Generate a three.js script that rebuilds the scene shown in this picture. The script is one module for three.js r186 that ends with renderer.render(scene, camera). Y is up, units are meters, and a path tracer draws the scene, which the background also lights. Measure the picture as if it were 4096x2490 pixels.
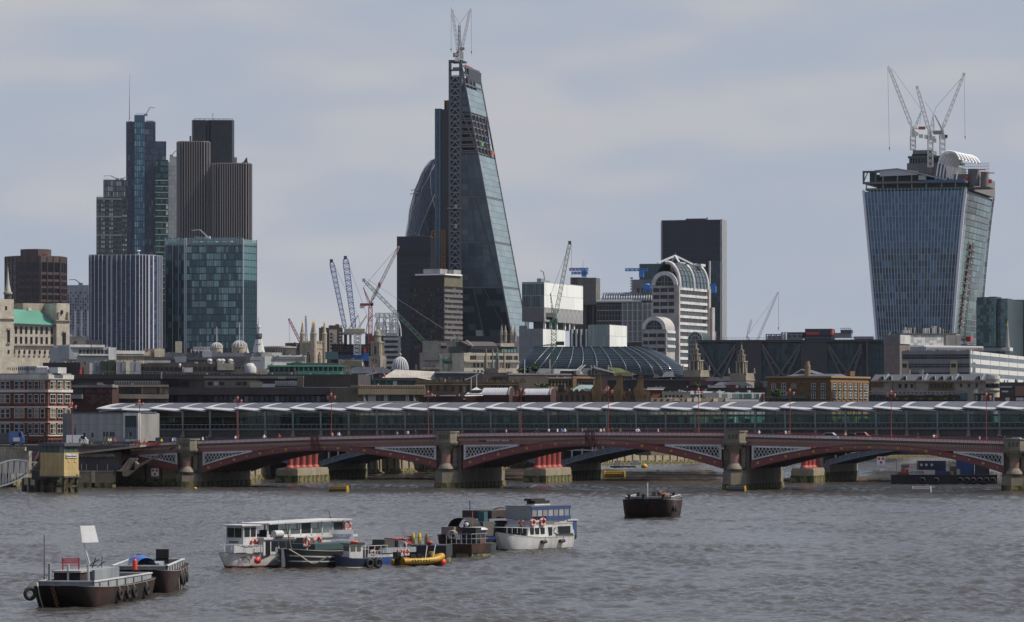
import*as THREE from 'three';
import{mergeGeometries}from 'three/addons/utils/BufferGeometryUtils.js';
import{MarchingCubes}from 'three/addons/objects/MarchingCubes.js';
import{FontLoader}from 'three/addons/loaders/FontLoader.js';
import{TextGeometry}from 'three/addons/geometries/TextGeometry.js';
// ---------- camera: long lens on a bridge, 14.5 m above the river, verticals kept upright by a lens shift
const F=16100,HZ=1676,EYE=14.5;
const scene=new THREE.Scene();
const camera=new THREE.PerspectiveCamera(2*Math.atan(1245 / F)*180 / Math.PI,4096 / 2490,1,30000);
camera.position.set(0,EYE,0);
camera.setViewOffset(4096,2490,0,-431,4096,2490);
const renderer=new THREE.WebGLRenderer();
renderer.toneMapping=THREE.LinearToneMapping;
renderer.toneMappingExposure=1;
renderer.shadowMap.enabled=true;
// ---------- seeded noise
function rng(seed){let a=seed>>>0;return()=>{a=(a + 0x6D2B79F5)|0;let t=Math.imul(a ^(a>>>15),1|a);t=(t + Math.imul(t ^(t>>>7),61|t))^ t;return((t ^(t>>>14))>>>0)/ 4294967296;};}
const R=rng(7);
const hash=(i,j,s)=>{let h=(i*374761393 + j*668265263 + s*974634777)|0;h=Math.imul(h ^(h>>>13),1274126177);return((h ^(h>>>16))>>>0)/ 4294967296;};
function vnoise(x,y,s=0,px=0,py=0){
const i=Math.floor(x),j=Math.floor(y),u=x - i,v=y - j,a=u*u*(3 - 2*u),b=v*v*(3 - 2*v);
const w=(k,p)=>p?((k % p)+ p)% p:k;
const h=(m,n)=>hash(w(m,px),w(n,py),s);
return(h(i,j)*(1 - a)+ h(i + 1,j)*a)*(1 - b)+(h(i,j + 1)*(1 - a)+ h(i + 1,j + 1)*a)*b;
}
function fbm(x,y,o=4,s=0,px=0,py=0){let f=0,a=0.5,t=0;for(let k=0;k<o;k++){f +=a*vnoise(x,y,s + k,px,py);t +=a;x*=2;y*=2;px*=2;py*=2;a*=0.5;}return f / t;}
const clamp=(x,a=0,b=1)=>Math.min(b,Math.max(a,x)),mix=(a,b,t)=>a +(b - a)*t,smooth=(a,b,x)=>{const t=clamp((x - a)/(b - a));return t*t*(3 - 2*t);};
// ---------- sky: thin high cirrus over pale blue grey, and a high sun to the right
const SUN=new THREE.Vector3(0.585,0.80,0.05).normalize();
{
const w=2048,h=1024,d=new Float32Array(w*h*4);
for(let j=0;j<h;j++)for(let i=0;i<w;i++){
const el=((j + 0.5)/ h - 0.5)*Math.PI,az=((i + 0.5)/ w)*2*Math.PI;
const e=el*180 / Math.PI,a=az*180 / Math.PI;
const q=Math.pow(clamp((e - 6)/ 60),0.7);let c=[mix(0.40,0.09,q),mix(0.45,0.165,q),mix(0.54,0.38,q)];
const n1=fbm(a / 4.5,e*1.15 + 0.35*Math.sin(a / 6),5,3,80,0),n2=fbm(a / 2,e*2.8,4,11,180,0);
const st=smooth(0.42,0.70,n1)*0.75 +(n2 - 0.5)*0.8;
const veil=clamp(st)*(e>0?1:0);
const cl=[0.57,0.55,0.545];
for(let k=0;k<3;k++)c[k]=mix(c[k],cl[k],veil*(0.8 - 0.55*q));
const dir=[Math.cos(el)*Math.cos(az - Math.PI),Math.sin(el),Math.cos(el)*Math.sin(az - Math.PI)];
const cs=dir[0]*SUN.x + dir[1]*SUN.y + dir[2]*SUN.z;
const g=Math.pow(clamp(cs),12)*0.5 + Math.pow(clamp(cs),90)*1.0;
for(let k=0;k<3;k++)c[k]+=g*[1,0.97,0.92][k];
if(e<0)c=[0.17,0.18,0.20];
d.set([c[0],c[1],c[2],1],(j*w + i)*4);
}
const t=new THREE.DataTexture(d,w,h,THREE.RGBAFormat,THREE.FloatType);
t.mapping=THREE.EquirectangularReflectionMapping;t.magFilter=t.minFilter=THREE.LinearFilter;t.wrapS=THREE.RepeatWrapping;t.needsUpdate=true;
scene.background=t;scene.environment=t;
}
const sun=new THREE.DirectionalLight(new THREE.Color(1,0.94,0.85),4.8);
sun.position.copy(SUN).multiplyScalar(3000).add(new THREE.Vector3(0,0,-1400));sun.target.position.set(0,0,-1400);
sun.castShadow=true;sun.shadow.mapSize.set(4096,4096);sun.shadow.radius=2;
Object.assign(sun.shadow.camera,{left:-1400,right:1400,top:1400,bottom:-1400,near:1,far:7000});
scene.add(sun,sun.target);
scene.fog=new THREE.FogExp2(new THREE.Color(0.80,0.88,1.0),0.000011);
// ---------- textures: what the surfaces are made of
function tex(n,fn,colour=true,rep=1){
const d=new Uint8Array(n*n*4);
for(let j=0;j<n;j++)for(let i=0;i<n;i++){const c=fn(i / n,j / n);const v=Array.isArray(c)?c:[c,c,c];for(let k=0;k<3;k++)d[(j*n + i)*4 + k]=clamp(v[k])*255;d[(j*n + i)*4 + 3]=255;}
const t=new THREE.DataTexture(d,n,n);t.wrapS=t.wrapT=THREE.RepeatWrapping;t.magFilter=THREE.LinearFilter;t.minFilter=THREE.LinearMipmapLinearFilter;t.generateMipmaps=true;
if(colour)t.colorSpace=THREE.SRGBColorSpace;t.repeat.set(rep,rep);t.needsUpdate=true;return t;
}
const T={
grime:tex(512,(u,v)=>{const a=fbm(u*8,v*8,5,1,8,8),s=fbm(u*60,v*3,3,5,60,3),f=vnoise(u*128,v*128,9,128,128);return 0.70 + 0.30*clamp(a*0.9 + s*0.45 + f*0.12 - 0.25);},true,1 / 24),
stone:tex(512,(u,v)=>{const a=fbm(u*6,v*6,5,21,6,6),f=vnoise(u*100,v*100,3,100,100),r=Math.floor(v*32),b=hash(r,Math.floor(u*16 +(r % 2)*0.5),4),s=fbm(u*40,v*2,3,8,40,2);const k=0.66 + 0.20*a + 0.08*b + 0.06*f + 0.10*(s - 0.5);return[k,k*0.985,k*0.95];},true,1 / 14),
brick:tex(512,(u,v)=>{const r=Math.floor(v*64),c=Math.floor(u*24 +(r % 2)*0.5),b=hash(r,c,6),a=fbm(u*6,v*6,4,31,6,6),m=(v*64)% 1<0.14?0.12:0;const k=0.58 + 0.24*b + 0.22*(a - 0.4)+ m;return[k,k*(0.93 + 0.07*b),k*0.92];},true,1 / 5.2),
rust:tex(512,(u,v)=>{const a=fbm(u*7,v*7,5,41,7,7),s=fbm(u*50,v*2,4,44,50,2),f=fbm(u*40,v*40,3,46,40,40);const t=smooth(0.45,0.7,a*0.55 + s*0.5),k=0.55 + 0.4*f;return[mix(0.50,1.0,t)*k,mix(0.46,0.68,t)*k,mix(0.46,0.48,t)*k];},true,1 / 7),
weed:tex(512,(u,v)=>{const a=fbm(u*8,v*8,5,51,8,8),f=fbm(u*50,v*50,3,53,50,50),t=smooth(0.42,0.6,a);const k=0.6 + 0.4*f;return[mix(1,0.42,t)*k,mix(0.93,0.55,t)*k,mix(0.8,0.22,t)*k];},true,1 / 6),
metal:tex(512,(u,v)=>{const a=fbm(u*5,v*5,4,61,5,5),s=fbm(u*70,v*4,3,65,70,4);return 0.82 + 0.14*a + 0.10*(s - 0.5);},true,1 / 16),
ripple:tex(512,(u,v)=>fbm(u*24,v*24,4,71,24,24),false,1 / 6),
};
// ---------- materials
const mats=new Map();
function M(c,rough=0.8,o={}){
const key=JSON.stringify([c,rough,o.map?o.map.id:0,{...o,map:0,bumpMap:0,normalMap:0}]);
if(mats.has(key))return mats.get(key);
const{ior,transmission,thickness,clearcoat,sheen,...q}=o,phys=ior||transmission||clearcoat;
const m=phys?new THREE.MeshPhysicalMaterial():new THREE.MeshStandardMaterial();
m.color.setRGB(...c);m.roughness=rough;
if(ior)m.ior=ior;if(transmission)m.transmission=transmission;if(clearcoat){m.clearcoat=clearcoat;m.clearcoatRoughness=0.2;}if(thickness)m.thickness=thickness;
for(const k in q){if(k==='emissive')m.emissive.setRGB(...q.emissive);else m[k]=q[k];}
mats.set(key,m);return m;
}
const glass=(c,ior=1.5,r=0.07)=>M(c.map((v)=>v*1.25 + 0.002),r,{ior:Math.min(ior,1.55),specularIntensity:0.55});
// ---------- geometry helpers: plain non-indexed geometries with position and normal
function fin(g){if(g.index)g=g.toNonIndexed();for(const k of Object.keys(g.attributes))if(k !=='position'&&k !=='normal'&&k !=='color')g.deleteAttribute(k);if(!g.attributes.normal)g.computeVertexNormals();return g;}
function poly(faces){
const p=[];for(const f of faces)for(let k=1;k + 1<f.length;k++)p.push(...f[0],...f[k],...f[k + 1]);
const g=new THREE.BufferGeometry();g.setAttribute('position',new THREE.Float32BufferAttribute(p,3));g.computeVertexNormals();return g;
}
function hexa(a,b,c,d,e,f,g,h){return poly([[a,b,c,d],[f,e,h,g],[e,a,d,h],[b,f,g,c],[d,c,g,h],[e,f,b,a]]);}
function box(x0,x1,y0,y1,z0,z1){if(x1<x0)[x0,x1]=[x1,x0];if(y1<y0)[y0,y1]=[y1,y0];if(z1<z0)[z0,z1]=[z1,z0];return hexa([x0,y0,z1],[x1,y0,z1],[x1,y1,z1],[x0,y1,z1],[x0,y0,z0],[x1,y0,z0],[x1,y1,z0],[x0,y1,z0]);}
const V=(p)=>new THREE.Vector3(...p);
function cyl(p0,p1,r0,r1=r0,n=8){const a=V(p0),b=V(p1),g=new THREE.CylinderGeometry(r1,r0,a.distanceTo(b),n,1);g.translate(0,a.distanceTo(b)/ 2,0);const q=new THREE.Quaternion().setFromUnitVectors(new THREE.Vector3(0,1,0),b.clone().sub(a).normalize());g.applyQuaternion(q);g.translate(...p0);return fin(g);}
function bar(p0,p1,w,h=w){
const a=V(p0),b=V(p1),t=b.clone().sub(a).normalize();let s=new THREE.Vector3(0,1,0);if(Math.abs(t.y)>0.95)s.set(0,0,1);
const u=new THREE.Vector3().crossVectors(t,s).normalize(),v=new THREE.Vector3().crossVectors(u,t).normalize();
const P=(o,i,j)=>[o.x + u.x*i*w / 2 + v.x*j*h / 2,o.y + u.y*i*w / 2 + v.y*j*h / 2,o.z + u.z*i*w / 2 + v.z*j*h / 2];
return hexa(P(a,1,-1),P(a,-1,-1),P(a,-1,1),P(a,1,1),P(b,1,-1),P(b,-1,-1),P(b,-1,1),P(b,1,1));
}
function ext(pts,z0,z1){
const g=new THREE.ExtrudeGeometry(new THREE.Shape(pts.map((p)=>new THREE.Vector2(...p))),{depth:z1 - z0,bevelEnabled:false});g.translate(0,0,z0);return fin(g);
}
function prism(pts,y0,y1){
const g=new THREE.ExtrudeGeometry(new THREE.Shape(pts.map((p)=>new THREE.Vector2(p[0],-p[1]))),{depth:y1 - y0,bevelEnabled:false});g.rotateX(-Math.PI / 2);g.translate(0,y0,0);return fin(g);
}
function lathe(prof,n=16,x=0,z=0,flat=false){let g=new THREE.LatheGeometry(prof.map((p)=>new THREE.Vector2(Math.max(p[0],0.0001),p[1])),n);g.translate(x,0,z);g=fin(g);if(flat){g.deleteAttribute('normal');g.computeVertexNormals();}return g;}
function ball(x,y,z,r,n=12,sy=1){const g=new THREE.SphereGeometry(r,n,Math.max(6,n*0.7|0));g.scale(1,sy,1);g.translate(x,y,z);return fin(g);}
function tube(pts,r,n=6,seg=0){return fin(new THREE.TubeGeometry(new THREE.CatmullRomCurve3(pts.map(V)),seg||pts.length*4,r,n));}
function torus(x,y,z,Rr,r,rx=0,ry=0){const g=new THREE.TorusGeometry(Rr,r,8,20);g.rotateX(rx);g.rotateY(ry);g.translate(x,y,z);return fin(g);}
function grid(nu,nv,fn,closed=false){
const p=[],idx=[];for(let j=0;j<=nv;j++)for(let i=0;i<=nu;i++)p.push(...fn(i / nu,j / nv));
for(let j=0;j<nv;j++)for(let i=0;i<nu;i++){const a=j*(nu + 1)+ i,b=a + 1,c=a + nu + 1,d=c + 1;idx.push(a,b,d,a,d,c);}
const g=new THREE.BufferGeometry();g.setAttribute('position',new THREE.Float32BufferAttribute(p,3));g.setIndex(idx);g.computeVertexNormals();return fin(g);
}
function truss(p0,p1,w0,w1,n,t,style=0){
const a=V(p0),b=V(p1),d=b.clone().sub(a),L=d.length(),q=d.clone().normalize();let s=new THREE.Vector3(0,0,1);if(Math.abs(q.z)>0.9)s.set(1,0,0);
const u=new THREE.Vector3().crossVectors(q,s).normalize(),v=new THREE.Vector3().crossVectors(u,q).normalize(),out=[];
const w=(k)=>{const f=k / n,e=style===1?Math.min(1,f*n / 2,(1 - f)*n / 2 + 0.35):1;return mix(w0,w1,f)/ 2*e;};
const P=(k,i,j)=>a.clone().addScaledVector(d,k / n).addScaledVector(u,i*w(k)).addScaledVector(v,j*w(k)).toArray();
const C=[[1,1],[-1,1],[-1,-1],[1,-1]];
for(const[i,j]of C)for(let k=0;k<n;k++)out.push(bar(P(k,i,j),P(k + 1,i,j),t));
for(let k=0;k<n;k++)for(let m=0;m<4;m++){const A=C[m],B=C[(m + 1)% 4];out.push(k % 2?bar(P(k,...A),P(k + 1,...B),t*0.7):bar(P(k,...B),P(k + 1,...A),t*0.7));if(k % 2===0)out.push(bar(P(k,...A),P(k,...B),t*0.7));}
return mergeGeometries(out);
}
function boxUV(g){
const p=g.attributes.position,n=g.attributes.normal,uv=new Float32Array(p.count*2);
for(let i=0;i<p.count;i +=3){
let nx=0,ny=0,nz=0;for(let k=0;k<3;k++){nx +=n.getX(i + k);ny +=n.getY(i + k);nz +=n.getZ(i + k);}
nx=Math.abs(nx);ny=Math.abs(ny);nz=Math.abs(nz);
for(let k=0;k<3;k++){const q=i + k;const u=nx>nz&&nx>=ny?p.getZ(q):p.getX(q),v=ny>nx&&ny>nz?p.getZ(q):p.getY(q);uv[q*2]=u;uv[q*2 + 1]=v;}
}
g.setAttribute('uv',new THREE.BufferAttribute(uv,2));return g;
}
// ---------- things and parts
const names=new Map();
function numbered(n){const k=names.get(n)||0;names.set(n,k + 1);return k?n + '_' + String(k).padStart(3,'0'):n;}
function join(gs){return Array.isArray(gs)?(gs.length>1?mergeGeometries(gs):gs[0]):gs;}
function mesh(name,gs,mat){const g=join(gs);if(mat.map||mat.bumpMap){if(!g.attributes.uv)boxUV(g);}const m=new THREE.Mesh(g,mat);m.name=name;m.castShadow=m.receiveShadow=true;return m;}
function part(parent,name,gs,mat,label){const m=mesh(name,gs,mat);parent.add(m);if(label)m.userData.label=label;return m;}
function stuff(parent,name,gs,mat){const m=part(parent,name,gs,mat);m.userData.kind='stuff';return m;}
function tag(o,label,category,group){o.userData.label=label;o.userData.category=category;if(group)o.userData.group=group;return o;}
function thing(name,label,category,group,pos=[0,0,0],ry=0){const g=new THREE.Group();g.name=numbered(name);g.position.set(...pos);g.rotation.y=ry;tag(g,label,category,group);scene.add(g);return g;}
function structure(name,gs,mat){const m=mesh(numbered(name),gs,mat);m.userData.kind='structure';scene.add(m);return m;}
class FR{
constructor(px,d,deg=0){this.d=d;this.a=deg*Math.PI / 180;this.X=(px - 2048)/ F*d;this.c=Math.cos(this.a);this.s=Math.sin(this.a);}
x(px,lz=0){const k=(px - 2048)/ F,X=this.X - lz*this.s,D=this.d - lz*this.c;return(k*D - X)/(this.c + k*this.s);}
z(px){const k=(px - 2048)/ F;return -(k*this.d - this.X)/(this.s - k*this.c);}
y(py,lx=0,lz=0){return EYE +(HZ - py)/ F*(this.d - lx*this.s - lz*this.c);}
m(px){return px / F*this.d;}
world(lx,y,lz){return[this.X + lx*this.c - lz*this.s,y,-this.d + lx*this.s + lz*this.c];}
thing(name,label,category,group){return thing(name,label,category,group,[this.X,0,-this.d],-this.a);}
}
const GROUND=5.5;
const shared=new Map();
function paneGeo(w,h,t){const k=[w,h,t].map((v)=>v.toFixed(2)).join();if(!shared.has(k)){const g=boxUV(box(-w / 2,w / 2,-h / 2,h / 2,-t / 2,t / 2));shared.set(k,g);}return shared.get(k);}
function panes(parent,name,list,ms,most=300){
const rest=[];
list.forEach((p,i)=>{
const[x,y,z,w,h,ry=0,mi=0,t=0.12]=p;
if(i>=most){rest.push(p);return;}
const m=new THREE.Mesh(paneGeo(w,h,t),ms[mi % ms.length]);m.name=name;m.position.set(x,y,z);m.rotation.y=ry;m.castShadow=m.receiveShadow=true;parent.add(m);
});
if(rest.length){
const m0=ms[0].clone();m0.color.setRGB(1,1,1);
const im=new THREE.InstancedMesh(paneGeo(1,1,1),m0,rest.length),o=new THREE.Object3D();
rest.forEach(([x,y,z,w,h,ry=0,mi=0,t=0.12],i)=>{o.position.set(x,y,z);o.rotation.set(0,ry,0);o.scale.set(w,h,t);o.updateMatrix();im.setMatrixAt(i,o.matrix);im.setColorAt(i,ms[mi % ms.length].color);});
im.name=name + '_field';im.userData.kind='stuff';parent.add(im);
}
}
const interp=(tab,x)=>{if(x<=tab[0][0])return tab[0][1];for(let i=1;i<tab.length;i++)if(x<=tab[i][0]){const[a,b]=[tab[i - 1],tab[i]];return mix(a[1],b[1],(x - a[0])/(b[0]- a[0]));}return tab[tab.length - 1][1];};
const range=(n)=>[...Array(n).keys()];
const fonts={bold:await new FontLoader().loadAsync('fonts/droid/droid_sans_bold.typeface.json'),reg:await new FontLoader().loadAsync('fonts/droid/droid_sans_regular.typeface.json')};
function text(str,size,depth=0.02,font='bold',w=0){const g=new TextGeometry(str,{font:fonts[font],size,depth,curveSegments:3,bevelEnabled:false});g.computeBoundingBox();const b=g.boundingBox;g.translate(-(b.min.x + b.max.x)/ 2,-(b.min.y + b.max.y)/ 2,0);if(w)g.scale(w /(b.max.x - b.min.x),1,1);return fin(g);}
function moved(g,x,y,z,ry=0,rx=0,rz=0){g=g.clone();if(rz)g.rotateZ(rz);if(rx)g.rotateX(rx);if(ry)g.rotateY(ry);g.translate(x,y,z);return g;}
// ================= the river and its north bank
{
const mk=(n,a,b,slope,spread,seed)=>range(n).map((i)=>{const r=rng(seed + i),L=a*Math.pow(b / a,(i + r()*0.5)/ n),th=(r()- 0.5)*spread + 0.15,A=slope*L / 6.283*(0.6 + 0.8*r());return[Math.sin(th)*6.283 / L,Math.cos(th)*6.283 / L,r()*6.283,A];});
const short=mk(20,0.95,2.6,0.06,2.6,100),long=mk(10,2.8,8,0.026,1.8,300),sum=(w,x,z)=>{let h=0;for(let i=0;i<w.length;i++)h +=w[i][3]*Math.sin(w[i][0]*x + w[i][1]*z + w[i][2]);return h;};
const wave=(x,z)=>{const p=fbm(x / 9 + 3,z / 24,3,81),q=fbm(x / 26 + 9,z / 70,3,84);return sum(short,x,z)*(0.55 + 1.1*smooth(0.3,0.75,p))+ sum(long,x,z)*(0.35 + 1.5*smooth(0.25,0.75,q));};
const ds=[];for(let d=190;d<1750;d +=0.42*Math.pow(d / 300,1.28))ds.push(d);
const nu=560,p=[],idx=[],nv=ds.length - 1;
ds.forEach((d)=>{for(let i=0;i<=nu;i++){const x=(i / nu - 0.5)*0.35*d;p.push(x,wave(x,-d),-d);}});
for(let j=0;j<nv;j++)for(let i=0;i<nu;i++){const a=j*(nu + 1)+ i,b=a + nu + 1;idx.push(a,a + 1,b + 1,a,b + 1,b);}
const n=p.length / 3;p.push(-4000,-0.7,1500,4000,-0.7,1500,4000,-0.7,-3000,-4000,-0.7,-3000);idx.push(n,n + 1,n + 2,n,n + 2,n + 3);
const g=new THREE.BufferGeometry();g.setAttribute('position',new THREE.Float32BufferAttribute(p,3));g.setIndex(idx);g.computeVertexNormals();
const uv=new Float32Array(p.length / 3*2);for(let i=0;i<p.length / 3;i++){uv[i*2]=p[i*3];uv[i*2 + 1]=p[i*3 + 2];}g.setAttribute('uv',new THREE.BufferAttribute(uv,2));
const m=new THREE.MeshPhysicalMaterial({roughness:0.12,ior:1.33,bumpMap:T.ripple,bumpScale:0.07});m.color.setRGB(0.060,0.054,0.046);
const w=new THREE.Mesh(g,m);w.name='river';w.userData.kind='structure';w.receiveShadow=true;scene.add(w);
}
const BANK=[[-190,200],[-140,740],[-112,838],[-72,905],[-36,1062],[32,1270],[62,1330],[147,1525],[240,1720],[500,2000]];
const bankTop=4.4;
const stoneM=M([0.36,0.31,0.23],0.9,{map:T.stone}),weedM=M([0.26,0.24,0.13],0.9,{map:T.weed}),greyStone=M([0.27,0.25,0.21],0.9,{map:T.stone}),darkStone=M([0.13,0.12,0.10],0.9,{map:T.stone});
{
structure('ground',prism([...BANK.map(([x,d])=>[x - 0.6,-d - 0.6]),[12000,-2600],[12000,-14000],[-12000,-14000],[-12000,0],[-400,200]],-2,bankTop),M([0.16,0.155,0.15],0.9,{map:T.grime}));
const wall=thing('embankment_wall','weathered stone river wall of the far bank, green with weed at its foot','river wall');
const body=[],foot=[],cope=[],butt=[];
for(let i=0;i + 1<BANK.length;i++){
const[x0,d0]=BANK[i],[x1,d1]=BANK[i + 1],L=Math.hypot(x1 - x0,d1 - d0),tx=(x1 - x0)/ L,td=(d1 - d0)/ L,nx=td,nd=-tx;
const P=(s,o,y)=>[x0 + tx*s + nx*o,y,-(d0 + td*s + nd*o)];
const blk=(a,b,o0,o1,y0,y1,tp=0)=>hexa(P(a,o1 + tp,y0),P(b,o1 + tp,y0),P(b,o1,y1),P(a,o1,y1),P(a,o0,y0),P(b,o0,y0),P(b,o0,y1),P(a,o0,y1));
body.push(blk(0,L,-1,0,1.1,bankTop + 0.7,0.25));foot.push(blk(0,L,-1,0.5,-2,1.1,0.2),blk(0,L,-1,1.1,-2,0.45,0.1));cope.push(blk(0,L,-0.9,0.15,bankTop + 0.7,bankTop + 1.0));
if(d0>760&&d0<1600)for(let s=2;s<L;s +=5.8)butt.push(blk(s,s + 1.0,-0.5,0.55,0.4,bankTop + 0.75,0.1));
}
part(wall,'wall_face',body,stoneM);part(wall,'weedy_foot',foot,weedM);part(wall,'coping',cope,greyStone);
butt.forEach((b)=>part(wall,'buttress',b,stoneM));
}
// ================= the road bridge
const RB=new FR(2366,830,16);
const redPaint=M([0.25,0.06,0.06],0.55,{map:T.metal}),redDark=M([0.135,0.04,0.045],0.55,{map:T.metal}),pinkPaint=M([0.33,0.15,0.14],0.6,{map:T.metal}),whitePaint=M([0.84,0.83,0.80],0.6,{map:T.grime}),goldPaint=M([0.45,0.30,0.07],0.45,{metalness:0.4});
const darkSteel=M([0.035,0.035,0.04],0.6),granite=M([0.36,0.185,0.14],0.25,{map:T.grime}),bridgeStone=M([0.29,0.255,0.205],0.9,{map:T.stone});
const asphalt=M([0.055,0.055,0.055],0.9,{map:T.grime}),paving=M([0.24,0.23,0.21],0.9,{map:T.grime});
const DECKW=32;
const deckTab=[[-60,1800],[300,1786],[712,1765],[805,1762],[1245,1746],[1735,1736],[1850,1732],[2366,1727.5],[2890,1730],[3004,1734],[3500,1746],[4020,1762],[4400,1778]].map(([px,py])=>{const s=RB.x(px);return[s,RB.y(py,s)];});
const railTop=(s)=>interp(deckTab,s),deckY=(s)=>railTop(s)- 0.95;
const bridge=RB.thing('road_bridge','long maroon iron arch bridge with white lattice spandrels on stone piers','bridge');
const PIERS=[[752,1],[1790,1],[2943,1],[4062,1]].map(([px])=>RB.x(px));
{
const arch=(pxa,ya,ta,pxc,yc,tc,pxb,yb,tb)=>{
const a=RB.x(pxa),c=RB.x(pxc),b=RB.x(pxb),A=RB.y(ya,a),C=RB.y(yc,c),B=RB.y(yb,b),tA=RB.y(ta,a),tC=RB.y(tc,c),tB=RB.y(tb,b);
const f=(s,e0,k,e1)=>{const t=s<c?(c - s)/(c - a):(s - c)/(b - c);return mix(k,s<c?e0:e1,Math.pow(t,1.9));};
return{a,b,c,lo:(s)=>f(s,A,C,B),hi:(s)=>f(s,tA,tC,tB)};
};
const arches=[arch(-150,1905,1876,290,1830,1803,712,1888,1861),arch(806,1895,1866,1272,1804,1781,1748,1875,1842),arch(1851,1878,1843,2366,1785,1757,2890,1876,1842),arch(3004,1878,1844,3494,1802,1779,4020,1896,1866),arch(4120,1896,1866,4560,1820,1795,5000,1910,1880)];
const strip=(a,b,n,lo,hi,z0,z1)=>{const o=[];for(let i=0;i<n;i++){const s=mix(a,b,i / n),e=mix(a,b,(i + 1)/ n);o.push(hexa([s,lo(s),z1],[e,lo(e),z1],[e,hi(e),z1],[s,hi(s),z1],[s,lo(s),z0],[e,lo(e),z0],[e,hi(e),z0],[s,hi(s),z0]));}return o;};
arches.forEach((A,k)=>{
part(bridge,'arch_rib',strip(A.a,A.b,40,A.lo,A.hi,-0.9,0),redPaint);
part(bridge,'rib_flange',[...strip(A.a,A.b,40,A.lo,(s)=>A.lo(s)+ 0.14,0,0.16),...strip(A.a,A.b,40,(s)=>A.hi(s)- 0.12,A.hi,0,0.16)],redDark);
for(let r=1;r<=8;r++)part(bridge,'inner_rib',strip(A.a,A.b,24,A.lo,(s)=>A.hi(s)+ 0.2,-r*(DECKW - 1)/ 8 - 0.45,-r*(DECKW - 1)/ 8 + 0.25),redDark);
if(k&&k<4)for(let i=0;i<18;i++){const s=mix(A.a,A.b,(i + 0.5)/ 18),y=(A.lo(s)+ A.hi(s))/ 2;const g=cyl([s,y,0.02],[s,y,0.2],i % 2?0.24:0.36,i % 2?0.16:0.2,10);part(bridge,'gilt_boss',g,goldPaint);}
const topLine=(s)=>railTop(s)- 2.55;
for(const side of[-1,1]){
if((k===0&&side<0)||(k===4))continue;
const e=side<0?A.a + 0.2:A.b - 0.2;let m=A.c;for(let q=0;q<400;q++){const s=mix(A.c,e,q / 400);if(topLine(s)- A.hi(s)>0.35){m=s;break;}}
const sp=part(bridge,'spandrel_frame',[...strip(Math.min(e,m),Math.max(e,m),24,(s)=>A.hi(s),(s)=>Math.min(A.hi(s)+ 0.32,topLine(s)),-0.35,0.04),...strip(Math.min(e,m),Math.max(e,m),24,(s)=>Math.max(A.hi(s)+ 0.3,topLine(s)- 0.34),topLine,-0.35,0.05),box(Math.min(e,e - side*0.45),Math.max(e,e - side*0.45),A.hi(e)+ 0.2,topLine(e),-0.35,0.07)],whitePaint);
const dx=0.74,dy=1.22,lo=(s)=>A.hi(s)+ 0.25,hi=(s)=>topLine(s)- 0.25,x0=Math.min(e,m),x1=Math.max(e,m),sl=dy / dx;
for(const dir of[-1,1])for(let q=-30;q<70;q++){
const s0=x0 + q*dx;let pts=null;
const base=lo(side<0?x0:x1)- 0.3;let first=null,last=null;
for(let i=0;i<=60;i++){const y=base +(i / 60)*7,s=s0 + dir*(y - base)/ sl;if(s>=x0&&s<=x1&&y>=lo(s)&&y<=hi(s)){if(!first)first=[s,y];last=[s,y];}}
if(first&&last[1]- first[1]>0.25)part(sp,'lattice_bar',bar([...first,-0.12 - dir*0.06],[...last,-0.12 - dir*0.06],0.3,0.1),whitePaint);
}
}
const a=k?PIERS[k - 1]+ 1.9:RB.x(520),b=k<4?PIERS[k]- 2.1:RB.x(4500);
part(bridge,'fascia',strip(a,b,16,(s)=>railTop(s)- 2.55,(s)=>railTop(s)- 1.72,-0.5,0.02),pinkPaint);
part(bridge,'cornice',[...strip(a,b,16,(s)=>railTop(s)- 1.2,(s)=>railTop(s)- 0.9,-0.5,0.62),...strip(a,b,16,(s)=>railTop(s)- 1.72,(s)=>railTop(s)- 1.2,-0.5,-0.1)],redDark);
const cb=[];for(let s=a + 0.2;s<b;s +=0.42){const y=railTop(s)- 1.2;cb.push(hexa([s,y - 0.5,0.06],[s + 0.2,y - 0.5,0.06],[s + 0.2,y,0.56],[s,y,0.56],[s,y - 0.52,-0.12],[s + 0.2,y - 0.52,-0.12],[s + 0.2,y,-0.12],[s,y,-0.12]));}
stuff(bridge,'corbels',cb,M([0.72,0.64,0.54],0.7));
const par=part(bridge,'parapet',[...strip(a,b,16,(s)=>railTop(s)- 0.16,railTop,-0.02,0.34),...strip(a,b,16,(s)=>railTop(s)- 0.9,(s)=>railTop(s)- 0.74,-0.02,0.36)],redPaint);
const bl=[];for(let s=a + 0.1;s<b;s +=0.27)bl.push(bar([s,railTop(s)- 0.76,0.16],[s,railTop(s)- 0.14,0.16],0.12,0.12));stuff(par,'balusters',bl,M([0.82,0.79,0.77],0.6));
const zf=-DECKW;part(bridge,'far_parapet',[...strip(a,b,16,(s)=>railTop(s)- 0.16,(s)=>railTop(s)+ 0.02,zf - 0.2,zf + 0.1),...strip(a,b,16,(s)=>railTop(s)- 1.0,(s)=>railTop(s)- 0.25,zf - 0.12,zf - 0.02)],redPaint);
});
const ends=[RB.x(-100),RB.x(4500)];
part(bridge,'road_deck',strip(...ends,40,(s)=>deckY(s)- 0.55,(s)=>deckY(s)- 0.14,-DECKW + 0.2,-0.55),asphalt);
part(bridge,'pavement',strip(...ends,40,(s)=>deckY(s)- 0.3,deckY,-4.2,-0.55),paving);part(bridge,'pavement',strip(...ends,40,(s)=>deckY(s)- 0.3,deckY,-DECKW + 0.3,-DECKW + 4),paving);
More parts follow.
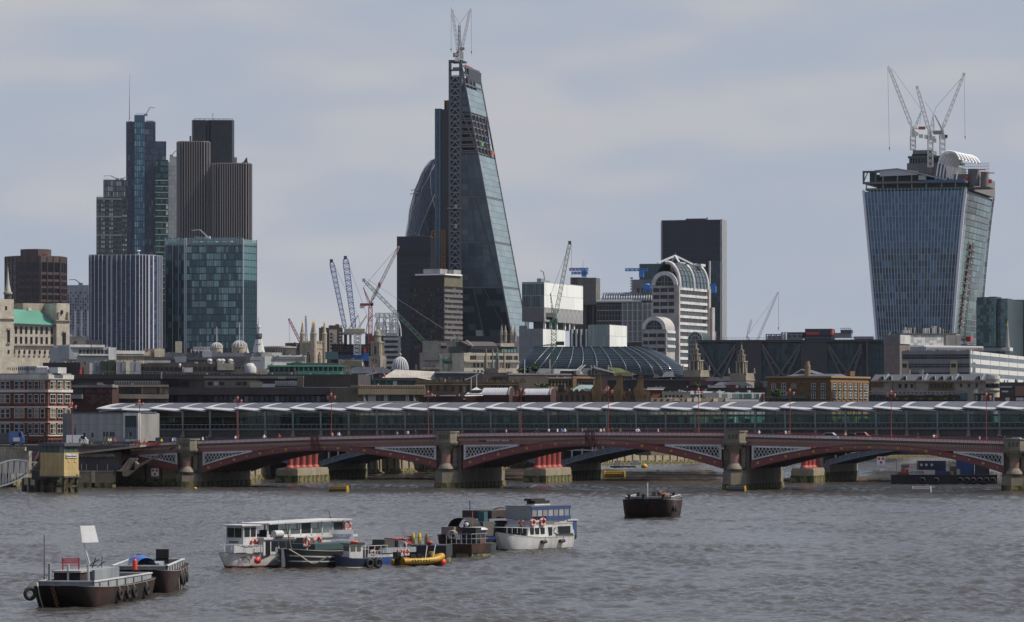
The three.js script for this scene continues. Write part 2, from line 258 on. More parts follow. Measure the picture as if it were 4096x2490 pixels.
PIERS.forEach((s,k)=>{
const base=part(bridge,'pier',box(0,1,0,1,0,1),bridgeStone);const g=[],water=[],yS=arches[k].lo(arches[k].b)+ 0.2,top=railTop(s);
const hexp=(r,f)=>[[s - r,-0.9],[s - r*0.45,f],[s + r*0.45,f],[s + r,-0.9],[s + r,-DECKW + 0.5],[s - r,-DECKW + 0.5]];
water.push(prism([[s - 2.95,-1],[s - 2.5,1.4],[s - 0.3,3.2],[s + 2.6,1.4],[s + 2.9,-1],[s + 2.9,-DECKW - 2],[s - 2.95,-DECKW - 2]],-3,1.15));
g.push(prism([[s - 2.8,-1],[s - 2.35,1.3],[s - 0.3,2.9],[s + 2.45,1.3],[s + 2.75,-1],[s + 2.75,-DECKW - 1.5],[s - 2.8,-DECKW - 1.5]],1.15,yS - 1.0));
g.push(ext([[s - 2.4,yS - 1.0],[s + 2.4,yS - 1.0],[s + 1.6,yS - 0.45],[s,yS - 0.25],[s - 1.6,yS - 0.45]],-1,1.5));
g.push(box(s - 2.75,s + 2.7,yS - 1.0,top - 1.4,-DECKW,-1.0));
base.geometry=boxUV(join(g));part(base,'weedy_cutwater',water,weedM);
for(let r=0;r<4;r++)part(base,'quoin_stone',box(s + 1.25,s + 2.05,mix(yS,top - 3,r / 4)+ 0.03,mix(yS,top - 3,(r + 1)/ 4)- 0.03,-1.1,0.35),bridgeStone);
const col=part(base,'column',lathe([[1.02,yS + 0.85],[0.98,yS + 2.6],[0.95,top - 4.1]],24,s,0.9),granite,'polished red granite column');
part(col,'column_base',[lathe([[1.75,yS - 0.3],[1.75,yS],[1.5,yS + 0.1],[1.6,yS + 0.3],[1.25,yS + 0.5],[1.3,yS + 0.65],[1.02,yS + 0.87]],24,s,0.9)],bridgeStone);
part(col,'capital',[lathe([[0.95,top - 4.15],[1.1,top - 4.05],[0.98,top - 3.9],[1.15,top - 3.4],[1.6,top - 2.75],[1.75,top - 2.6],[1.75,top - 2.45]],24,s,0.9),...range(12).map((i)=>{const t=i / 12*6.283;return ball(s + 1.28*Math.cos(t),top - 3.05,0.9 + 1.28*Math.sin(t),0.28,6);})],bridgeStone);
const pl=[[s - 2.05,-1],[s - 2.05,1.6],[s - 1.2,2.75],[s + 1.4,2.75],[s + 2.2,1.6],[s + 2.2,-1]],gr=(k2)=>pl.map(([x,z])=>[s +(x - s)*k2,z*k2]);
part(base,'pier_parapet',[prism(gr(1.04),top - 2.45,top - 2.1),prism(gr(1.12),top - 2.1,top - 1.7),prism(gr(1.0),top - 1.7,top + 0.15),prism(gr(1.05),top + 0.15,top + 0.42)],bridgeStone);
for(let r=0;r<3;r++)part(base,'sunk_panel',box(s - 0.95 + r*0.75,s - 0.45 + r*0.75,top - 1.25,top - 0.35,2.7,2.79),darkStone);
});
const nb=part(bridge,'name_board',box(RB.x(1917),RB.x(2046),RB.y(1768,-22),RB.y(1759,-22),0.08,0.16),M([0.05,0.03,0.03],0.6));
part(nb,'lettering',moved(text('BLACKFRIARS  BRIDGE',0.36,0.03,'bold',4.9),RB.x(1993),RB.y(1763.5,-22),0.16),M([0.75,0.73,0.7],0.6));
for(const[px,py0,py1,w]of[[1262,1750,1792,30],[2363,1727,1775,34]]){const s=RB.x(px),w2=RB.m(w)/ 2,y0=RB.y(py1,s),y1=RB.y(py0,s)+ 0.3;part(bridge,'access_gantry',[...[-1,-0.5,0.5,1].map((k)=>box(s + k*w2 - 0.1,s + k*w2 + 0.1,y0,y1,0.4,0.7)),box(s - w2,s + w2,y0,y0 + 0.2,0.3,1.1),box(s - w2,s + w2,y1 - 0.3,y1 - 0.1,0.35,0.75),box(s - w2,s - w2 + 0.8,y0 - 0.6,y0 - 0.02,0.4,1),box(s + w2 - 0.8,s + w2,y0 - 0.6,y0 - 0.02,0.4,1)],redDark);}
}
function navBoard(px,py,label){const s=RB.x(px),y=RB.y(py,s),h=0.82;const t=RB.thing('navigation_board',label,'signal board','navigation boards under the bridge');part(t,'board',box(s - h,s + h,y - h,y + h,0.35,0.5),M([0.72,0.70,0.68],0.5));for(const[a,b]of[[-0.42,0.4],[0.42,0.4],[0,-0.36]])part(t,'red_disc',cyl([s + a,y + b,0.5],[s + a,y + b,0.56],0.27,0.27,16),M([0.45,0.03,0.02],0.5));part(t,'hanger',[bar([s - 0.5,y + h,0.42],[s - 0.5,y + 3.4,0.2],0.05),bar([s + 0.5,y + h,0.42],[s + 0.5,y + 3.4,0.2],0.05)],darkSteel);}
navBoard(622,1891,'white board with three red discs under the leftmost bridge arch');navBoard(3527,1844,'white board with three red discs hanging over open water on the right');
// ================= red lamp standards along the near parapet
const lampWords=['beside the white framed pavilion end','second from the brick building','over the leftmost lattice panel','left of the stone pier nearest mid-left','right of the two traffic lights of the first span','above the bridge name board','just right of the central gantry','left of the third stone pier','right of the third stone pier','by the red taxi','nearest the right edge of the picture'];
[[288,1603,1770],[557,1592,1768],[951,1580,1757],[1325,1565,1747],[1713,1556,1737],[2084,1546,1730],[2434,1541,1728],[2795,1545,1730],[3161,1548,1738],[3566,1555,1747],[3947,1564,1760]].forEach(([px,y0,y1],i)=>{
const s=RB.x(px,-0.9),t=RB.thing('lamp_standard','tall red lamp standard ' + lampWords[i],'street lamp','red lamp standards on the bridge'),b=deckY(s),h=RB.y(y0,s,-0.9);
part(t,'pole',[cyl([s,b,-0.9],[s,b + 1.6,-0.9],0.2,0.13,10),cyl([s,b + 1.6,-0.9],[s,h - 0.6,-0.9],0.085,0.06,8),lathe([[0.09,h - 0.6],[0.16,h - 0.4],[0.05,h - 0.25],[0.02,h]],8,s,-0.9)],M([0.30,0.045,0.04],0.5));
part(t,'cross_arm',[bar([s - 0.75,h - 1.35,-0.9],[s + 0.75,h - 1.35,-0.9],0.09),bar([s - 0.6,h - 1.35,-0.9],[s,h - 2.2,-0.9],0.06),bar([s + 0.6,h - 1.35,-0.9],[s,h - 2.2,-0.9],0.06)],M([0.30,0.045,0.04],0.5));
for(const k of[-0.75,0,0.75]){const L=part(t,'lantern',lathe([[0.12,h - 1.75 +(k?0:0.6)],[0.26,h - 1.3 +(k?0:0.6)]],6,s + k,-0.9 +(k?0:0.2)),M([0.45,0.3,0.28],0.2));part(L,'lantern_cap',lathe([[0.32,h - 1.3 +(k?0:0.6)],[0.2,h - 1.1 +(k?0:0.6)],[0.04,h - 0.98 +(k?0:0.6)]],6,s + k,-0.9 +(k?0:0.2)),M([0.30,0.045,0.04],0.5));}
});
// ================= old red bridge columns standing between the bridges
const columnRed=M([0.38,0.06,0.045],0.6,{map:T.metal});
[[1146,'seen through the left arch'],[2139,'seen through the central arch'],[3210,'seen through the right arch']].forEach(([px,w])=>{
const f=new FR(px,909,16),t=f.thing('old_pier','red iron columns on a weedy stone base ' + w,'bridge pier','disused red columned piers');
part(t,'stone_base',[box(-2.6,2.6,1.6,2.9,-22,0),box(-2.4,2.4,2.9,3.3,-22,-0.3)],stoneM);part(t,'weedy_base',[box(-2.75,2.75,-2,1.62,-22.3,0.15)],weedM);
for(let k=0;k<5;k++){const z=-1.5 - k*4.4;const c=part(t,'iron_column',lathe([[0.66,3.6],[0.64,9]],18,0.25,z),columnRed);part(c,'foot_ring',lathe([[1.05,3.3],[1.05,3.55],[0.85,3.65],[0.85,3.8],[0.68,3.95]],18,0.25,z),columnRed);}
});
// ================= the railway bridge with its glazed station
const SB=new FR(2366,938,16);
const steelGrey=M([0.105,0.125,0.15],0.5,{map:T.metal}),steelLight=M([0.17,0.175,0.19],0.5,{map:T.metal}),concrete=M([0.34,0.31,0.26],0.9,{map:T.grime});
const station=SB.thing('railway_station','glazed railway station on a steel arch bridge under a white scalloped roof','railway station');
{
const L0=SB.x(262),L1=SB.x(4330),D=34;
const lev=(a,b)=>{const sa=SB.x(650),sb=SB.x(3700),ya=SB.y(a,sa),yb=SB.y(b,sb);return(s)=>mix(ya,yb,(s - sa)/(sb - sa));};
const ledge=lev(1716,1711),ledgeB=lev(1723,1719),wallB=lev(1745,1742),rail=lev(1700,1692),beam=lev(1646,1641),transom=lev(1668,1662),eaveL=lev(1634,1629),eaveR=lev(1645.5,1642),floor=(s)=>ledge(s)- 0.2;
const seg=(a,b,lo,hi,z0,z1)=>hexa([a,lo(a),z1],[b,lo(b),z1],[b,hi(b),z1],[a,hi(a),z1],[a,lo(a),z0],[b,lo(b),z0],[b,hi(b),z0],[a,hi(a),z0]);
const C=(f,k)=>(s)=>f(s)+ k;
part(station,'deck_edge',seg(L0,L1,ledgeB,ledge,-0.8,0.35),steelLight);
part(station,'deck',seg(L0,L1,(s)=>ledgeB(s)- 0.5,(s)=>ledge(s)- 0.15,-D,-0.8),concrete);
part(station,'lower_girder',seg(L0,L1,(s)=>wallB(s)- 1.4,wallB,-D,-0.6),steelGrey);
const cols=[];for(let px=622,k=0;px<4300;k++){cols.push(px);px +=109 + 0.0047*(px - 622);}
cols.unshift(512,402);
const tips=cols.map((px,i)=>px - 12 +(i % 2?0:-11)*0.9);
const frame=M([0.20,0.215,0.23],0.5),teal=M([0.34,0.60,0.55],0.03,{transmission:1,ior:1.5}),clear=M([0.74,0.82,0.81],0.03,{transmission:1,ior:1.5});
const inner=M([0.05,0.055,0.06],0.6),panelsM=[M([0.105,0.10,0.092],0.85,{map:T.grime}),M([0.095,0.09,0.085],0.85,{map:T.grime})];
cols.forEach((px,i)=>{
const a=SB.x(px),b=SB.x(cols[i + 1]??px + 130),w=b - a;
const col=part(station,'column',[hexa([a - 0.13,floor(a),0.3],[a + 0.13,floor(a),0.3],[a + 0.2,beam(a)+ 0.25,0.3],[a - 0.28,beam(a)+ 0.25,0.3],[a - 0.13,floor(a),-0.15],[a + 0.13,floor(a),-0.15],[a + 0.2,beam(a)+ 0.25,-0.15],[a - 0.28,beam(a)+ 0.25,-0.15])],frame);
part(col,'bearing',[box(a - 0.3,a + 0.3,wallB(a)- 0.3,ledgeB(a),-0.5,0.12),box(a - 0.5,a + 0.5,wallB(a)- 0.3,wallB(a)+ 0.25,-0.5,0.3)],concrete);
if(px>540){
part(station,'handrail',[seg(a + 0.13,b - 0.13,C(rail,-0.06),C(rail,0.08),0.05,0.2),...[1,2,3,4,5].map((k)=>bar([a + w*k / 6,floor(a),0.1],[a + w*k / 6,rail(a),0.1],0.06))],frame);
part(station,'transom',seg(a + 0.13,b - 0.13,C(transom,-0.12),C(transom,0.1),-0.1,0.06),inner);
for(let k=0;k<3;k++){const p=a + w*k / 3 + 0.08,q=a + w*(k + 1)/ 3 - 0.05;part(station,'glass_pane',seg(p,q,C(ledge,0.02),C(transom,-0.12),-0.06,-0.02),teal);part(station,'upper_pane',seg(p,q,C(transom,0.1),beam,-0.06,-0.02),clear);}
for(let k=0;k<3;k++){const h=hash(i,k,7),g=hash(i,k,9);if(h>0.35)part(station,'bright_patch_panel',seg(a + w*(k / 3 + 0.04),a + w*(k / 3 + 0.06 + 0.24*g),C(ledge,0.5 + 1.2*h*g),C(ledge,1.3 + 1.4*h),-1.0 - g,-0.9 - g),h>0.8?M([0.74,0.80,0.70],0.5):h>0.58?M([0.42,0.55,0.50],0.5):M([0.20,0.25,0.23],0.5));}  // pale panels added to brighten the view through the station glass
part(station,'far_mullions',[...range(5).map((k)=>bar([a + w*k / 5,floor(a),-D + 1],[a + w*k / 5,beam(a),-D + 1],0.16)),seg(a,b,C(transom,-0.2),C(transom,0.3),-D + 0.9,-D + 1.1),seg(a,b,C(rail,-0.1),C(rail,0.1),-D + 0.9,-D + 1.1),seg(a,b,C(beam,-0.3),C(beam,1.2),-D + 0.9,-D + 1.1)],inner);
const bench=hash(i,3,2);part(station,'platform_screen',seg(a + w*bench*0.5,a + w*(bench*0.5 + 0.3),ledge,C(ledge,1.6 + bench),-9,-8.8),inner);
}
part(station,'roof_beam',seg(a,b,C(beam,-0.05),C(beam,0.22),-0.3,0.3),inner);for(const z of[-8,-20])part(station,'roof_beam',bar([a,beam(a)- 0.05,z],[b,beam(b)- 0.05,z],0.3),inner);
for(let k=0;k<3;k++){const p=a + 0.3 +(w - 0.6)*k / 3,q=a + 0.3 +(w - 0.6)*(k + 1)/ 3 - 0.04;part(station,'parapet_panel',seg(p,q,wallB,ledgeB,-0.4,-0.25),panelsM[(i + k)% 2]);}
const x0=SB.x(tips[i]),x1=SB.x((tips[i + 1]??tips[i]+ 125))+ 0.35,dep=17.5,eA=eaveL(x0),eB=eaveR(x0),rise=1.28;
const S=(u,v,o=0)=>{const x=mix(x0,x1,u),z=0.95 - v*dep - u*0.5,y=mix(eA,mix(eB,eA,Math.pow(v,0.8)),u)+ rise*Math.sin(v*1.571)+ o;return[x,y,z];};
const blade=part(station,'roof_blade',[grid(8,8,(u,v)=>S(u,v)),grid(8,8,(u,v)=>S(u,1 - v,-0.22)),grid(8,1,(u,v)=>{const p=S(u,0);p[1]+=-0.24 + 0.24*v;return p;}),grid(1,8,(u,v)=>{const p=S(0,1 - v);p[1]+=-0.24 + 0.24*u;return p;}),grid(1,8,(u,v)=>{const p=S(1,v);p[1]+=-0.24 + 0.24*u;return p;})],M([0.50,0.50,0.51],0.6,{ior:1.5,specularIntensity:0.4,map:T.metal}));
for(let k=0;k<4;k++)part(blade,'solar_panel',grid(3,6,(u,v)=>S(0.15 +(k + u*0.97)*0.205,0.17 + v*0.8,0.05)),M([0.13,0.135,0.16],0.8,{ior:1.5,specularIntensity:0.12,map:T.metal}));
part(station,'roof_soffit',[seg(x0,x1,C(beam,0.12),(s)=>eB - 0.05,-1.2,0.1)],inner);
const xr0=x0,xr1=x1;part(station,'ridge_slab',[hexa([xr0,eA + rise - 0.1,-16.4],[xr1,eA + rise - 0.1,-16.4],[xr1,eA + rise + 0.1,-16.4],[xr0,eA + rise + 0.1,-16.4],[xr0,eA + rise - 0.3,-33],[xr1,eA + rise - 0.3,-33],[xr1,eA + rise - 0.1,-33],[xr0,eA + rise - 0.1,-33])],M([0.13,0.135,0.15],0.9,{ior:1.5,specularIntensity:0.12,map:T.metal}));
});
part(station,'train',[seg(L0 + 16,SB.x(2700),C(ledge,0.9),C(ledge,3.0),-15,-12.2)],M([0.04,0.05,0.07],0.4));part(station,'added_dark_wall',[seg(L0 + 10,L1,C(ledge,0),C(ledge,1.15),-18.4,-18.2)],inner);  // dark wall and train box added to darken the view through the glass
part(station,'platform',seg(L0 + 10,L1,C(ledge,-0.14),C(ledge,0.05),-D + 1.3,-0.9),concrete);
const bot=(s)=>wallB(s)- 1.4;
for(const[pa,ya,pc,yc,pb]of[[330,1868,760,1800,1210],[1276,1868,1745,1786,2190],[2246,1865,2735,1783,3250],[3302,1866,3800,1790,4300]]){
const a=SB.x(pa),c=SB.x(pc),b=SB.x(pb),A=SB.y(ya,a),Cc=SB.y(yc,c),lo=(s)=>{const t=s<c?(c - s)/(c - a):(s - c)/(b - c);return mix(Cc,A,t**1.9);},hi=(s)=>lo(s)+ 1.55 - 0.3*clamp(Math.abs(s - c)/(c - a));
const N=32,S=(z0,z1,f0,f1)=>range(N).map((i)=>{const p=mix(a,b,i / N),q=mix(a,b,(i + 1)/ N);return hexa([p,f0(p),z1],[q,f0(q),z1],[q,f1(q),z1],[p,f1(p),z1],[p,f0(p),z0],[q,f0(q),z0],[q,f1(q),z0],[p,f1(p),z0]);});
part(station,'arch_girder',S(-0.5,0,lo,hi),M([0.13,0.165,0.205],0.5,{map:T.metal}));
part(station,'girder_flange',[...S(-0.6,0.25,lo,(s)=>lo(s)+ 0.12),...S(-0.6,0.25,(s)=>hi(s)- 0.1,hi),...range(26).map((i)=>{const p=mix(a,b,(i + 0.5)/ 26);return bar([p,lo(p),0.1],[p + 0.3,hi(p),0.1],0.16);})],M([0.2,0.235,0.27],0.5));
for(let r=1;r<=6;r++)part(station,'inner_girder',S(-r*5.4 - 0.4,-r*5.4 + 0.3,lo,hi),steelGrey);
part(station,'soffit_plate',S(-33,-0.5,(s)=>hi(s)- 0.3,(s)=>hi(s)- 0.1),steelGrey);
for(let i=1;i<24;i++){const p=mix(a,b,i / 24);if(bot(p)- hi(p)>0.3)part(station,'spandrel_post',box(p - 0.16,p + 0.16,hi(p)- 0.05,bot(p)+ 0.1,-0.45,-0.1),M([0.34,0.36,0.38],0.5));}
{const p0=a,y=(A + bot(a))/ 2 + 0.7;part(station,'spandrel_rail',seg(a + 0.1,mix(a,c,0.5),()=>y,()=>y + 0.3,-0.4,-0.15),M([0.34,0.36,0.38],0.5));}
const pier=part(station,'pier',[box(a - 3.2,a + 0.9,2.2,A + 0.6,-34,-0.2),box(a - 5.6,a - 0.6,A - 0.5,bot(a),-34,0.1)],concrete);
part(pier,'pier_foot',[box(a - 3.6,a + 0.95,-3,2.2,-34.4,0.4)],weedM);part(pier,'ledge_beam',box(a - 5.7,a + 0.3,A - 1.9,A - 0.45,-1,0.6),M([0.38,0.33,0.23],0.9,{map:T.stone}));
}
}
// ================= towers of the far skyline
const P=(px,py,d)=>[(px - 2048)/ F*d,EYE +(HZ - py)/ F*d,-d];
function face(A,B,y0,y1,cols,rows,o={}){
const{gx=0.15,gy=0.4,out=0.05,t=0.12,pick=()=>0,u0=0,u1=1}=o,dx=B[0]- A[0],dz=B[1]- A[1],L=Math.hypot(dx,dz),tx=dx / L,tz=dz / L,nx=-tz,nz=tx,ry=Math.atan2(nx,nz),list=[],cw=L*(u1 - u0)/ cols,rh=(y1 - y0)/ rows;
for(let j=0;j<rows;j++)for(let i=0;i<cols;i++){const mi=pick(i,j);if(mi<0)continue;const s=L*u0 +(i + 0.5)*cw;list.push([A[0]+ tx*s + nx*out,y1 -(j + 0.5)*rh,A[1]+ tz*s + nz*out,cw - gx,rh - gy,ry,mi,t]);}
return list;
}
function fins(parent,name,A,B,y0,y1,us,w,dep,mat,out=0){
const dx=B[0]- A[0],dz=B[1]- A[1],L=Math.hypot(dx,dz),nx=-dz / L,nz=dx / L,ry=Math.atan2(nx,nz),g=boxUV(box(-w / 2,w / 2,y0,y1,out,dep));
for(const u of us){const m=mesh(name,g,mat);m.position.set(A[0]+ dx*u,0,A[1]+ dz*u);m.rotation.y=ry;parent.add(m);}
}
function bands(parent,name,A,B,ys,h,dep,mat){const L=Math.hypot(B[0]- A[0],B[1]- A[1]),nx=-(B[1]- A[1])/ L,nz=(B[0]- A[0])/ L,g=boxUV(box(0,L,0,h,-0.3,dep));for(const y of ys){const m=mesh(name,g,mat);m.position.set(A[0],y,A[1]);m.rotation.y=Math.atan2(nx,nz);parent.add(m);}}
const even=(n,a=0,b=1)=>range(n).map((i)=>mix(a,b,n>1?i /(n - 1):0.5));
const noisePick=(seed,w)=>(i,j)=>{const h=hash(i,j,seed);let c=0;for(let k=0;k<w.length;k++){c +=w[k];if(h<c)return k;}return w.length - 1;};
const roofGrey=M([0.22,0.22,0.23],0.9,{map:T.grime}),plantGrey=M([0.30,0.31,0.33],0.7,{map:T.metal}),whiteMetal=M([0.70,0.71,0.72],0.5,{map:T.metal});
function roofArm(parent,x,y,z,len,lift,mat=plantGrey){part(parent,'cradle_arm',[box(x - 1.2,x + 1.2,y,y + 1.4,z - 1,z + 1),bar([x,y + 1,z],[x + len*0.5,y + 1 + lift,z],0.5),bar([x + len*0.5,y + 1 + lift,z],[x + len,y + 1 + lift*0.9,z],0.35)],mat);}
{
const f=new FR(142,2150,0),w=f.m(229)/ 2,Y=(p)=>f.y(p),t=f.thing('octagonal_tower','squat brown octagonal office tower with a dark windowed crown, far left','tower');
const oct=(r,rot=0.14)=>range(8).map((i)=>{const a=(i + 0.5)*Math.PI / 4 + rot;return[r*Math.cos(a)/ Math.cos(Math.PI / 8),r*Math.sin(a)/ Math.cos(Math.PI / 8)];});
const brown=M([0.125,0.08,0.075],0.7,{map:T.grime}),dk=glass([0.012,0.013,0.02],1.6),O=oct(w);
part(t,'wall',prism(O,GROUND,Y(1028)),brown);part(t,'crown_block',[prism(oct(w*0.5,0.14),Y(1028),Y(999))],brown);
const list=[];for(let k=0;k<8;k++){const A=O[k],B=O[(k + 7)% 8];if((A[1]+ B[1])/ 2<-w*0.4)continue;list.push(...face(A,B,Y(1092),Y(1053),3,1,{gx:0.5,gy:0.2,u0:0.06,u1:0.94}));for(let r=0;r<8;r++)list.push(...face(A,B,Y(1120 + r*27),Y(1103 + r*27),3,1,{gx:0.45,gy:0,u0:0.06,u1:0.94}));fins(t,'pilaster',A,B,GROUND,Y(1030),[0.03,0.35,0.65,0.97],0.35,0.35,brown);}
panes(t,'window',list,[dk]);roofArm(t,6,Y(1029),6,-7,2.2,M([0.3,0.12,0.09],0.7));
}
{
const f=new FR(356,2300,8),a=f.x(257),Y=(p)=>f.y(p),t=f.thing('apartment_tower','pale grey slab block with thin upright window strips, beside the ribbed blue tower','tower');
part(t,'wall',box(a,0,GROUND,Y(1141),-18,0),M([0.42,0.43,0.47],0.8,{map:T.grime}));const gl=[glass([0.02,0.03,0.05]),glass([0.05,0.09,0.11])];
panes(t,'window',face([a,0],[0,0],Y(1345),Y(1166),10,15,{gx:0.75,gy:0.5,pick:(i,j)=>(j<2&&(i + j)% 2)?-1:hash(i,j,5)>0.85?-1:hash(i,j,6)>0.6?1:0}),gl);
fins(t,'white_pilaster',[a,0],[0,0],Y(1345),Y(1243),even(4,0.17,0.95),1.2,0.25,M([0.58,0.58,0.62],0.7));roofArm(t,-6,Y(1141),-4,-7,2.4);
}
{
const f=new FR(543,2100,10),Y=(p)=>f.y(p),X=(p,z=0)=>f.x(p,z),t=f.thing('ribbed_glass_tower','blue glass tower with many thin white upright ribs','tower');
const pl=[[X(355),1],[0,0],[X(600,-4),-4],[X(623,-9),-9],[X(645,-18),-18]],cap=[...pl,[X(628,-36),-36],[X(365,-36),-36]];
part(t,'core',prism(cap,GROUND,Y(1022)),M([0.02,0.03,0.05],0.3));part(t,'roof_slab',prism(cap.map(([x,z])=>[x*0.99,z - 0.5]),Y(1022),Y(1018)),plantGrey);
const gl=[glass([0.02,0.04,0.085]),glass([0.035,0.065,0.11]),glass([0.02,0.025,0.05]),glass([0.05,0.085,0.125])],list=[],cols=[11,4,2,3];
for(let k=0;k<4;k++)list.push(...face(pl[k],pl[k + 1],Y(1395),Y(1024),cols[k],31,{gx:0.2,gy:0.35,pick:(i,j)=>hash(i,j>>2,40 + k)>0.6?noisePick(50 + k,[0.3,0.3,0.3,0.1])(i,j):j>26?2:0}));
panes(t,'glass_pane',list,gl);
const wm=M([0.55,0.54,0.57],0.5),u=(p)=>(X(p)- pl[0][0])/ -pl[0][0];
fins(t,'rib',pl[0],pl[1],GROUND,Y(1019),[357,365,379,395,410,467,485,503,521,541].map(u),0.24,0.5,wm);fins(t,'wide_rib',pl[0],pl[1],GROUND,Y(1022),[429,446].map(u),1.0,0.4,M([0.30,0.30,0.34],0.5));
fins(t,'rib',pl[1],pl[2],GROUND,Y(1018),[0.22,0.44,0.66],0.35,0.6,wm);fins(t,'wide_rib',pl[1],pl[2],GROUND,Y(1020),[0.9],0.9,0.6,wm);fins(t,'wide_rib',pl[2],pl[3],GROUND,Y(1020),[0.4],0.8,0.6,wm);fins(t,'rib',pl[3],pl[4],GROUND,Y(1019),[0.1,0.4,0.7,0.97],0.35,0.6,wm);
part(t,'roof_mast',[cyl([-0.2,Y(1020),-6],[-0.2,Y(1003),-6],0.35),cyl([-0.2,Y(1003),-6],[-0.2,Y(1000),-6],1.2,0.8)],whiteMetal);
}
{
const f=new FR(672,2750,-5.2),X=(p)=>f.x(p),Y=(p)=>f.y(p),t=f.thing('masted_tower','tall stepped glass tower with a needle mast and a blue lift shaft','tower');
const frame=M([0.085,0.095,0.125],0.6,{map:T.metal}),gl=[glass([0.035,0.05,0.085]),glass([0.055,0.08,0.12]),glass([0.12,0.17,0.20])],lift=[glass([0.05,0.11,0.16],2.2),glass([0.09,0.19,0.25],2.2),glass([0.14,0.25,0.3],2.2)];
const list=[],ll=[],sec=(p0,p1,top,z,cols,rows,pk,arr,mt)=>{part(t,'block',box(X(p0),X(p1),GROUND,Y(top),-22,z),mt||frame);arr.push(...face([X(p0),z],[X(p1),z],Y(1160),Y(top + 3),cols,rows,{gx:0.5,gy:0.9,out:0.06,pick:pk}));};
sec(503,536,487,-1,4,26,noisePick(1,[0.6,0.35,0.05]),list);sec(578,621,487,-1,5,26,noisePick(2,[0.55,0.35,0.1]),list);sec(621,664,565,-1.5,5,22,noisePick(3,[0.4,0.45,0.15]),list);
sec(536,578,461,0.6,5,28,noisePick(4,[0.4,0.4,0.2]),ll,M([0.06,0.11,0.15],0.4));
panes(t,'window',list,gl,240);panes(t,'lift_glass',ll,lift,150);
part(t,'side_wing',box(X(620),X(672),GROUND,Y(641),-22,2.5),M([0.015,0.03,0.035],0.3));
panes(t,'wing_glass',face([X(620),2.5],[X(672),2.5],Y(1160),Y(643),5,21,{gx:0.35,gy:1.3,pick:(i,j)=>i===4&&j>6&&j % 3?3:j<6?noisePick(8,[0.2,0.3,0.2,0,0.3])(i,j):noisePick(9,[0.45,0.35,0.2])(i,j)}),[glass([0.012,0.03,0.035]),glass([0.03,0.07,0.075]),glass([0.05,0.10,0.095]),M([0.55,0.55,0.5],0.5),glass([0.05,0.11,0.16])]);
bands(t,'painted_lit_floor',[X(620),2.5],[X(672),2.5],range(21).map((j)=>Y(725 + j*24)),0.7,0.25,M([0.26,0.36,0.27],0.7));  // pale green bands paint in the lit floors
part(t,'mast',[cyl([X(518),Y(487),-6],[X(518),Y(297),-6],0.62,0.12,8),cyl([X(518),Y(487),-6],[X(518),Y(478),-6],1.4,0.7,8)],M([0.5,0.5,0.52],0.4));
part(t,'roof_rail',[bar([X(540),Y(456),0],[X(576),Y(456),0],0.2),bar([X(580),Y(482),-1],[X(618),Y(484),-1],0.2),box(X(584),X(612),Y(487),Y(483),-12,-4)],plantGrey);roofArm(t,X(582),Y(462),-6,6,5);
part(t,'pale_slab',box(X(673),X(709),GROUND,Y(644),-24,-8),M([0.36,0.375,0.38],0.6));part(t,'slab_plant',box(X(678),X(707),Y(644),Y(622),-22,-12),M([0.27,0.31,0.31],0.6));
panes(t,'slab_panel',face([X(673),-8],[X(709),-8],Y(950),Y(646),3,17,{gx:0.12,gy:0.3,pick:noisePick(4,[0.5,0.5])}),[M([0.42,0.44,0.44],0.45),M([0.36,0.375,0.38],0.5)]);roofArm(t,X(685),Y(622),-14,6,3);
}
{
const f=new FR(503,2650,-5.5),X=(p)=>f.x(p),Y=(p)=>f.y(p),t=f.thing('gridded_office_block','grey stepped office block with small bright windows left of the masted tower','office block');
const fr=M([0.10,0.105,0.115],0.7,{map:T.grime}),gl=[glass([0.10,0.13,0.15],2.2),glass([0.025,0.03,0.04]),M([0.33,0.37,0.4],0.3),glass([0.05,0.06,0.075])];
part(t,'lower_block',box(X(384),X(486),GROUND,Y(790),-30,0),fr);part(t,'upper_block',box(X(412),X(503),GROUND,Y(720),-34,-1),fr);part(t,'slot',box(X(486),X(508),GROUND,Y(790),-30,-0.4),M([0.05,0.055,0.07],0.6));
panes(t,'window',[...face([X(386),0],[X(484),0],Y(1015),Y(795),12,12,{gx:0.55,gy:1.4,pick:(i,j)=>(i===2||i===3||i===6||i===7)?(hash(i,j,1)>0.4?2:0):(i===0?0:hash(i,j,3)>0.6?3:1)}),...face([X(414),-1],[X(500),-1],Y(788),Y(724),12,3,{gx:0.5,gy:0.6,pick:noisePick(6,[0.5,0.1,0.3,0.1])}),...face([X(488),-0.4],[X(507),-0.4],Y(1010),Y(796),2,11,{gx:0.4,gy:2,pick:noisePick(7,[0.3,0.5,0.2])})],gl);
bands(t,'stone_band',[X(384),0],[X(486),0],[Y(800),Y(871),Y(945)],1.1,0.25,M([0.20,0.195,0.20],0.8));part(t,'roof_rail',[bar([X(385),Y(786),0],[X(480),Y(786),0],0.25),bar([X(412),Y(717),-1],[X(500),Y(717),-1],0.25)],plantGrey);roofArm(t,X(468),Y(720),-6,-9,2);roofArm(t,X(486),Y(720),-6,4,1);
}
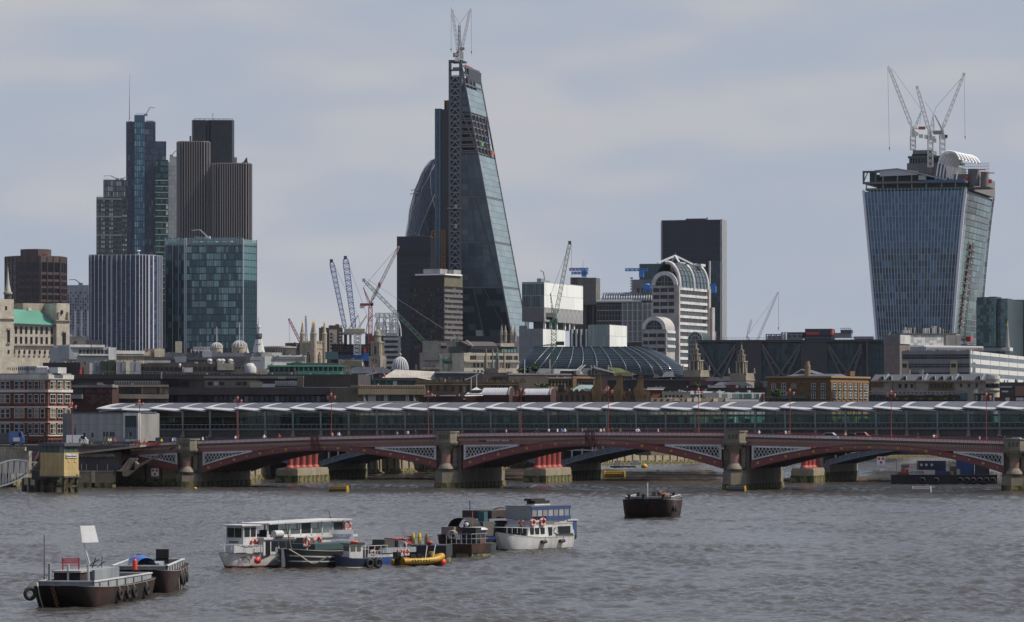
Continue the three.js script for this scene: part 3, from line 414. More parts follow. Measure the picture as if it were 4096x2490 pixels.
{
const f=new FR(840,2450,-4.5),X=(p)=>f.x(p),Y=(p)=>f.y(p),t=f.thing('ribbed_lobe_tower','tall brown tower of pale ribbed lobes around a black core','tower');
const skin=M([0.022,0.019,0.02],0.5),rib=M([0.27,0.245,0.24],0.6),core=M([0.018,0.022,0.03],0.35);
const lobe=(p0,p1,top,z0,cut,nf)=>{
const a=X(p0),b=X(p1),c=3.2,pl=[[a,z0 - 12],[a,z0 - c - 2],[a + 1.2,z0 - 1.4],[a + 4,z0],[b - c - 1,z0],[b - 1,z0 - 1.2],[b,z0 - c - 1],[b,z0 - 12]];
part(t,'lobe',prism([...pl,[b - 3,z0 - 28],[a + 3,z0 - 28]],GROUND,Y(top)),skin);part(t,'lobe_rim',prism(pl.map(([x,z])=>[x,z + 0.1]),Y(top),Y(top - 3)),rib);
for(let k=1;k + 1<pl.length;k++){const L=Math.hypot(pl[k + 1][0]- pl[k][0],pl[k + 1][1]- pl[k][1]),n=Math.max(1,Math.round(L / 1.45));fins(t,'steel_rib',pl[k],pl[k + 1],GROUND,Y(top - 1),range(n).map((i)=>(i + 0.5)/ n),0.42,0.55,rib);}
};
lobe(707,838,568,0);lobe(849,1005,656,4);part(t,'flat_panel',box(X(836),X(851),GROUND,Y(652),-10,-2.2),M([0.16,0.13,0.125],0.7));
const cp=[[X(766),-30],[X(766),-11],[X(772),-8.5],[X(822),-8.5],[X(827),-10],[X(836),-10],[X(842),-8],[X(928),-8],[X(937),-12],[X(937),-32]];
part(t,'core',prism(cp,GROUND,Y(477)),core);part(t,'core_rim',[prism(cp.map(([x,z])=>[x*1.0 + 0.05,z + 0.12]),Y(480),Y(476))],M([0.06,0.065,0.07],0.6));
panes(t,'louvre',[...face([X(775),-8.5],[X(820),-8.5],Y(645),Y(484),8,9,{gx:0.25,gy:0.35,pick:noisePick(2,[0.4,0.3,0.3])}),...face([X(844),-8],[X(927),-8],Y(645),Y(484),14,9,{gx:0.25,gy:0.35,pick:noisePick(3,[0.4,0.3,0.3])})],[M([0.016,0.02,0.027],0.4),M([0.022,0.027,0.036],0.4),M([0.012,0.015,0.02],0.5)]);
part(t,'roof_ring',[...range(9).map((i)=>box(X(778 + i*19),X(780 + i*19),Y(477),Y(469),-14,-13.6)),box(X(776),X(932),Y(470),Y(468),-14,-13.4),cyl([X(851),Y(477),-16],[X(851),Y(443),-16],0.2,0.1),bar([X(847),Y(452),-16],[X(855),Y(452),-16],0.2)],M([0.18,0.19,0.2],0.6));
part(t,'side_stub',box(X(937),X(948),GROUND,Y(623),-30,-14),rib);part(t,'cradle',[box(X(968),X(992),Y(656),Y(648),-6,-2),ext([[X(972),Y(648)],[X(990),Y(648)],[X(988),Y(628)],[X(982),Y(632)]],-5,-3),box(X(757),X(764),Y(568),Y(542),-8,-6)],M([0.05,0.05,0.055],0.7));
}
{
const f=new FR(972,2150,7),X=(p,z=0)=>f.x(p,z),Y=(p)=>f.y(p),t=f.thing('teal_glass_block','broad teal glass office block with a curved top and lit blinds','office block');
const A=[X(659,-4),-4],B=[X(738),0.4],C=[0,0],D=[X(1026,-16),-16],cap=[A,B,C,D,[D[0]- 10,-42],[A[0],-42]];
part(t,'core',prism(cap,GROUND,Y(976)),M([0.02,0.035,0.04],0.3));part(t,'roof',prism(cap.map(([x,z])=>[x*0.98,z - 1]),Y(976),Y(968)),plantGrey);
const gl=[glass([0.05,0.095,0.12]),glass([0.07,0.135,0.155]),glass([0.17,0.28,0.285]),glass([0.24,0.37,0.36]),glass([0.022,0.042,0.055])];
const front=face(B,C,Y(1395),Y(985),24,15,{gx:0.14,gy:0.55,pick:(i,j)=>{const b=hash(i / 3|0,j,31),c=hash(i,j,33);return b>0.55?(c>0.45?2:c>0.15?3:0):c>0.9?2:c>0.5?1:0;}});
panes(t,'window',front,gl,300);
panes(t,'side_window',[...face(A,B,Y(1395),Y(985),6,15,{gx:0.2,gy:0.45,pick:noisePick(35,[0.25,0.1,0,0,0.65])}),...face(C,D,Y(1395),Y(985),5,15,{gx:0.2,gy:0.4,pick:(i,j)=>j>4?4:1})],gl);  // lower panes of the right facet are painted dark as a reflection
panes(t,'screen_pane',[...face(A,B,Y(983),Y(952),6,1,{gx:0.2,gy:0.2}),...face(B,C,Y(983),Y(950),16,1,{gx:0.2,gy:0.2}),...face(C,D,Y(983),Y(957),5,1,{gx:0.2,gy:0.2})],[M([0.55,0.75,0.76],0.05,{transmission:0.85,ior:1.6})]);
const sp=even(9,0,1);fins(t,'mullion_fin',B,C,GROUND,Y(956),sp.slice(1,8),0.3,0.55,M([0.13,0.13,0.14],0.6));fins(t,'white_fin',B,C,GROUND,Y(952),[0,0.028,1],0.5,0.6,M([0.55,0.55,0.56],0.5));fins(t,'corner_fin',A,B,GROUND,Y(950),[0.02,0.4,0.7],0.3,0.4,M([0.32,0.33,0.35],0.5));fins(t,'corner_fin',C,D,GROUND,Y(955),[0.985],0.3,0.4,M([0.32,0.33,0.35],0.5));
for(const p of[[761,799],[822,860],[884,921]])part(t,'roof_housing',box(X(p[0]),X(p[1]),Y(975),Y(964),-9,-1.5),M([0.75,0.75,0.7],0.6));roofArm(t,X(822),Y(976)+ 3,-6,-9,4,whiteMetal);part(t,'roof_pipe',[bar([X(770),Y(945),-5],[X(830),Y(952),-5],0.5)],plantGrey);
}
{
const f=new FR(1722,2420,4),X=(p)=>f.x(p),Y=(p)=>f.y(p),t=f.thing('black_tower','plain black glass tower left of the wedge tower','tower');
part(t,'wall',box(X(1587),0,GROUND,Y(946),-30,0),M([0.008,0.009,0.014],0.35));const g=glass([0.010,0.012,0.022],1.5,0.15),g2=glass([0.013,0.015,0.027],1.5,0.15),g3=M([0.006,0.006,0.008],0.5);
panes(t,'window',face([X(1588),0],[X(1721),0],Y(1390),Y(950),12,17,{gx:0.15,gy:0.25,pick:(i,j)=>j===2?2:hash(i,j,3)>0.5?1:0}),[g,g2,g3]);part(t,'roof_gear',[box(X(1650),X(1672),Y(946),Y(936),-8,-4),box(X(1655),X(1659),Y(946),Y(928),-6,-4),box(X(1668),X(1719),Y(946),Y(943),-20,-1)],M([0.12,0.12,0.13],0.7));
}
{
const f=new FR(1775,1950,27),X=(p)=>f.x(p),Y=(p,x=0,z=0)=>f.y(p,x,z),w=f.z(1848),t=f.thing('brown_office_block','dark brown office block with a white roof slab and a striped lit side','office block');
const br=M([0.032,0.028,0.03],0.7,{map:T.grime}),a=X(1637),y1=Y(1101);
part(t,'wall',box(a,0,GROUND,y1,w,0),br);part(t,'roof_slab',box(X(1663),1.2,y1,y1 + 0.7,w + 2,0.8),M([0.75,0.74,0.70],0.7));
part(t,'penthouse',[box(X(1685),-3,y1 + 0.7,Y(1075),w*0.5,-2)],M([0.34,0.33,0.33],0.8,{map:T.grime}));part(t,'penthouse',[box(-2,1,y1 + 0.7,Y(1078),w + 3,w*0.45)],M([0.40,0.39,0.37],0.8,{map:T.grime}));
panes(t,'window',face([a,0],[0,0],Y(1400),Y(1148),15,12,{gx:0.5,gy:1.2,pick:(i,j)=>hash(i,j,2)>0.72?1:hash(i,j,9)>0.85?2:0}),[glass([0.01,0.01,0.012]),glass([0.035,0.032,0.032]),glass([0.07,0.065,0.062])]);
part(t,'parapet_grille',box(0.02,0.3,Y(1146),y1 - 0.4,w,0),M([0.19,0.17,0.11],0.8,{map:T.grime}));bands(t,'spandrel',[0,0],[0,w],range(12).map((j)=>Y(1168 + j*21)),1.35,0.4,M([0.21,0.185,0.18],0.7,{map:T.grime}));
panes(t,'side_window',face([0,0],[0,w],Y(1400),Y(1148),14,12,{gx:0.3,gy:0.3,pick:(i,j)=>hash(i,j,4)>0.8?1:0}),[glass([0.012,0.012,0.013]),glass([0.09,0.085,0.08])]);
}
{
const d=2600,f=new FR(1797,d,0),Y=(p)=>f.y(p),t=f.thing('bullet_tower','rounded bullet shaped glass tower with dark spiral bands, half hidden','tower');
const H=Y(619)- GROUND,prof=(v)=>interp([[0,24.5],[0.2,27.8],[0.4,29.6],[0.55,29.8],[0.65,29.1],[0.709,28.2],[0.8,25.6],[0.874,22.4],[0.945,17.2],[0.98,12.2],[0.995,8],[1,4]],v);
const pt=(th,v,o=0)=>{const r=prof(Math.min(v,0.9995))+ o;return[r*Math.sin(th),GROUND + v*H,r*Math.cos(th)];};
const na=72,nh=48,cells=range(12).map(()=>[]);for(let j=0;j<nh;j++)for(let i=0;i<na;i++){const v0=j / nh,v1=(j + 1)/ nh,tw=2.62,a0=i / na*6.2832 + v0*tw,a1=(i + 1)/ na*6.2832 + v0*tw,b0=a0 + tw / nh,b1=a1 + tw / nh;cells[(i / 6)|0].push([pt(a0,v0),pt(a1,v0),pt(b1,v1),pt(b0,v1)]);}
cells.forEach((c,k)=>part(t,k % 2?'dark_band':'pale_band',poly(c),k % 2?glass([0.012,0.018,0.035],1.7):glass([0.03,0.047,0.07],2.1)));
for(let k=0;k<12;k++)part(t,'spiral_rib',tube(range(40).map((i)=>pt(k / 12*6.2832 + i / 40*2.62,i / 40,0.1)),0.22,4,80),M([0.5,0.5,0.5],0.4));for(let k=0;k<18;k++)part(t,'cross_rib',tube(range(30).map((i)=>pt(k / 18*6.2832 - i / 30*2.62,i / 30,0.08)),0.12,4,60),M([0.22,0.23,0.25],0.4));
for(let j=4;j<44;j +=2)part(t,'floor_ring',torus(0,GROUND + j / nh*H,0,prof(j / nh)+ 0.05,0.1,Math.PI / 2),M([0.16,0.17,0.19],0.4));
part(t,'cradle_rail',[bar([-24.5,Y(764),5],[-20,Y(762),16],0.4),bar([-25.2,Y(779),5],[-20,Y(777),17],0.4)],plantGrey);
}
{
const d=2480,f=new FR(2119,d,12.6),Y=(p)=>f.y(p),fx=(py)=>1849 + 0.184*(py - 272),X=(p)=>f.x(p),xf=(py)=>X(fx(py)),W=-47,x0=X(1847),t=f.thing('wedge_tower','tall slanting wedge shaped glass tower under construction with open steel floors','tower');
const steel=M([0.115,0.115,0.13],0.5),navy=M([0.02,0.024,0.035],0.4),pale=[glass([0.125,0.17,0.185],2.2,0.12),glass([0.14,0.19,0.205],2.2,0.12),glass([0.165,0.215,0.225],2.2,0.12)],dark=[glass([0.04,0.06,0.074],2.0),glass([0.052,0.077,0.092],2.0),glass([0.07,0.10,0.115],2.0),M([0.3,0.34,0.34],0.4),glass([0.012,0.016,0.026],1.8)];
const Hpt=(py,z,x=xf(py))=>[x,Y(py),z];
const solid=(pa,pb,inset=0)=>hexa([x0,Y(pb),-0.1],[xf(pb)- 0.3,Y(pb),-0.1],[xf(pa)- 0.3,Y(pa),-0.1],[x0,Y(pa),-0.1],[x0,Y(pb),W + inset],[xf(pb)- 0.3,Y(pb),W + inset],[xf(pa)- 0.3,Y(pa),W + inset],[x0,Y(pa),W + inset]);
part(t,'core',solid(612,1741),navy);part(t,'upper_core',solid(340,446),navy);
const floors=(pa,pb,n,sk)=>{const fr=[],rt=[];for(let j=0;j<n;j++){const a=mix(pa,pb,j / n),b=mix(pa,pb,(j + 0.965)/ n),xm=xf((a + b)/ 2),cols=Math.max(1,Math.round((xm - x0)/ 4.2));
if(!sk)for(let i=0;i<cols;i++){const u0=(i + 0.012)/ cols,u1=(i + 0.988)/ cols,g=(u,y)=>[mix(x0,xf(y),u),Y(y)],h=hash(i,j,12);fr.push([[...g(u0,b),0.06],[...g(u1,b),0.06],[...g(u1,a),0.06],[...g(u0,a),0.06],pa>1140?(h>0.97?3:h>0.8?0:4):h>0.985?3:h>0.6?1:h>0.4?2:0]);}  // lowest panes get darker glass to paint in a navy reflection
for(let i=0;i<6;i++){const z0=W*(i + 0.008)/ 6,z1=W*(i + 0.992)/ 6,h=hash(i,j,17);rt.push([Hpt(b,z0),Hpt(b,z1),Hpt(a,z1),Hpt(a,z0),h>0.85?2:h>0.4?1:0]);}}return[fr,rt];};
const pane=(q,name,ms,o)=>{const[a,b,c,e,k]=q,off=(p)=>[p[0]- o[0],p[1]- o[1],p[2]- o[2]];part(t,name,hexa(a,b,c,e,off(a),off(b),off(c),off(e)),ms[k]);};
let nf=0,nr=0;const late=[[],[]];
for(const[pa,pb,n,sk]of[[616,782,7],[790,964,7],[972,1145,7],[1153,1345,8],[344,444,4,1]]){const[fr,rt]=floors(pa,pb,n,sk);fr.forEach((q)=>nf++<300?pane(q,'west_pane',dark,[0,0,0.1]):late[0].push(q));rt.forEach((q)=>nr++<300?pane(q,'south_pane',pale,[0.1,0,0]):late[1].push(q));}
if(late[0].length)stuff(t,'west_pane_field',late[0].map(([a,b,c,e])=>poly([[a,b,c,e]])),dark[4]);
for(const py of[786,968,1149]){part(t,'frame_line',[box(x0,xf(py),Y(py + 3),Y(py - 3),0,0.5)],steel);part(t,'slope_line',hexa(Hpt(py + 3,0.5),Hpt(py + 3,W),Hpt(py - 3,W),Hpt(py - 3,0.5),Hpt(py + 3,0.5,xf(py)- 1),Hpt(py + 3,W,xf(py)- 1),Hpt(py - 3,W,xf(py)- 1),Hpt(py - 3,0.5,xf(py)- 1)),steel);}
part(t,'edge_column',bar(Hpt(250,0.1),Hpt(1345,0.1),0.9),steel);part(t,'back_edge_column',bar(Hpt(254,W),Hpt(1345,W),0.9),steel);
for(const[a,b,u]of[[612,968,0],[790,1149,0.5],[968,1345,0],[1149,1345,0.5]])part(t,'west_brace',bar([mix(x0,xf(a),u)+ 1,Y(a),0.25],[mix(x0,xf(b),u + 0.45),Y(b),0.25],0.75,0.4),M([0.06,0.075,0.09],0.5));
for(let j=0;j<7;j++){const py=450 + j*26;part(t,'floor_slab',hexa([x0,Y(py)- 0.6,0],[xf(py),Y(py)- 0.6,0],[xf(py),Y(py),0],[x0,Y(py),0],[x0,Y(py)- 0.6,W],[xf(py),Y(py)- 0.6,W],[xf(py),Y(py),W],[x0,Y(py),W]),M([0.20,0.19,0.19],0.8));if(j)part(t,'edge_rail',[box(x0,xf(py),Y(py)+ 0.5,Y(py)+ 1.3,-0.1,0.05)],M([0.17 + 0.05*hash(j,1,1),0.15,0.15],0.8));}
part(t,'floor_shade_block',hexa([x0,Y(612),-10],[x0 + 7,Y(612),-10],[x0 + 5,Y(446),-10],[x0,Y(446),-10],[x0,Y(612),W],[x0 + 7,Y(612),W],[x0 + 5,Y(446),W],[x0,Y(446),W]),navy);  // navy block paints the shaded inside of the open floors
for(let i=0;i<6;i++){const z=W*i / 5;part(t,'raking_column',bar(Hpt(446,z),Hpt(612,z),1.0),steel);}part(t,'west_brace',bar([x0 + 0.5,Y(448),0.3],[xf(612),Y(612),0.3],0.8),steel);
for(let i=0;i<3;i++)part(t,'inner_column',bar([x0 + 2 + i*3,Y(448),-14 - i*9],[x0 + 3 + i*4,Y(612),-14 - i*9],0.8),steel);
for(const[py,z,c]of[[548,W*0.75,[0.03,0.08,0.2]],[600,W*0.9,[0.45,0.1,0.04]],[575,W*0.35,[0.1,0.3,0.12]]])part(t,'site_cabin',box(xf(py)- 4,xf(py)+ 0.3,Y(py),Y(py)+ 2.4,z - 3,z + 3),M(c,0.7));
for(let k=0;k<3;k++)part(t,'west_window_strip',box(x0 + 0.3,xf(360 + k*34)- 0.5,Y(386 + k*28),Y(364 + k*28),0,0.12),dark[2 - k % 2]);
for(let i=0;i<6;i++){const z=W*i / 5,b=i<4?340:300;part(t,'top_column',bar(Hpt(252,z),Hpt(b,z),1.0),steel);}for(const py of[256,292,330])part(t,'top_beam',bar(Hpt(py,0),Hpt(py,W),0.9),steel);
part(t,'top_beam',[bar([x0,Y(254),0],Hpt(254,0),0.8),bar([x0,Y(262),W],Hpt(262,W),0.8)],steel);
for(const[py,i,w]of[[278,0,1],[278,2,1],[312,0,1],[316,2,1]])part(t,'blue_sheet',[hexa(Hpt(py + 5,W*(i + 0.2)/ 5,xf(py)- 2),Hpt(py + 5,W*(i + 1.6)/ 5,xf(py)- 2),Hpt(py - 5,W*(i + 1.6)/ 5,xf(py)- 2),Hpt(py - 5,W*(i + 0.2)/ 5,xf(py)- 2),Hpt(py + 5,W*(i + 0.2)/ 5,xf(py)- 2.2),Hpt(py + 5,W*(i + 1.6)/ 5,xf(py)- 2.2),Hpt(py - 5,W*(i + 1.6)/ 5,xf(py)- 2.2),Hpt(py - 5,W*(i + 0.2)/ 5,xf(py)- 2.2))],M([0.05,0.14,0.36],0.7));
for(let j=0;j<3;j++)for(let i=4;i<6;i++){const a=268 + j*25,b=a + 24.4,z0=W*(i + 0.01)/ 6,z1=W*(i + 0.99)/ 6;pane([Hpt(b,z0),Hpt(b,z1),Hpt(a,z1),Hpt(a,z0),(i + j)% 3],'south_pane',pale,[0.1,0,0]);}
part(t,'top_shade_block',box(x0,x0 + 1.5,Y(345),Y(262),W,-12),navy);for(const py of[285,330])part(t,'top_deck',hexa([x0,Y(py)- 0.5,-1],[xf(py)- 1,Y(py)- 0.5,-1],[xf(py)- 1,Y(py),-1],[x0,Y(py),-1],[x0,Y(py)- 0.5,W],[xf(py)- 1,Y(py)- 0.5,W],[xf(py)- 1,Y(py),W],[x0,Y(py),W]),M([0.10,0.10,0.11],0.8));  // navy slab gives the open steel top a painted dark interior
part(t,'folded_loader',[bar([xf(256)- 1,Y(247),-14],[xf(256),Y(251),-28],0.6),bar([xf(256),Y(251),-28],[xf(256),Y(256),-34],0.6),box(xf(256)- 2,xf(256),Y(256),Y(252),-44,-34)],M([0.45,0.08,0.03],0.6));part(t,'green_netting',box(X(1797),X(1850),Y(242),Y(235),-12,-1),M([0.04,0.09,0.07],0.9));
const l0=X(1795),l1=X(1847);part(t,'frame_backing',box(l0 + 0.8,l1 - 0.6,GROUND,Y(300),-20,-2.5),navy);
part(t,'ladder_column',box(l0,l0 + 1.3,GROUND,Y(234),-2,0.6),steel);part(t,'ladder_column',box(l1 - 1.6,l1,GROUND,Y(234),-2,0.6),steel);
const lt=M([0.24,0.24,0.27],0.5);for(let j=0;j<33;j++){const a=298 + j*26,m=(l0 + l1)/ 2;if(a>1110)break;part(t,'ladder_beam',box(l0 + 1.3,l1 - 1.6,Y(a + 2),Y(a - 2),-1,0.4),lt);part(t,'ladder_brace',bar([l0 + 1.3,Y(a + 24),0.2],[m,Y(a + 3),0.2],0.55),lt);part(t,'ladder_brace',bar([l1 - 1.6,Y(a + 24),0.2],[m,Y(a + 3),0.2],0.55),lt);}
part(t,'ladder_beam',[box(l0,l1,Y(240),Y(234),-2,0.8),box(l0,l1,Y(278),Y(272),-2,0.6)],steel);part(t,'site_stair',[box(l0 + 2,l1 - 2,Y(272),Y(262),-6,-2)],M([0.3,0.32,0.34],0.7));
part(t,'dark_shaft',box(X(1759),l0,GROUND,Y(430),-28,-3),M([0.012,0.015,0.028],0.35));const s0=X(1735),s1=X(1759);part(t,'lift_strip',box(s0,s1,GROUND,Y(427),-26,-2.5),M([0.03,0.06,0.09],0.4));
panes(t,'lift_glass',face([s0,-2.5],[s1,-2.5],Y(1080),Y(430),3,25,{gx:0.5,gy:0.35,pick:(i,j)=>i===1?(j % 3):3}),[glass([0.03,0.075,0.13],2.2),glass([0.04,0.095,0.15],2.2),glass([0.02,0.055,0.10],2.2),glass([0.08,0.13,0.16],2.2)]);
part(t,'steel_core',[box(X(1766),X(1795),Y(430),Y(392),-24,-8)],M([0.10,0.075,0.05],0.7));const or=M([0.40,0.17,0.04],0.6);for(const p of[1766,1778,1790])part(t,'orange_post',box(X(p),X(p + 3),Y(430),Y(391),-8,-7),or);
for(const p of[1722,1763]){const a=X(p),b=X(p + 15);part(t,'orange_shaft',box(a + 0.3,b - 0.3,GROUND,Y(916),-12,-3.2),M([0.03,0.035,0.05],0.6));for(let j=0;j<7;j++){part(t,'orange_beam',box(a,b,Y(918 + j*26 + 3),Y(918 + j*26),-3.2,-2),or);part(t,'orange_brace',bar([a,Y(918 + j*26 + 3),-2.4],[b,Y(918 + j*26 + 24),-2.4],0.3),or);}part(t,'orange_post',[box(a,a + 0.5,Y(1100),Y(916),-3.2,-2),box(b - 0.5,b,Y(1100),Y(916),-3.2,-2)],or);}
part(t,'hoist_cage',[box(l0 - 0.3,l1 + 0.2,Y(832),Y(829),0.4,3),box(X(1822),X(1832),Y(829),Y(815),0.5,2.5),box(X(1822),X(1832),Y(912),Y(893),0.5,2.5)],M([0.4,0.35,0.3],0.7));
}
{
const d=1900,box3=(name,label,pc,pl,pr,ptop,pbot,al)=>{const f=new FR(pc,d,al),w=f.z(pr),t=f.thing(name,label,'office building');return[f,t,f.x(pl),w,f.y(ptop),f.y(pbot)];};
const white=M([0.80,0.81,0.77],0.55),mesh1=M([0.42,0.42,0.41],0.7,{map:T.grime}),greyP=M([0.24,0.255,0.265],0.5,{map:T.metal}),gl=[glass([0.05,0.08,0.085]),glass([0.09,0.13,0.13]),glass([0.03,0.04,0.05])];
const[f,t,a,w,y1,y0]=box3('white_box_building','office building of a big white box raised on columns above a lower white box',2176,2088,2331,1128,1287,19);
part(t,'upper_box',box(a,0,y0,y1,w,0),M([0.30,0.31,0.32],0.6));const ym=f.y(1231);
panes(t,'white_panel',face([0,0],[0,w],ym,y1 - 0.3,18,2,{gx:0.12,gy:0.12,out:0.1,pick:(i,j)=>hash(i,j,3)>0.5?0:1}),[white,M([0.74,0.755,0.71],0.5)]);panes(t,'mesh_panel',face([0,0],[0,w],y0,ym,9,1,{gx:0.1,gy:0.1,out:0.06}),[mesh1]);
panes(t,'window',face([a,0],[0,0],ym,y1 - 0.8,13,2,{gx:0.22,gy:0.4,pick:noisePick(5,[0.45,0.35,0.2])}),gl);panes(t,'mesh_panel',face([a,0],[0,0],y0,ym,5,1,{gx:0.1,gy:0.1,out:0.06}),[M([0.15,0.14,0.14],0.7)]);
const yl=f.y(1315),lw=f.z(2268),la=f.x(2073);
part(t,'lower_box',box(la,-1,GROUND,yl,lw,-1.2),greyP);panes(t,'white_panel',face([-1,-1.2],[-1,lw],f.y(1388),yl - 0.2,14,1,{gx:0.12,gy:0.1,out:0.08,pick:noisePick(2,[0.5,0.5])}),[white,M([0.74,0.755,0.71],0.5)]);panes(t,'grey_panel',face([la,-1.2],[-1,-1.2],f.y(1420),yl - 0.2,2,2,{gx:0.15,gy:0.15,out:0.06}),[greyP]);
for(const p of[2105,2188,2212,2235]){const z=p<2176?-2:f.z(p),x=p<2176?f.x(p):-1.2;part(t,'stilt',box(x - 0.5,x + 0.5,yl,y0,z - 0.5,z + 0.5),white);}for(const p of[2270,2306])part(t,'stilt',box(-2,-1,yl,y0,f.z(p)- 0.6,f.z(p)+ 0.6),white);
part(t,'terrace_glass',[box(la,a + 2,yl,yl + 1.4,-1.4,-1.3)],glass([0.12,0.18,0.18]));part(t,'stair_core',box(a + 4,-5,yl,y0,w + 6,-5),M([0.10,0.10,0.11],0.7));
part(t,'roof_gear',[box(f.x(2137),f.x(2154),y1,f.y(1113),-8,-4),box(f.x(2168),-1,y1,f.y(1121),-12,-6),bar([-2,y1,-8],[f.x(2152),f.y(1086),-8],0.35),bar([f.x(2152),f.y(1086),-8],[f.x(2139),f.y(1080),-8],0.3)],M([0.22,0.22,0.23],0.7));
const[f2,t2,a2,w2,z1]=box3('small_white_box','small pale box building with one bright white side, right of the raised white box',2438,2352,2507,1299,1390,20);
part(t2,'wall',box(a2,0,GROUND,z1,w2,0),M([0.22,0.27,0.26],0.5));panes(t2,'white_panel',face([0,0],[0,w2],f2.y(1388),z1 - 0.2,9,2,{gx:0.12,gy:0.12,out:0.08,pick:noisePick(2,[0.5,0.5])}),[white,M([0.74,0.755,0.71],0.5)]);panes(t2,'green_panel',face([a2,0],[0,0],f2.y(1388),z1 - 0.2,6,2,{gx:0.12,gy:0.12,out:0.06,pick:noisePick(9,[0.5,0.5])}),[M([0.26,0.32,0.30],0.35),M([0.22,0.28,0.265],0.35)]);
const c0=f2.x(2268),c1=f2.x(2352);part(t2,'glazed_link',box(c0,c1,GROUND,f2.y(1317),-14,-4),glass([0.015,0.035,0.035]));for(const p of[2276,2294,2312,2334])part(t2,'link_column',box(f2.x(p),f2.x(p)+ 0.8,GROUND,f2.y(1316),-4.2,-3),whiteMetal);
}
{
const f=new FR(2610,2300,10),X=(p)=>f.x(p),Y=(p)=>f.y(p),t=f.thing('pipework_building','grey building wrapped in steel pipes and frames under a glazed barrel roof','office building');
const conc=M([0.20,0.19,0.185],0.8,{map:T.grime}),dk=M([0.035,0.037,0.045],0.6),tubeM=M([0.42,0.43,0.44],0.35,{metalness:0.3});
part(t,'service_tower',box(X(2310),X(2384),Y(1218),Y(1110),-16,0),conc);panes(t,'tower_panel',face([X(2332),0],[X(2383),0],Y(1218),Y(1112),2,4,{gx:0.25,gy:0.25}),[conc]);part(t,'tower_leg',[box(X(2332),X(2344),GROUND,Y(1218),-10,-2),box(X(2366),X(2376),GROUND,Y(1218),-10,-2),box(X(2350),X(2358),GROUND,Y(1218),-12,-6)],dk);part(t,'service_tower',box(X(2275),X(2340),GROUND,Y(1107),-24,-6),M([0.15,0.135,0.12],0.8,{map:T.grime}));
part(t,'atrium_core',box(X(2385),X(2610),GROUND,Y(1200),-26,-1.2),dk);
const vx0=X(2405),vx1=X(2605),R0=Y(1168)- Y(1202),vy=Y(1202);part(t,'vault',grid(10,10,(u,v)=>[mix(vx0,vx1,u),vy + R0*Math.sin(v*Math.PI / 2),-1 - 9*(1 - Math.cos(v*Math.PI / 2))]),glass([0.10,0.12,0.13]));
for(let i=0;i<=20;i++){const x=mix(vx0,vx1,i / 20);part(t,'vault_rib',tube(range(7).map((k)=>{const a=k / 6*Math.PI / 2;return[x,vy + R0*Math.sin(a),-0.9 - 9*(1 - Math.cos(a))];}),0.28,5,10),tubeM);}for(let k=1;k<6;k++){const a=k / 6*Math.PI / 2;part(t,'vault_purlin',bar([vx0,vy + R0*Math.sin(a),-0.8 - 9*(1 - Math.cos(a))],[vx1,vy + R0*Math.sin(a),-0.8 - 9*(1 - Math.cos(a))],0.3),tubeM);}
part(t,'duct',[cyl([X(2386),Y(1205),0.2],[X(2566),Y(1205),0.2],0.9,0.9,10)],M([0.5,0.5,0.5],0.3,{metalness:0.6}));
for(let j=0;j<8;j++)part(t,'floor_beam',box(X(2386),X(2608),Y(1222 + j*21),Y(1219 + j*21),-1,0),j % 2?tubeM:M([0.15,0.14,0.13],0.6));for(let i=0;i<24;i++){const x=mix(X(2490),X(2606),i / 23);part(t,'frame_tube',cyl([x,Y(1370),0.4],[x,Y(1212),0.4],i % 4?0.16:0.3,i % 4?0.16:0.3,5),tubeM);}for(let i=0;i<9;i++){const x=mix(X(2388),X(2484),i / 8);part(t,'frame_tube',cyl([x,Y(1370),0.4],[x,Y(1220),0.4],0.22,0.22,5),M([0.12,0.115,0.11],0.5));}
part(t,'service_tower',box(X(2526),X(2612),Y(1210),Y(1118),-14,-3),M([0.24,0.235,0.235],0.8,{map:T.grime}));panes(t,'tower_window',face([X(2540),-3],[X(2600),-3],Y(1170),Y(1152),3,1,{gx:1.2,gy:0.2}),[glass([0.04,0.04,0.045])]);part(t,'spiral_stair',range(9).map((k)=>ball(X(2523),Y(1112 + k*11),-4,0.9,6,0.7)),tubeM);
const blue=M([0.05,0.19,0.50],0.5);for(const[pm,py,p0,p1,two]of[[2332,1105,2274,2349,1],[2562,1108,2498,2586,0],[2852,1172,2838,2858,0]]){const g=[box(X(pm)- 1.3,X(pm)+ 1.3,Y(py),Y(py - 26),-6,-3),truss([X(p0),Y(py - 30),-4.5],[X(p1),Y(py - 30),-4.5],1.3,1.3,10,0.4)];if(two)g.push(truss([X(p0 + 10),Y(py - 15),-3.2],[X(p1),Y(py - 15),-3.2],1.2,1.2,9,0.4));part(t,'roof_crane',g,blue);}
part(t,'cradle_crane',[box(X(2576),X(2605),Y(1156),Y(1142),-1,1.5),ball(X(2590),Y(1140),0.2,1.7,8,0.5),truss([X(2574),Y(1162),0.5],[X(2604),Y(1162),0.5],1.4,1.4,5,0.3)],blue);part(t,'aerial_mast',cyl([X(2327),Y(1080),-5],[X(2327),Y(1040),-5],0.2,0.08),tubeM);
}
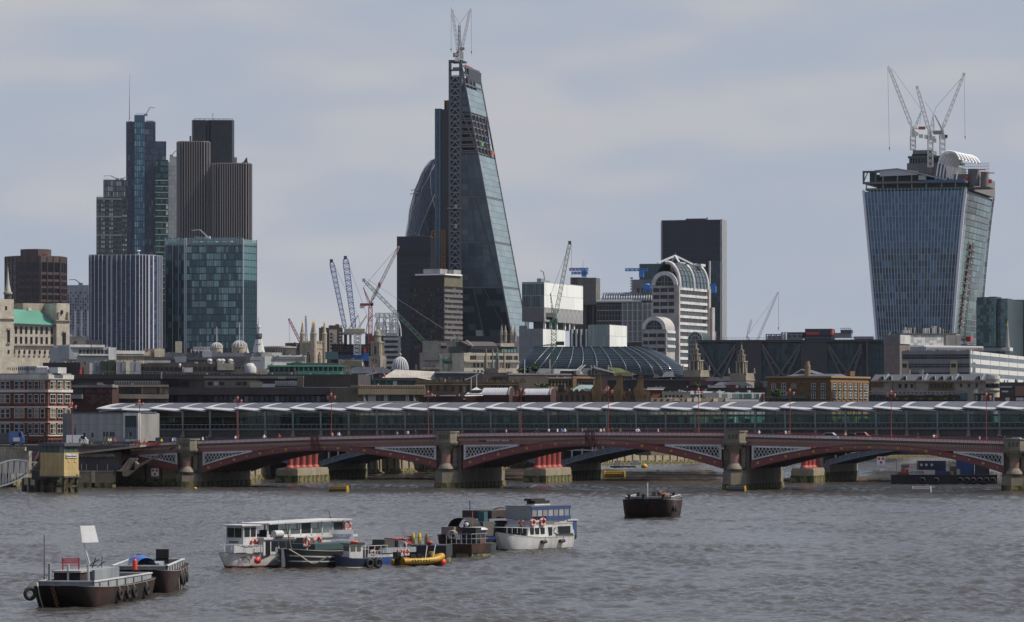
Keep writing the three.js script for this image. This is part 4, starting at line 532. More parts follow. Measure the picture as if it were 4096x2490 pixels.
{
const f=new FR(2887,2400,14),X=(p)=>f.x(p),Y=(p)=>f.y(p),z=f.z(2906),t=f.thing('dark_slab_tower','dark navy glass slab tower with pale edges behind the striped vaulted building','tower');
part(t,'wall',box(X(2646),0,GROUND,Y(879),z,0),M([0.012,0.014,0.024],0.35));part(t,'pale_edge',box(X(2644),X(2650),GROUND,Y(885),-6,0.3),M([0.34,0.35,0.37],0.5));part(t,'pale_side',box(-0.8,0.35,GROUND,Y(878),z,0.3),M([0.36,0.37,0.385],0.5,{map:T.metal}));
panes(t,'window',face([X(2652),0],[-0.9,0],Y(1290),Y(884),22,15,{gx:0.12,gy:0.2,pick:(i,j)=>j===11?2:hash(i,j,6)>0.5?1:0}),[glass([0.011,0.014,0.030],1.55,0.12),glass([0.013,0.017,0.034],1.55,0.12),M([0.008,0.009,0.013],0.5)]);
part(t,'roof_gear',[box(X(2738),X(2818),Y(882),Y(872),-12,-4),bar([X(2818),Y(872),-6],[X(2824),Y(868),-6],0.5),box(X(2700),X(2870),Y(880),Y(876),-10,-8)],M([0.07,0.07,0.08],0.7));
part(t,'low_wing',box(X(2562),X(2660),GROUND,Y(1054),-10,3),M([0.06,0.08,0.09],0.4));panes(t,'wing_glass',face([X(2568),3],[X(2656),3],Y(1200),Y(1058),14,4,{gx:0.25,gy:0.2,pick:noisePick(3,[0.5,0.5])}),[glass([0.05,0.09,0.10]),glass([0.035,0.065,0.075])]);
part(t,'front_wing',box(X(2846),X(2888),GROUND,Y(1045),-4,5),M([0.05,0.065,0.075],0.4));panes(t,'wing_glass',face([X(2850),5],[X(2888),5],Y(1375),Y(1048),7,14,{gx:0.3,gy:0.25,pick:noisePick(4,[0.5,0.3,0.2])}),[glass([0.04,0.06,0.075]),glass([0.06,0.085,0.10]),glass([0.025,0.035,0.045])]);part(t,'white_mast_tube',[cyl([X(2847),Y(1370),6],[X(2847),Y(1046),6],0.6,0.6,8)],whiteMetal);part(t,'flue',[cyl([X(2862),Y(1375),7],[X(2862),Y(1328),7],1.8,1.8,10)],plantGrey);
}
{
const d=1850,f=new FR(2711,d,22),X=(p)=>f.x(p),Y=(p)=>f.y(p),w=f.z(2828),t=f.thing('striped_vaulted_building','pale stone building of white and dark stripes with arched barrel roofs and a pyramid frame','office building');
const stone=M([0.54,0.50,0.47],0.8,{map:T.grime}),whiteS=M([0.80,0.78,0.75],0.7,{map:T.grime}),gl=[glass([0.012,0.014,0.02]),glass([0.03,0.05,0.06])],grey=M([0.25,0.24,0.235],0.8,{map:T.grime});
const a=X(2608),m=a / 2,r=-a / 2,ys=Y(1140),arch=(r2,y,n=20)=>range(n + 1).map((i)=>{const q=Math.PI*i / n;return[m + r2*Math.cos(q),y + r2*Math.sin(q)];});
part(t,'wall',box(a,0,GROUND,ys,w,0),stone);part(t,'end_vault',ext([[a,ys - 0.05],...arch(r,ys).reverse().map(([x,y])=>[x,y]),[0,ys - 0.05]].slice(0),w*0.55,0),stone);
part(t,'arch_ring',ext([...arch(r,ys),...arch(r*0.72,ys).reverse()],0,0.6),whiteS);part(t,'arch_window',ext(arch(r*0.70,ys - 0.3),0,0.15),gl[0]);part(t,'arch_mullion',[box(m - 0.3,m + 0.3,ys,ys + r*0.7,0.1,0.4),box(m - 1.6,m - 1.3,ys,ys + r*0.62,0.1,0.4),box(m + 1.3,m + 1.6,ys,ys + r*0.62,0.1,0.4),box(m - r*0.7,m + r*0.7,ys + 1.3,ys + 1.7,0.1,0.4)],grey);
for(let j=0;j<4;j++){const y=Y(1167 + j*28);part(t,'window_strip',box(a + 0.8,-1.2,y - 0.1,y + 1.7,0,0.15),gl[0]);for(const u of[0.3,0.62])part(t,'window_bar',box(mix(a,0,u),mix(a,0,u)+ 0.4,y - 0.1,y + 1.7,0.1,0.3),stone);}
for(let j=0;j<13;j++){const y=Y(1175 + j*28);if(y<GROUND + 1)break;part(t,'side_strip',box(0,0.12,y,y + 1.75,w + 1.5,-1),gl[j % 2]);part(t,'side_band',box(0,0.5,y + 1.8,y + 3.0,w + 0.5,-0.5),whiteS);for(let k=1;k<9;k++)part(t,'side_mullion',box(0.05,0.25,y,y + 1.75,w*k / 9 - 0.15,w*k / 9 + 0.15),grey);}
part(t,'side_vault',grid(8,12,(u,v)=>{const q=v*Math.PI;return[0.4 +(a - 0.4)*0.5*(1 - Math.cos(q))*0.92,Y(1152)+(Y(1050)- Y(1152))*Math.sin(q)**0.9,mix(-1.5,w,u)];}),glass([0.06,0.09,0.11],2.2));
for(let k=0;k<=8;k++){const z=mix(-1.5,w,k / 8);part(t,'vault_rib',tube(range(9).map((i)=>{const q=i / 8*Math.PI*0.55;return[0.55 +(a - 0.4)*0.5*(1 - Math.cos(q))*0.92,Y(1152)+(Y(1050)- Y(1152))*Math.sin(q)**0.9 + 0.1,z];}),k % 4?0.2:0.9,5,14),k % 4?grey:whiteS);}for(let k=1;k<6;k++){const q=k / 6*1.5;part(t,'vault_bar',bar([0.6 +(a - 0.4)*0.5*(1 - Math.cos(q))*0.92,Y(1152)+(Y(1050)- Y(1152))*Math.sin(q)**0.9 + 0.15,-1.5],[0.6 +(a - 0.4)*0.5*(1 - Math.cos(q))*0.92,Y(1152)+(Y(1050)- Y(1152))*Math.sin(q)**0.9 + 0.15,w],0.18),grey);}
part(t,'corner_pier',box(-1.4,1.0,GROUND,Y(1146),-0.9,0.9),stone);part(t,'corner_pier',box(-0.4,1.2,GROUND,Y(1148),w - 2.4,w + 0.3),stone);part(t,'corner_pier',box(-0.4,2.6,GROUND,Y(1222),w - 4,w - 0.5),stone);
const ax=m,ay=Y(1018),az=w*0.35;for(const[x,z]of[[a + 1,az + 9],[-1,az + 9],[a + 1,az - 9],[-1,az - 9]])part(t,'pyramid_strut',bar([x,Y(1050),z],[ax,ay,az],0.75),whiteMetal);part(t,'flag_pole',cyl([ax,ay,az],[ax,Y(1005),az],0.15),grey);part(t,'roof_plant',box(-3,0,Y(1056),Y(1046),w + 2,w + 8),whiteMetal);
const f2=new FR(2666,1820,22),b=f2.x(2569),m2=b / 2,r2=-b / 2,y2=f2.y(1318),w2=f2.z(2700),arc2=(q2,y,n=18)=>range(n + 1).map((i)=>{const q=Math.PI*i / n;return[m2 + q2*Math.cos(q),y + q2*Math.sin(q)];});
const t2=f2.thing('arched_bay','lower stone bay with a big round arched window in front of the striped building','building');
part(t2,'wall',box(b,0,GROUND,y2,w2,0),stone);part(t2,'vault',ext([...arc2(r2,y2)],w2,0),stone);part(t2,'arch_ring',ext([...arc2(r2,y2),...arc2(r2*0.7,y2).reverse()],0,0.7),whiteS);part(t2,'arch_window',ext(arc2(r2*0.68,y2),0,0.15),gl[0]);part(t2,'arch_mullion',[box(m2 - 0.3,m2 + 0.3,y2,y2 + r2*0.68,0.1,0.4),box(m2 - 1.4,m2 - 1.15,y2,y2 + r2*0.6,0.1,0.4),box(m2 + 1.15,m2 + 1.4,y2,y2 + r2*0.6,0.1,0.4),box(m2 - r2*0.68,m2 + r2*0.68,y2 + 1.2,y2 + 1.55,0.1,0.4)],grey);
for(let j=0;j<3;j++){const y=f2.y(1349 + j*29);part(t2,'window_strip',box(b + 0.6,-0.8,y,y + 1.6,0,0.15),gl[0]);for(const u of[0.25,0.6])part(t2,'window_bar',box(mix(b,0,u),mix(b,0,u)+ 0.4,y,y + 1.6,0.1,0.3),stone);part(t2,'side_strip',box(0,0.12,y,y + 1.7,w2 + 0.5,-1),gl[1]);part(t2,'side_band',box(0,0.4,y + 1.8,y + 2.9,w2,-0.5),whiteS);}
const f3=new FR(2782,1760,25),t3=f3.thing('glass_arch_lantern','small green glass arched lantern among the stone steeples','glass arch'),R3=f3.m(33),h3=f3.y(1362),arc3=(q2)=>range(15).map((i)=>[q2*Math.cos(Math.PI*i / 14),h3 + q2*1.05*Math.sin(Math.PI*i / 14)]);
part(t3,'glazing',[ext(arc3(R3*0.96),-9,0),box(-R3*0.96,R3*0.96,GROUND,h3,-9,0)],glass([0.03,0.055,0.05]));for(const q of[1,0.62])part(t3,'arch_frame',ext([...arc3(R3*q),...arc3(R3*(q - 0.1)).reverse()],0,0.3),M([0.36,0.37,0.33],0.6));for(let k=-3;k<=3;k++)part(t3,'mullion',box(k*1.0 - 0.1,k*1.0 + 0.1,GROUND,h3 + R3*0.98*Math.sqrt(1 -(k / 3.75)**2),0,0.2),M([0.36,0.37,0.33],0.6));for(let k=0;k<4;k++)part(t3,'transom',box(-R3*0.9,R3*0.9,h3 - k*2,h3 - k*2 + 0.25,0,0.25),M([0.36,0.37,0.33],0.6));
}
{
const d=1740,f=new FR(2398,d,0),X=(p)=>f.x(p),Y=(p)=>f.y(p),t=f.thing('louvred_dome','long dark dome roof of horizontal louvres with pale ribs','domed building');
const x0=X(2036),x1=X(2758),yb=Y(1500),yt=Y(1386),D=44;
const surf=(u,v)=>{const w=Math.sin(v*Math.PI / 2),sL=-1 + 0.27*Math.pow(w,1.15),sR=1 - 0.44*Math.pow(w,1.7),s=mix(sL,sR,u),e=Math.pow(1 - Math.pow(Math.abs(u*2 - 1),5),0.5);return[mix(x0,x1,s / 2 + 0.5),yb +(yt - yb)*w,-D / 2 + D / 2*Math.cos(v*Math.PI / 2)*(0.35 + 0.65*e)];};
part(t,'shell',grid(40,16,(u,v)=>surf(0.005 + u*0.99,v)),glass([0.035,0.052,0.068],1.8));part(t,'roof_cap',[grid(40,4,(u,v)=>{const p=surf(0.005 + u*0.99,1);return[p[0],p[1]+ 0.1,p[2]- v*22];})],M([0.06,0.065,0.075],0.6));part(t,'base',box(x0 + 1,x1 - 1,GROUND,yb,-D,-4),M([0.05,0.05,0.055],0.7));
for(let j=1;j<22;j++){const v=j / 22;part(t,'louvre',grid(48,1,(u,k)=>{const p=surf(0.005 + u*0.99,v);return[p[0],p[1]+ 0.06 + k*0.16,p[2]+ 0.2 + k*0.55];}),M([0.33,0.33,0.35],0.4,{metalness:0.4}));}
for(const p of[2100,2140,2190,2260,2318,2382,2444,2506,2565,2615,2655,2695]){let u=(p - 2036)/(2758 - 2036);const lean=(u - 0.72)*0.09;part(t,'rib',tube(range(10).map((i)=>{const q=surf(clamp(u - lean*i / 9*1.2,0.01,0.99),i / 9);return[q[0],q[1]+ 0.35,q[2]+ 0.6];}),0.11,5,20),M([0.30,0.30,0.32],0.4,{metalness:0.5}));}
}
{
const d=1640,f=new FR(3470,d,9),X=(p)=>f.x(p),Y=(p)=>f.y(p),t=f.thing('braced_office_block','long dark glass office block with giant V shaped braces','office block');
const dk=M([0.055,0.055,0.062],0.6,{map:T.metal}),brace=M([0.075,0.075,0.085],0.5),gl=[glass([0.018,0.04,0.05]),glass([0.03,0.06,0.07]),glass([0.012,0.022,0.032])];
part(t,'body',box(X(2796),X(3536),GROUND,Y(1364),-30,-1.5),M([0.02,0.025,0.03],0.5));part(t,'roof_edge',box(X(2790),X(3540),Y(1368),Y(1359),-30,0.6),dk);part(t,'roof_rail',[bar([X(2800),Y(1351),0],[X(3430),Y(1351),0],0.12),...range(40).map((i)=>bar([X(2800 + i*16),Y(1360),0],[X(2800 + i*16),Y(1351),0],0.1))],plantGrey);
for(const[a,b]of[[2945,3048],[3205,3312]]){part(t,'solid_bay',box(X(a),X(b),GROUND,Y(1365),-3,0),dk);panes(t,'cladding_panel',face([X(a),0],[X(b),0],Y(1530),Y(1368),7,5,{gx:0.1,gy:0.1,pick:noisePick(a,[0.5,0.5])}),[dk,M([0.065,0.062,0.07],0.6,{map:T.metal})]);}
[[2800,2945,2868],[3048,3205,3125],[3312,3450,3390]].forEach(([a,b,m],k)=>{
panes(t,'glass_pane',face([X(a),-1.5],[X(b),-1.5],Y(1535),Y(1372),14,7,{gx:0.12,gy:0.15,pick:noisePick(60 + k,[0.45,0.25,0.3])}),gl,100);
const B=(p,q,r,s,w)=>part(t,'v_brace',bar([X(p),Y(q),0],[X(r),Y(s),0],w,0.9),brace);B(a + 2,1378,m,1490,1.5);B(b - 2,1378,m,1490,1.5);B(a + 2,1390,m - 22,1510,1.0);B(b - 2,1390,m + 22,1510,1.0);B(m,1488,m - 30,1520,1.0);B(m,1488,m + 30,1520,1.0);for(const s of[-1,1]){B(m + s*62,1415,m + s*48,1405,0.7);B(m + s*40,1455,m + s*28,1446,0.7);}});
panes(t,'side_pane',face([X(3474),-1.4],[X(3534),-1.4],Y(1500),Y(1372),4,4,{gx:0.3,gy:0.4,out:0.1}),gl);part(t,'corner_post',box(X(3466),X(3474),GROUND,Y(1366),-2,0.2),brace);
part(t,'plant_truss',[truss([X(3060),Y(1346),-6],[X(3206),Y(1346),-6],2,2,14,0.35)],plantGrey);part(t,'plant_block',box(X(3064),X(3210),Y(1352),Y(1342),-18,-8),M([0.02,0.022,0.03],0.7));part(t,'plant_block',box(X(3117),X(3216),Y(1343),Y(1327),-18,-9),M([0.035,0.04,0.05],0.7));part(t,'plant_block',box(X(3215),X(3325),Y(1360),Y(1338),-20,-5),M([0.02,0.025,0.04],0.7));part(t,'plant_block',box(X(3216),X(3326),Y(1338),Y(1314),-20,-6),M([0.06,0.065,0.08],0.7,{map:T.metal}));part(t,'red_panel',box(X(3221),X(3272),Y(1338),Y(1327),-6,-5.6),M([0.50,0.05,0.03],0.6));part(t,'red_panel',box(X(3319),X(3327),Y(1338),Y(1318),-10,-5),M([0.55,0.07,0.03],0.6));part(t,'chimney',[cyl([X(3129),Y(1360),-5],[X(3129),Y(1330),-5],0.5),cyl([X(3140),Y(1360),-5],[X(3140),Y(1330),-5],0.5)],whiteMetal);
part(t,'plant_block',box(X(3357),X(3402),Y(1330),Y(1318),-16,-8),M([0.05,0.07,0.14],0.7));part(t,'plant_block',box(X(3326),X(3400),Y(1350),Y(1330),-16,-9),plantGrey);part(t,'plant_rail',[bar([X(3357),Y(1312),-8],[X(3400),Y(1312),-8],0.2),...range(6).map((i)=>bar([X(3358 + i*8),Y(1330),-8],[X(3358 + i*8),Y(1312),-8],0.15)),box(X(3410),X(3490),Y(1356),Y(1345),-16,-8),box(X(3350),X(3372),Y(1352),Y(1346),-6,-5)],plantGrey);
}
const WT=new FR(3811,2330,16);
{
const f=WT,Y=(p)=>f.y(p),t=f.thing('flared_tower','flared concave glass tower wider at its top, unfinished roof with white curved ribs','tower');
const lx=(py)=>f.x(interp([[690,3452],[757,3455],[900,3468],[1050,3482],[1200,3495],[1360,3509],[1720,3530]],py)),cx=(py)=>f.x(interp([[690,3874],[757,3865],[850,3854],[950,3844],[1040,3836],[1200,3823],[1360,3812],[1720,3800]],py)),D=f.z(3914)*1.06,bulge=(py)=>interp([[690,7.5],[780,6.4],[1000,2.6],[1360,0],[1720,0]],py);
const fr=(u,py,o=0)=>[mix(lx(py),cx(py),u),Y(py),o + 1.8*Math.sin(Math.PI*u)*(1 - clamp((py - 700)/ 900))],sd=(v,py,o=0)=>[cx(py)+ o + 0.2*Math.sin(v*3.14)*bulge(py),Y(py),mix(0,D - bulge(py)*0.6,v)];
const ys=[762,850,950,1040,1200,1400,1741];
part(t,'core',range(6).map((i)=>{const a=ys[i],b=ys[i + 1];return hexa([lx(b)+ 0.4,Y(b),-0.3],[cx(b)- 0.4,Y(b),-0.3],[cx(a)- 0.4,Y(a),-0.3],[lx(a)+ 0.4,Y(a),-0.3],[lx(b)+ 0.4,Y(b),D],[cx(b)- 0.4,Y(b),D],[cx(a)- 0.4,Y(a),D - 3],[lx(a)+ 0.4,Y(a),D - 3]);}),M([0.015,0.025,0.04],0.4));
const gl=[glass([0.045,0.10,0.165],2.2),glass([0.08,0.15,0.215],2.2),glass([0.02,0.038,0.06],2.0),glass([0.045,0.08,0.095],2.0)],gs=[glass([0.03,0.065,0.065],2.0),glass([0.06,0.12,0.11],2.1),glass([0.018,0.03,0.035],1.9),glass([0.11,0.17,0.17],2.1)];
const nC=29,nR=24;let n1=0;const rest=[[],[],[],[]];
for(let j=0;j<nR;j++)for(let i=0;i<nC;i++){const a=mix(762,1372,j / nR),m=mix(762,1372,(j + 0.95)/ nR),u0=(i + 0.04)/ nC,u1=(i + 0.96)/ nC,h=hash(i,j,71),lo=hash(i>>2,j,73);const k=j<9?(h>0.8?1:0):lo>0.65?(h>0.6?3:1):(h>0.55?2:h>0.25?3:0);const g=hexa(fr(u0,m,0.12),fr(u1,m,0.12),fr(u1,a,0.12),fr(u0,a,0.12),fr(u0,m),fr(u1,m),fr(u1,a),fr(u0,a));if(n1++<300)part(t,'glass_pane',g,gl[k]);else rest[k].push(g);}
rest.forEach((r,k)=>{if(r.length)stuff(t,'glass_pane_field',r,gl[k]);});
for(let j=0;j<nR;j++){const a=mix(762,1372,(j + 0.93)/ nR),b=a + 3.2;part(t,'spandrel_band',range(6).map((i)=>{const u=i / 6,v=(i + 1)/ 6;return hexa(fr(u,b,0.2),fr(v,b,0.2),fr(v,a,0.2),fr(u,a,0.2),fr(u,b),fr(v,b),fr(v,a),fr(u,a));}),j % 2?glass([0.10,0.18,0.23]):glass([0.07,0.14,0.18]));}
const fm=M([0.50,0.53,0.58],0.4);for(let i=0;i<=nC;i++)part(t,'rib',range(6).map((q)=>{const a=mix(752,1372,q / 6),b=mix(752,1372,(q + 1)/ 6),A=fr(i / nC,a,0.45),B=fr(i / nC,b,0.45);return bar(A,B,0.24,0.24);}),fm);
let n2=0;for(let j=0;j<nR;j++)for(let i=0;i<8;i++){const a=mix(775,1372,j / nR),m=mix(775,1372,(j + 0.9)/ nR),h=hash(i,j,81);part(t,'side_pane',hexa(sd((i + 0.02)/ 8,m,0.1),sd((i + 0.98)/ 8,m,0.1),sd((i + 0.98)/ 8,a,0.1),sd((i + 0.02)/ 8,a,0.1),sd((i + 0.02)/ 8,m),sd((i + 0.98)/ 8,m),sd((i + 0.98)/ 8,a),sd((i + 0.02)/ 8,a)),i<1?gs[3]:gs[h>0.75?1:h>0.35?0:2]);}
for(let j=0;j<nR;j++){const a=mix(775,1372,(j + 0.92)/ nR);part(t,'floor_line',hexa(sd(0,a + 2,0.25),sd(1,a + 2,0.25),sd(1,a,0.25),sd(0,a,0.25),sd(0,a + 2,-0.3),sd(1,a + 2,-0.3),sd(1,a,-0.3),sd(0,a,-0.3)),M([0.24,0.28,0.27],0.6));}
const edge=(fn,w,name,z)=>part(t,name,range(8).map((q)=>{const a=mix(757,1390,q / 8),b=mix(757,1390,(q + 1)/ 8);return bar(fn(a),fn(b),w,1.2);}),M([0.62,0.62,0.66],0.4));
edge((p)=>fr(0,p,0.2),1.3,'white_edge');edge((p)=>fr(1,p,0.5),1.5,'white_edge');edge((p)=>sd(1,p,0.2),1.2,'white_edge');
for(let j=0;j<13;j++){const p=970 + j*27,v=mix(0.34,0.2,j / 13);const q=sd(v,p,0.3);part(t,'open_floor',box(q[0],q[0]+ 0.4,Y(p + 19),Y(p),q[2]- 2.6,q[2]+ 2.6),M([0.18,0.10,0.08],0.8));part(t,'hoist_landing',box(q[0],q[0]+ 1.6,Y(p + 22),Y(p + 20),q[2]- 3.2,q[2]+ 3.2),M([0.5,0.48,0.45],0.7));}part(t,'hoist_cabin',box(sd(0.45,1335)[0]+ 0.5,sd(0.45,1335)[0]+ 3.5,Y(1362),Y(1342),sd(0.45,1335)[2]- 3,sd(0.45,1335)[2]+ 3),M([0.55,0.03,0.02],0.5));part(t,'hoist_mast',[truss([sd(0.3,1390)[0]+ 1.5,Y(1390),sd(0.3,1390)[2]],[sd(0.34,960)[0]+ 1.5,Y(960),sd(0.34,960)[2]],0.9,0.9,30,0.14)],M([0.12,0.12,0.13],0.6));
part(t,'ground_scaffold',[truss([sd(0.5,1385)[0]+ 2,Y(1385),sd(0.5,1385)[2]],[sd(0.9,1385)[0]+ 2,Y(1375),sd(0.9,1385)[2]],3,3,8,0.15)],plantGrey);
const steel=M([0.16,0.16,0.17],0.6,{map:T.metal}),dk=M([0.03,0.035,0.04],0.7),xa=f.x(3454),xb=f.x(3870),S=(p0,p1,y0,y1,z0,z1,name,m)=>part(t,name,box(f.x(p0),f.x(p1),Y(y0),Y(y1),z0,z1),m);
S(3462,3862,757,748,D,-0.6,'roof_slab',M([0.05,0.12,0.10],0.8));S(3500,3855,748,731,D + 6,-8,'storey_shade_block',M([0.12,0.105,0.10],0.8));S(3455,3865,731,723,D,1,'floor_slab',steel);S(3478,3700,723,690,D + 6,-9,'storey_shade_block',M([0.07,0.075,0.08],0.7));for(const p of[3463,3530,3588,3645,3703,3765,3820])S(p,p + 4,748,731,-2,-1,'column',M([0.34,0.34,0.35],0.7));for(const p of[3530,3588,3645])S(p,p + 3,723,698,-2,-1,'column',M([0.34,0.34,0.35],0.7));  // dark boxes paint the shade inside the open storeys
part(t,'left_frame',[box(f.x(3452),f.x(3457),Y(731),Y(682),-2,0.5),box(f.x(3452),f.x(3510),Y(684),Y(678),-6,0.5),bar([f.x(3456),Y(722),0],[f.x(3472),Y(684),0],0.5),box(f.x(3501),f.x(3506),Y(723),Y(676),-2,0)],M([0.11,0.12,0.125],0.6));S(3476,3500,722,682,-6,-3,'green_netting',M([0.03,0.10,0.08],0.9));
part(t,'sloping_panel',ext([[f.x(3519),Y(701)],[f.x(3519),Y(677)],[f.x(3590),Y(670)],[f.x(3672),Y(683)],[f.x(3672),Y(697)]],-1.5,-0.8),M([0.44,0.44,0.46],0.6));part(t,'sloping_roof',ext([[f.x(3498),Y(676)],[f.x(3590),Y(669)],[f.x(3765),Y(709)],[f.x(3765),Y(714)],[f.x(3590),Y(674)],[f.x(3498),Y(681)]],-14,-0.4),M([0.28,0.28,0.28],0.7));S(3674,3704,718,699,-2,-1,'pale_panel',M([0.42,0.46,0.38],0.7));S(3700,3860,726,719,-2.5,1.2,'blue_board',M([0.03,0.12,0.3],0.7));part(t,'sloping_beam',bar([f.x(3672),Y(690),-0.5],[f.x(3770),Y(716),-0.5],1.4,0.6),M([0.36,0.37,0.38],0.6));
S(3614,3715,690,645,D + 8,-12,'core_block',M([0.15,0.145,0.15],0.8,{map:T.grime}));part(t,'raking_wall',ext([[f.x(3600),Y(680)],[f.x(3614),Y(670)],[f.x(3715),Y(648)],[f.x(3765),Y(640)],[f.x(3775),Y(705)]],D + 10,-13),M([0.10,0.10,0.105],0.8));S(3620,3715,645,622,D + 10,-14,'core_storey',M([0.05,0.06,0.07],0.7));S(3618,3760,625,616,D + 8,-12,'green_deck',M([0.04,0.10,0.085],0.8));S(3630,3712,616,607,-30,-15,'core_storey',dk);S(3635,3712,607,592,-30,-14,'core_block',M([0.26,0.255,0.26],0.8,{map:T.grime}));
for(let i=0;i<9;i++)S(3622 + i*11,3624 + i*11,645,622,-13.5,-13,'core_post',plantGrey);
const wh=M([0.80,0.80,0.79],0.5);for(let k=0;k<7;k++){const p0=3745 + k*13.5,z=-1 - k*2.2,pts=[[p0,720],[p0 + 4,690],[p0 + 8,665],[p0 + 14,640 + k*2],[p0 + 26,618 + k*3],[p0 + 48,606 + k*3],[p0 + 78,612 + k*4],[p0 + 92,632 + k*4]];const P3=pts.map(([p,y])=>[f.x(p,z),f.y(y,0,z),z]);part(t,'garden_rib',[tube(P3.slice(0,4),0.42,6,12),tube(P3.slice(3),k<6?0.7:1.0,6,18)],wh);}
part(t,'garden_shell',grid(8,10,(u,v)=>{const k=u*6,z=-1.2 - k*2.2,p=3750 + k*13.5 + v*88,y=interp([[0,648],[0.15,628],[0.35,612],[0.6,606],[0.85,612],[1,634]],v)+ k*3.4;return[f.x(p,z),f.y(y,0,z)- 0.6,z];}),M([0.66,0.66,0.66],0.6));S(3790,3875,757,690,D,-18,'garden_shade_block',M([0.16,0.155,0.15],0.8));  // dark box stands in for the shade behind the garden ribs
const sc=[];for(let i=0;i<14;i++)for(let j=0;j<9;j++){const p=3850 + i*8,y=655 + j*12;if(p>3960)continue;sc.push(bar([f.x(p,-14),f.y(y + 12,0,-14),-14],[f.x(p,-14),f.y(y,0,-14),-14],0.16),bar([f.x(p,-14),f.y(y,0,-14),-14],[f.x(p + 8,-14),f.y(y,0,-14),-14],0.16));}part(t,'scaffold',sc,M([0.19,0.17,0.16],0.7));
for(const[p0,p1,a,b,c]of[[3873,3920,745,678,[0.19,0.18,0.18]],[3924,3957,752,690,[0.22,0.21,0.21]],[3850,3876,752,725,[0.14,0.13,0.13]]])part(t,'scaffold_tower',cyl([f.x((p0 + p1)/ 2,-12),f.y(a,0,-12),-12],[f.x((p0 + p1)/ 2,-12),f.y(b,0,-12),-12],f.m(p1 - p0)/ 2,f.m(p1 - p0)/ 2,16),M(c,0.85,{map:T.grime}));
for(const[p0,p1,a,b]of[[3862,3876,716,704],[3903,3945,683,680],[3938,3980,697,694],[3957,3970,736,721]])part(t,'red_guard',box(f.x(p0,-10),f.x(p1,-10),f.y(a,0,-10),f.y(b,0,-10),-10,-8),M([0.50,0.04,0.03],0.6));
part(t,'scaffold_platform',box(f.x(3870,-16),f.x(3972,-16),f.y(758,0,-16),f.y(753,0,-16),-22,-8),M([0.1,0.09,0.09],0.8));
}
{
const f=new FR(3995,2250,20),X=(p)=>f.x(p),Y=(p)=>f.y(p),t=f.thing('teal_glass_pair','low teal glass office block with twin slanted bays at the far right','office block');
part(t,'core',box(X(3900),X(4030),GROUND,Y(1200),-40,-4),M([0.02,0.04,0.045],0.4));
for(const[p0,p1,y,al]of[[3905,3957,1188,0],[3957,3985,1187,1],[3985,4003,1194,0],[4003,4031,1195,1]]){part(t,'glass_bay',box(X(p0),X(p1),GROUND,Y(y),-14,al?-0.6:-2.5),M([0.03,0.05,0.055],0.4));panes(t,'glass_pane',face([X(p0),al?-0.6:-2.5],[X(p1),al?-0.6:-2.5],Y(1385),Y(y + 3),al?3:4,14,{gx:0.1,gy:0.15,pick:noisePick(p0,al?[0.1,0.5,0.4]:[0.7,0.3,0])}),[glass([0.02,0.05,0.055]),glass([0.06,0.115,0.12],2.2),glass([0.09,0.15,0.155],2.2)]);}
const t2=new FR(4100,2300,10).thing('gabled_stone_block','brown stone office block with steep glazed gables at the right edge','office block'),g=new FR(4100,2300,10);part(t2,'wall',box(g.x(4028),g.x(4180),GROUND,g.y(1200),-30,-2),M([0.17,0.155,0.15],0.8,{map:T.grime}));fins(t2,'pilaster',[g.x(4030),-2],[g.x(4110),-2],GROUND,g.y(1197),even(9),0.4,0.4,M([0.21,0.20,0.195],0.7));part(t2,'gable',ext([[g.x(4035),GROUND],[g.x(4062),g.y(1250)],[g.x(4092),GROUND]],-3,0.4),M([0.26,0.255,0.25],0.6));part(t2,'roof',box(g.x(4068),g.x(4180),g.y(1300),g.y(1275),-3,1),M([0.10,0.06,0.055],0.8));panes(t2,'window',face([g.x(4066),1],[g.x(4110),1],g.y(1370),g.y(1305),5,4,{gx:0.7,gy:0.8}),[glass([0.03,0.03,0.03])]);
}
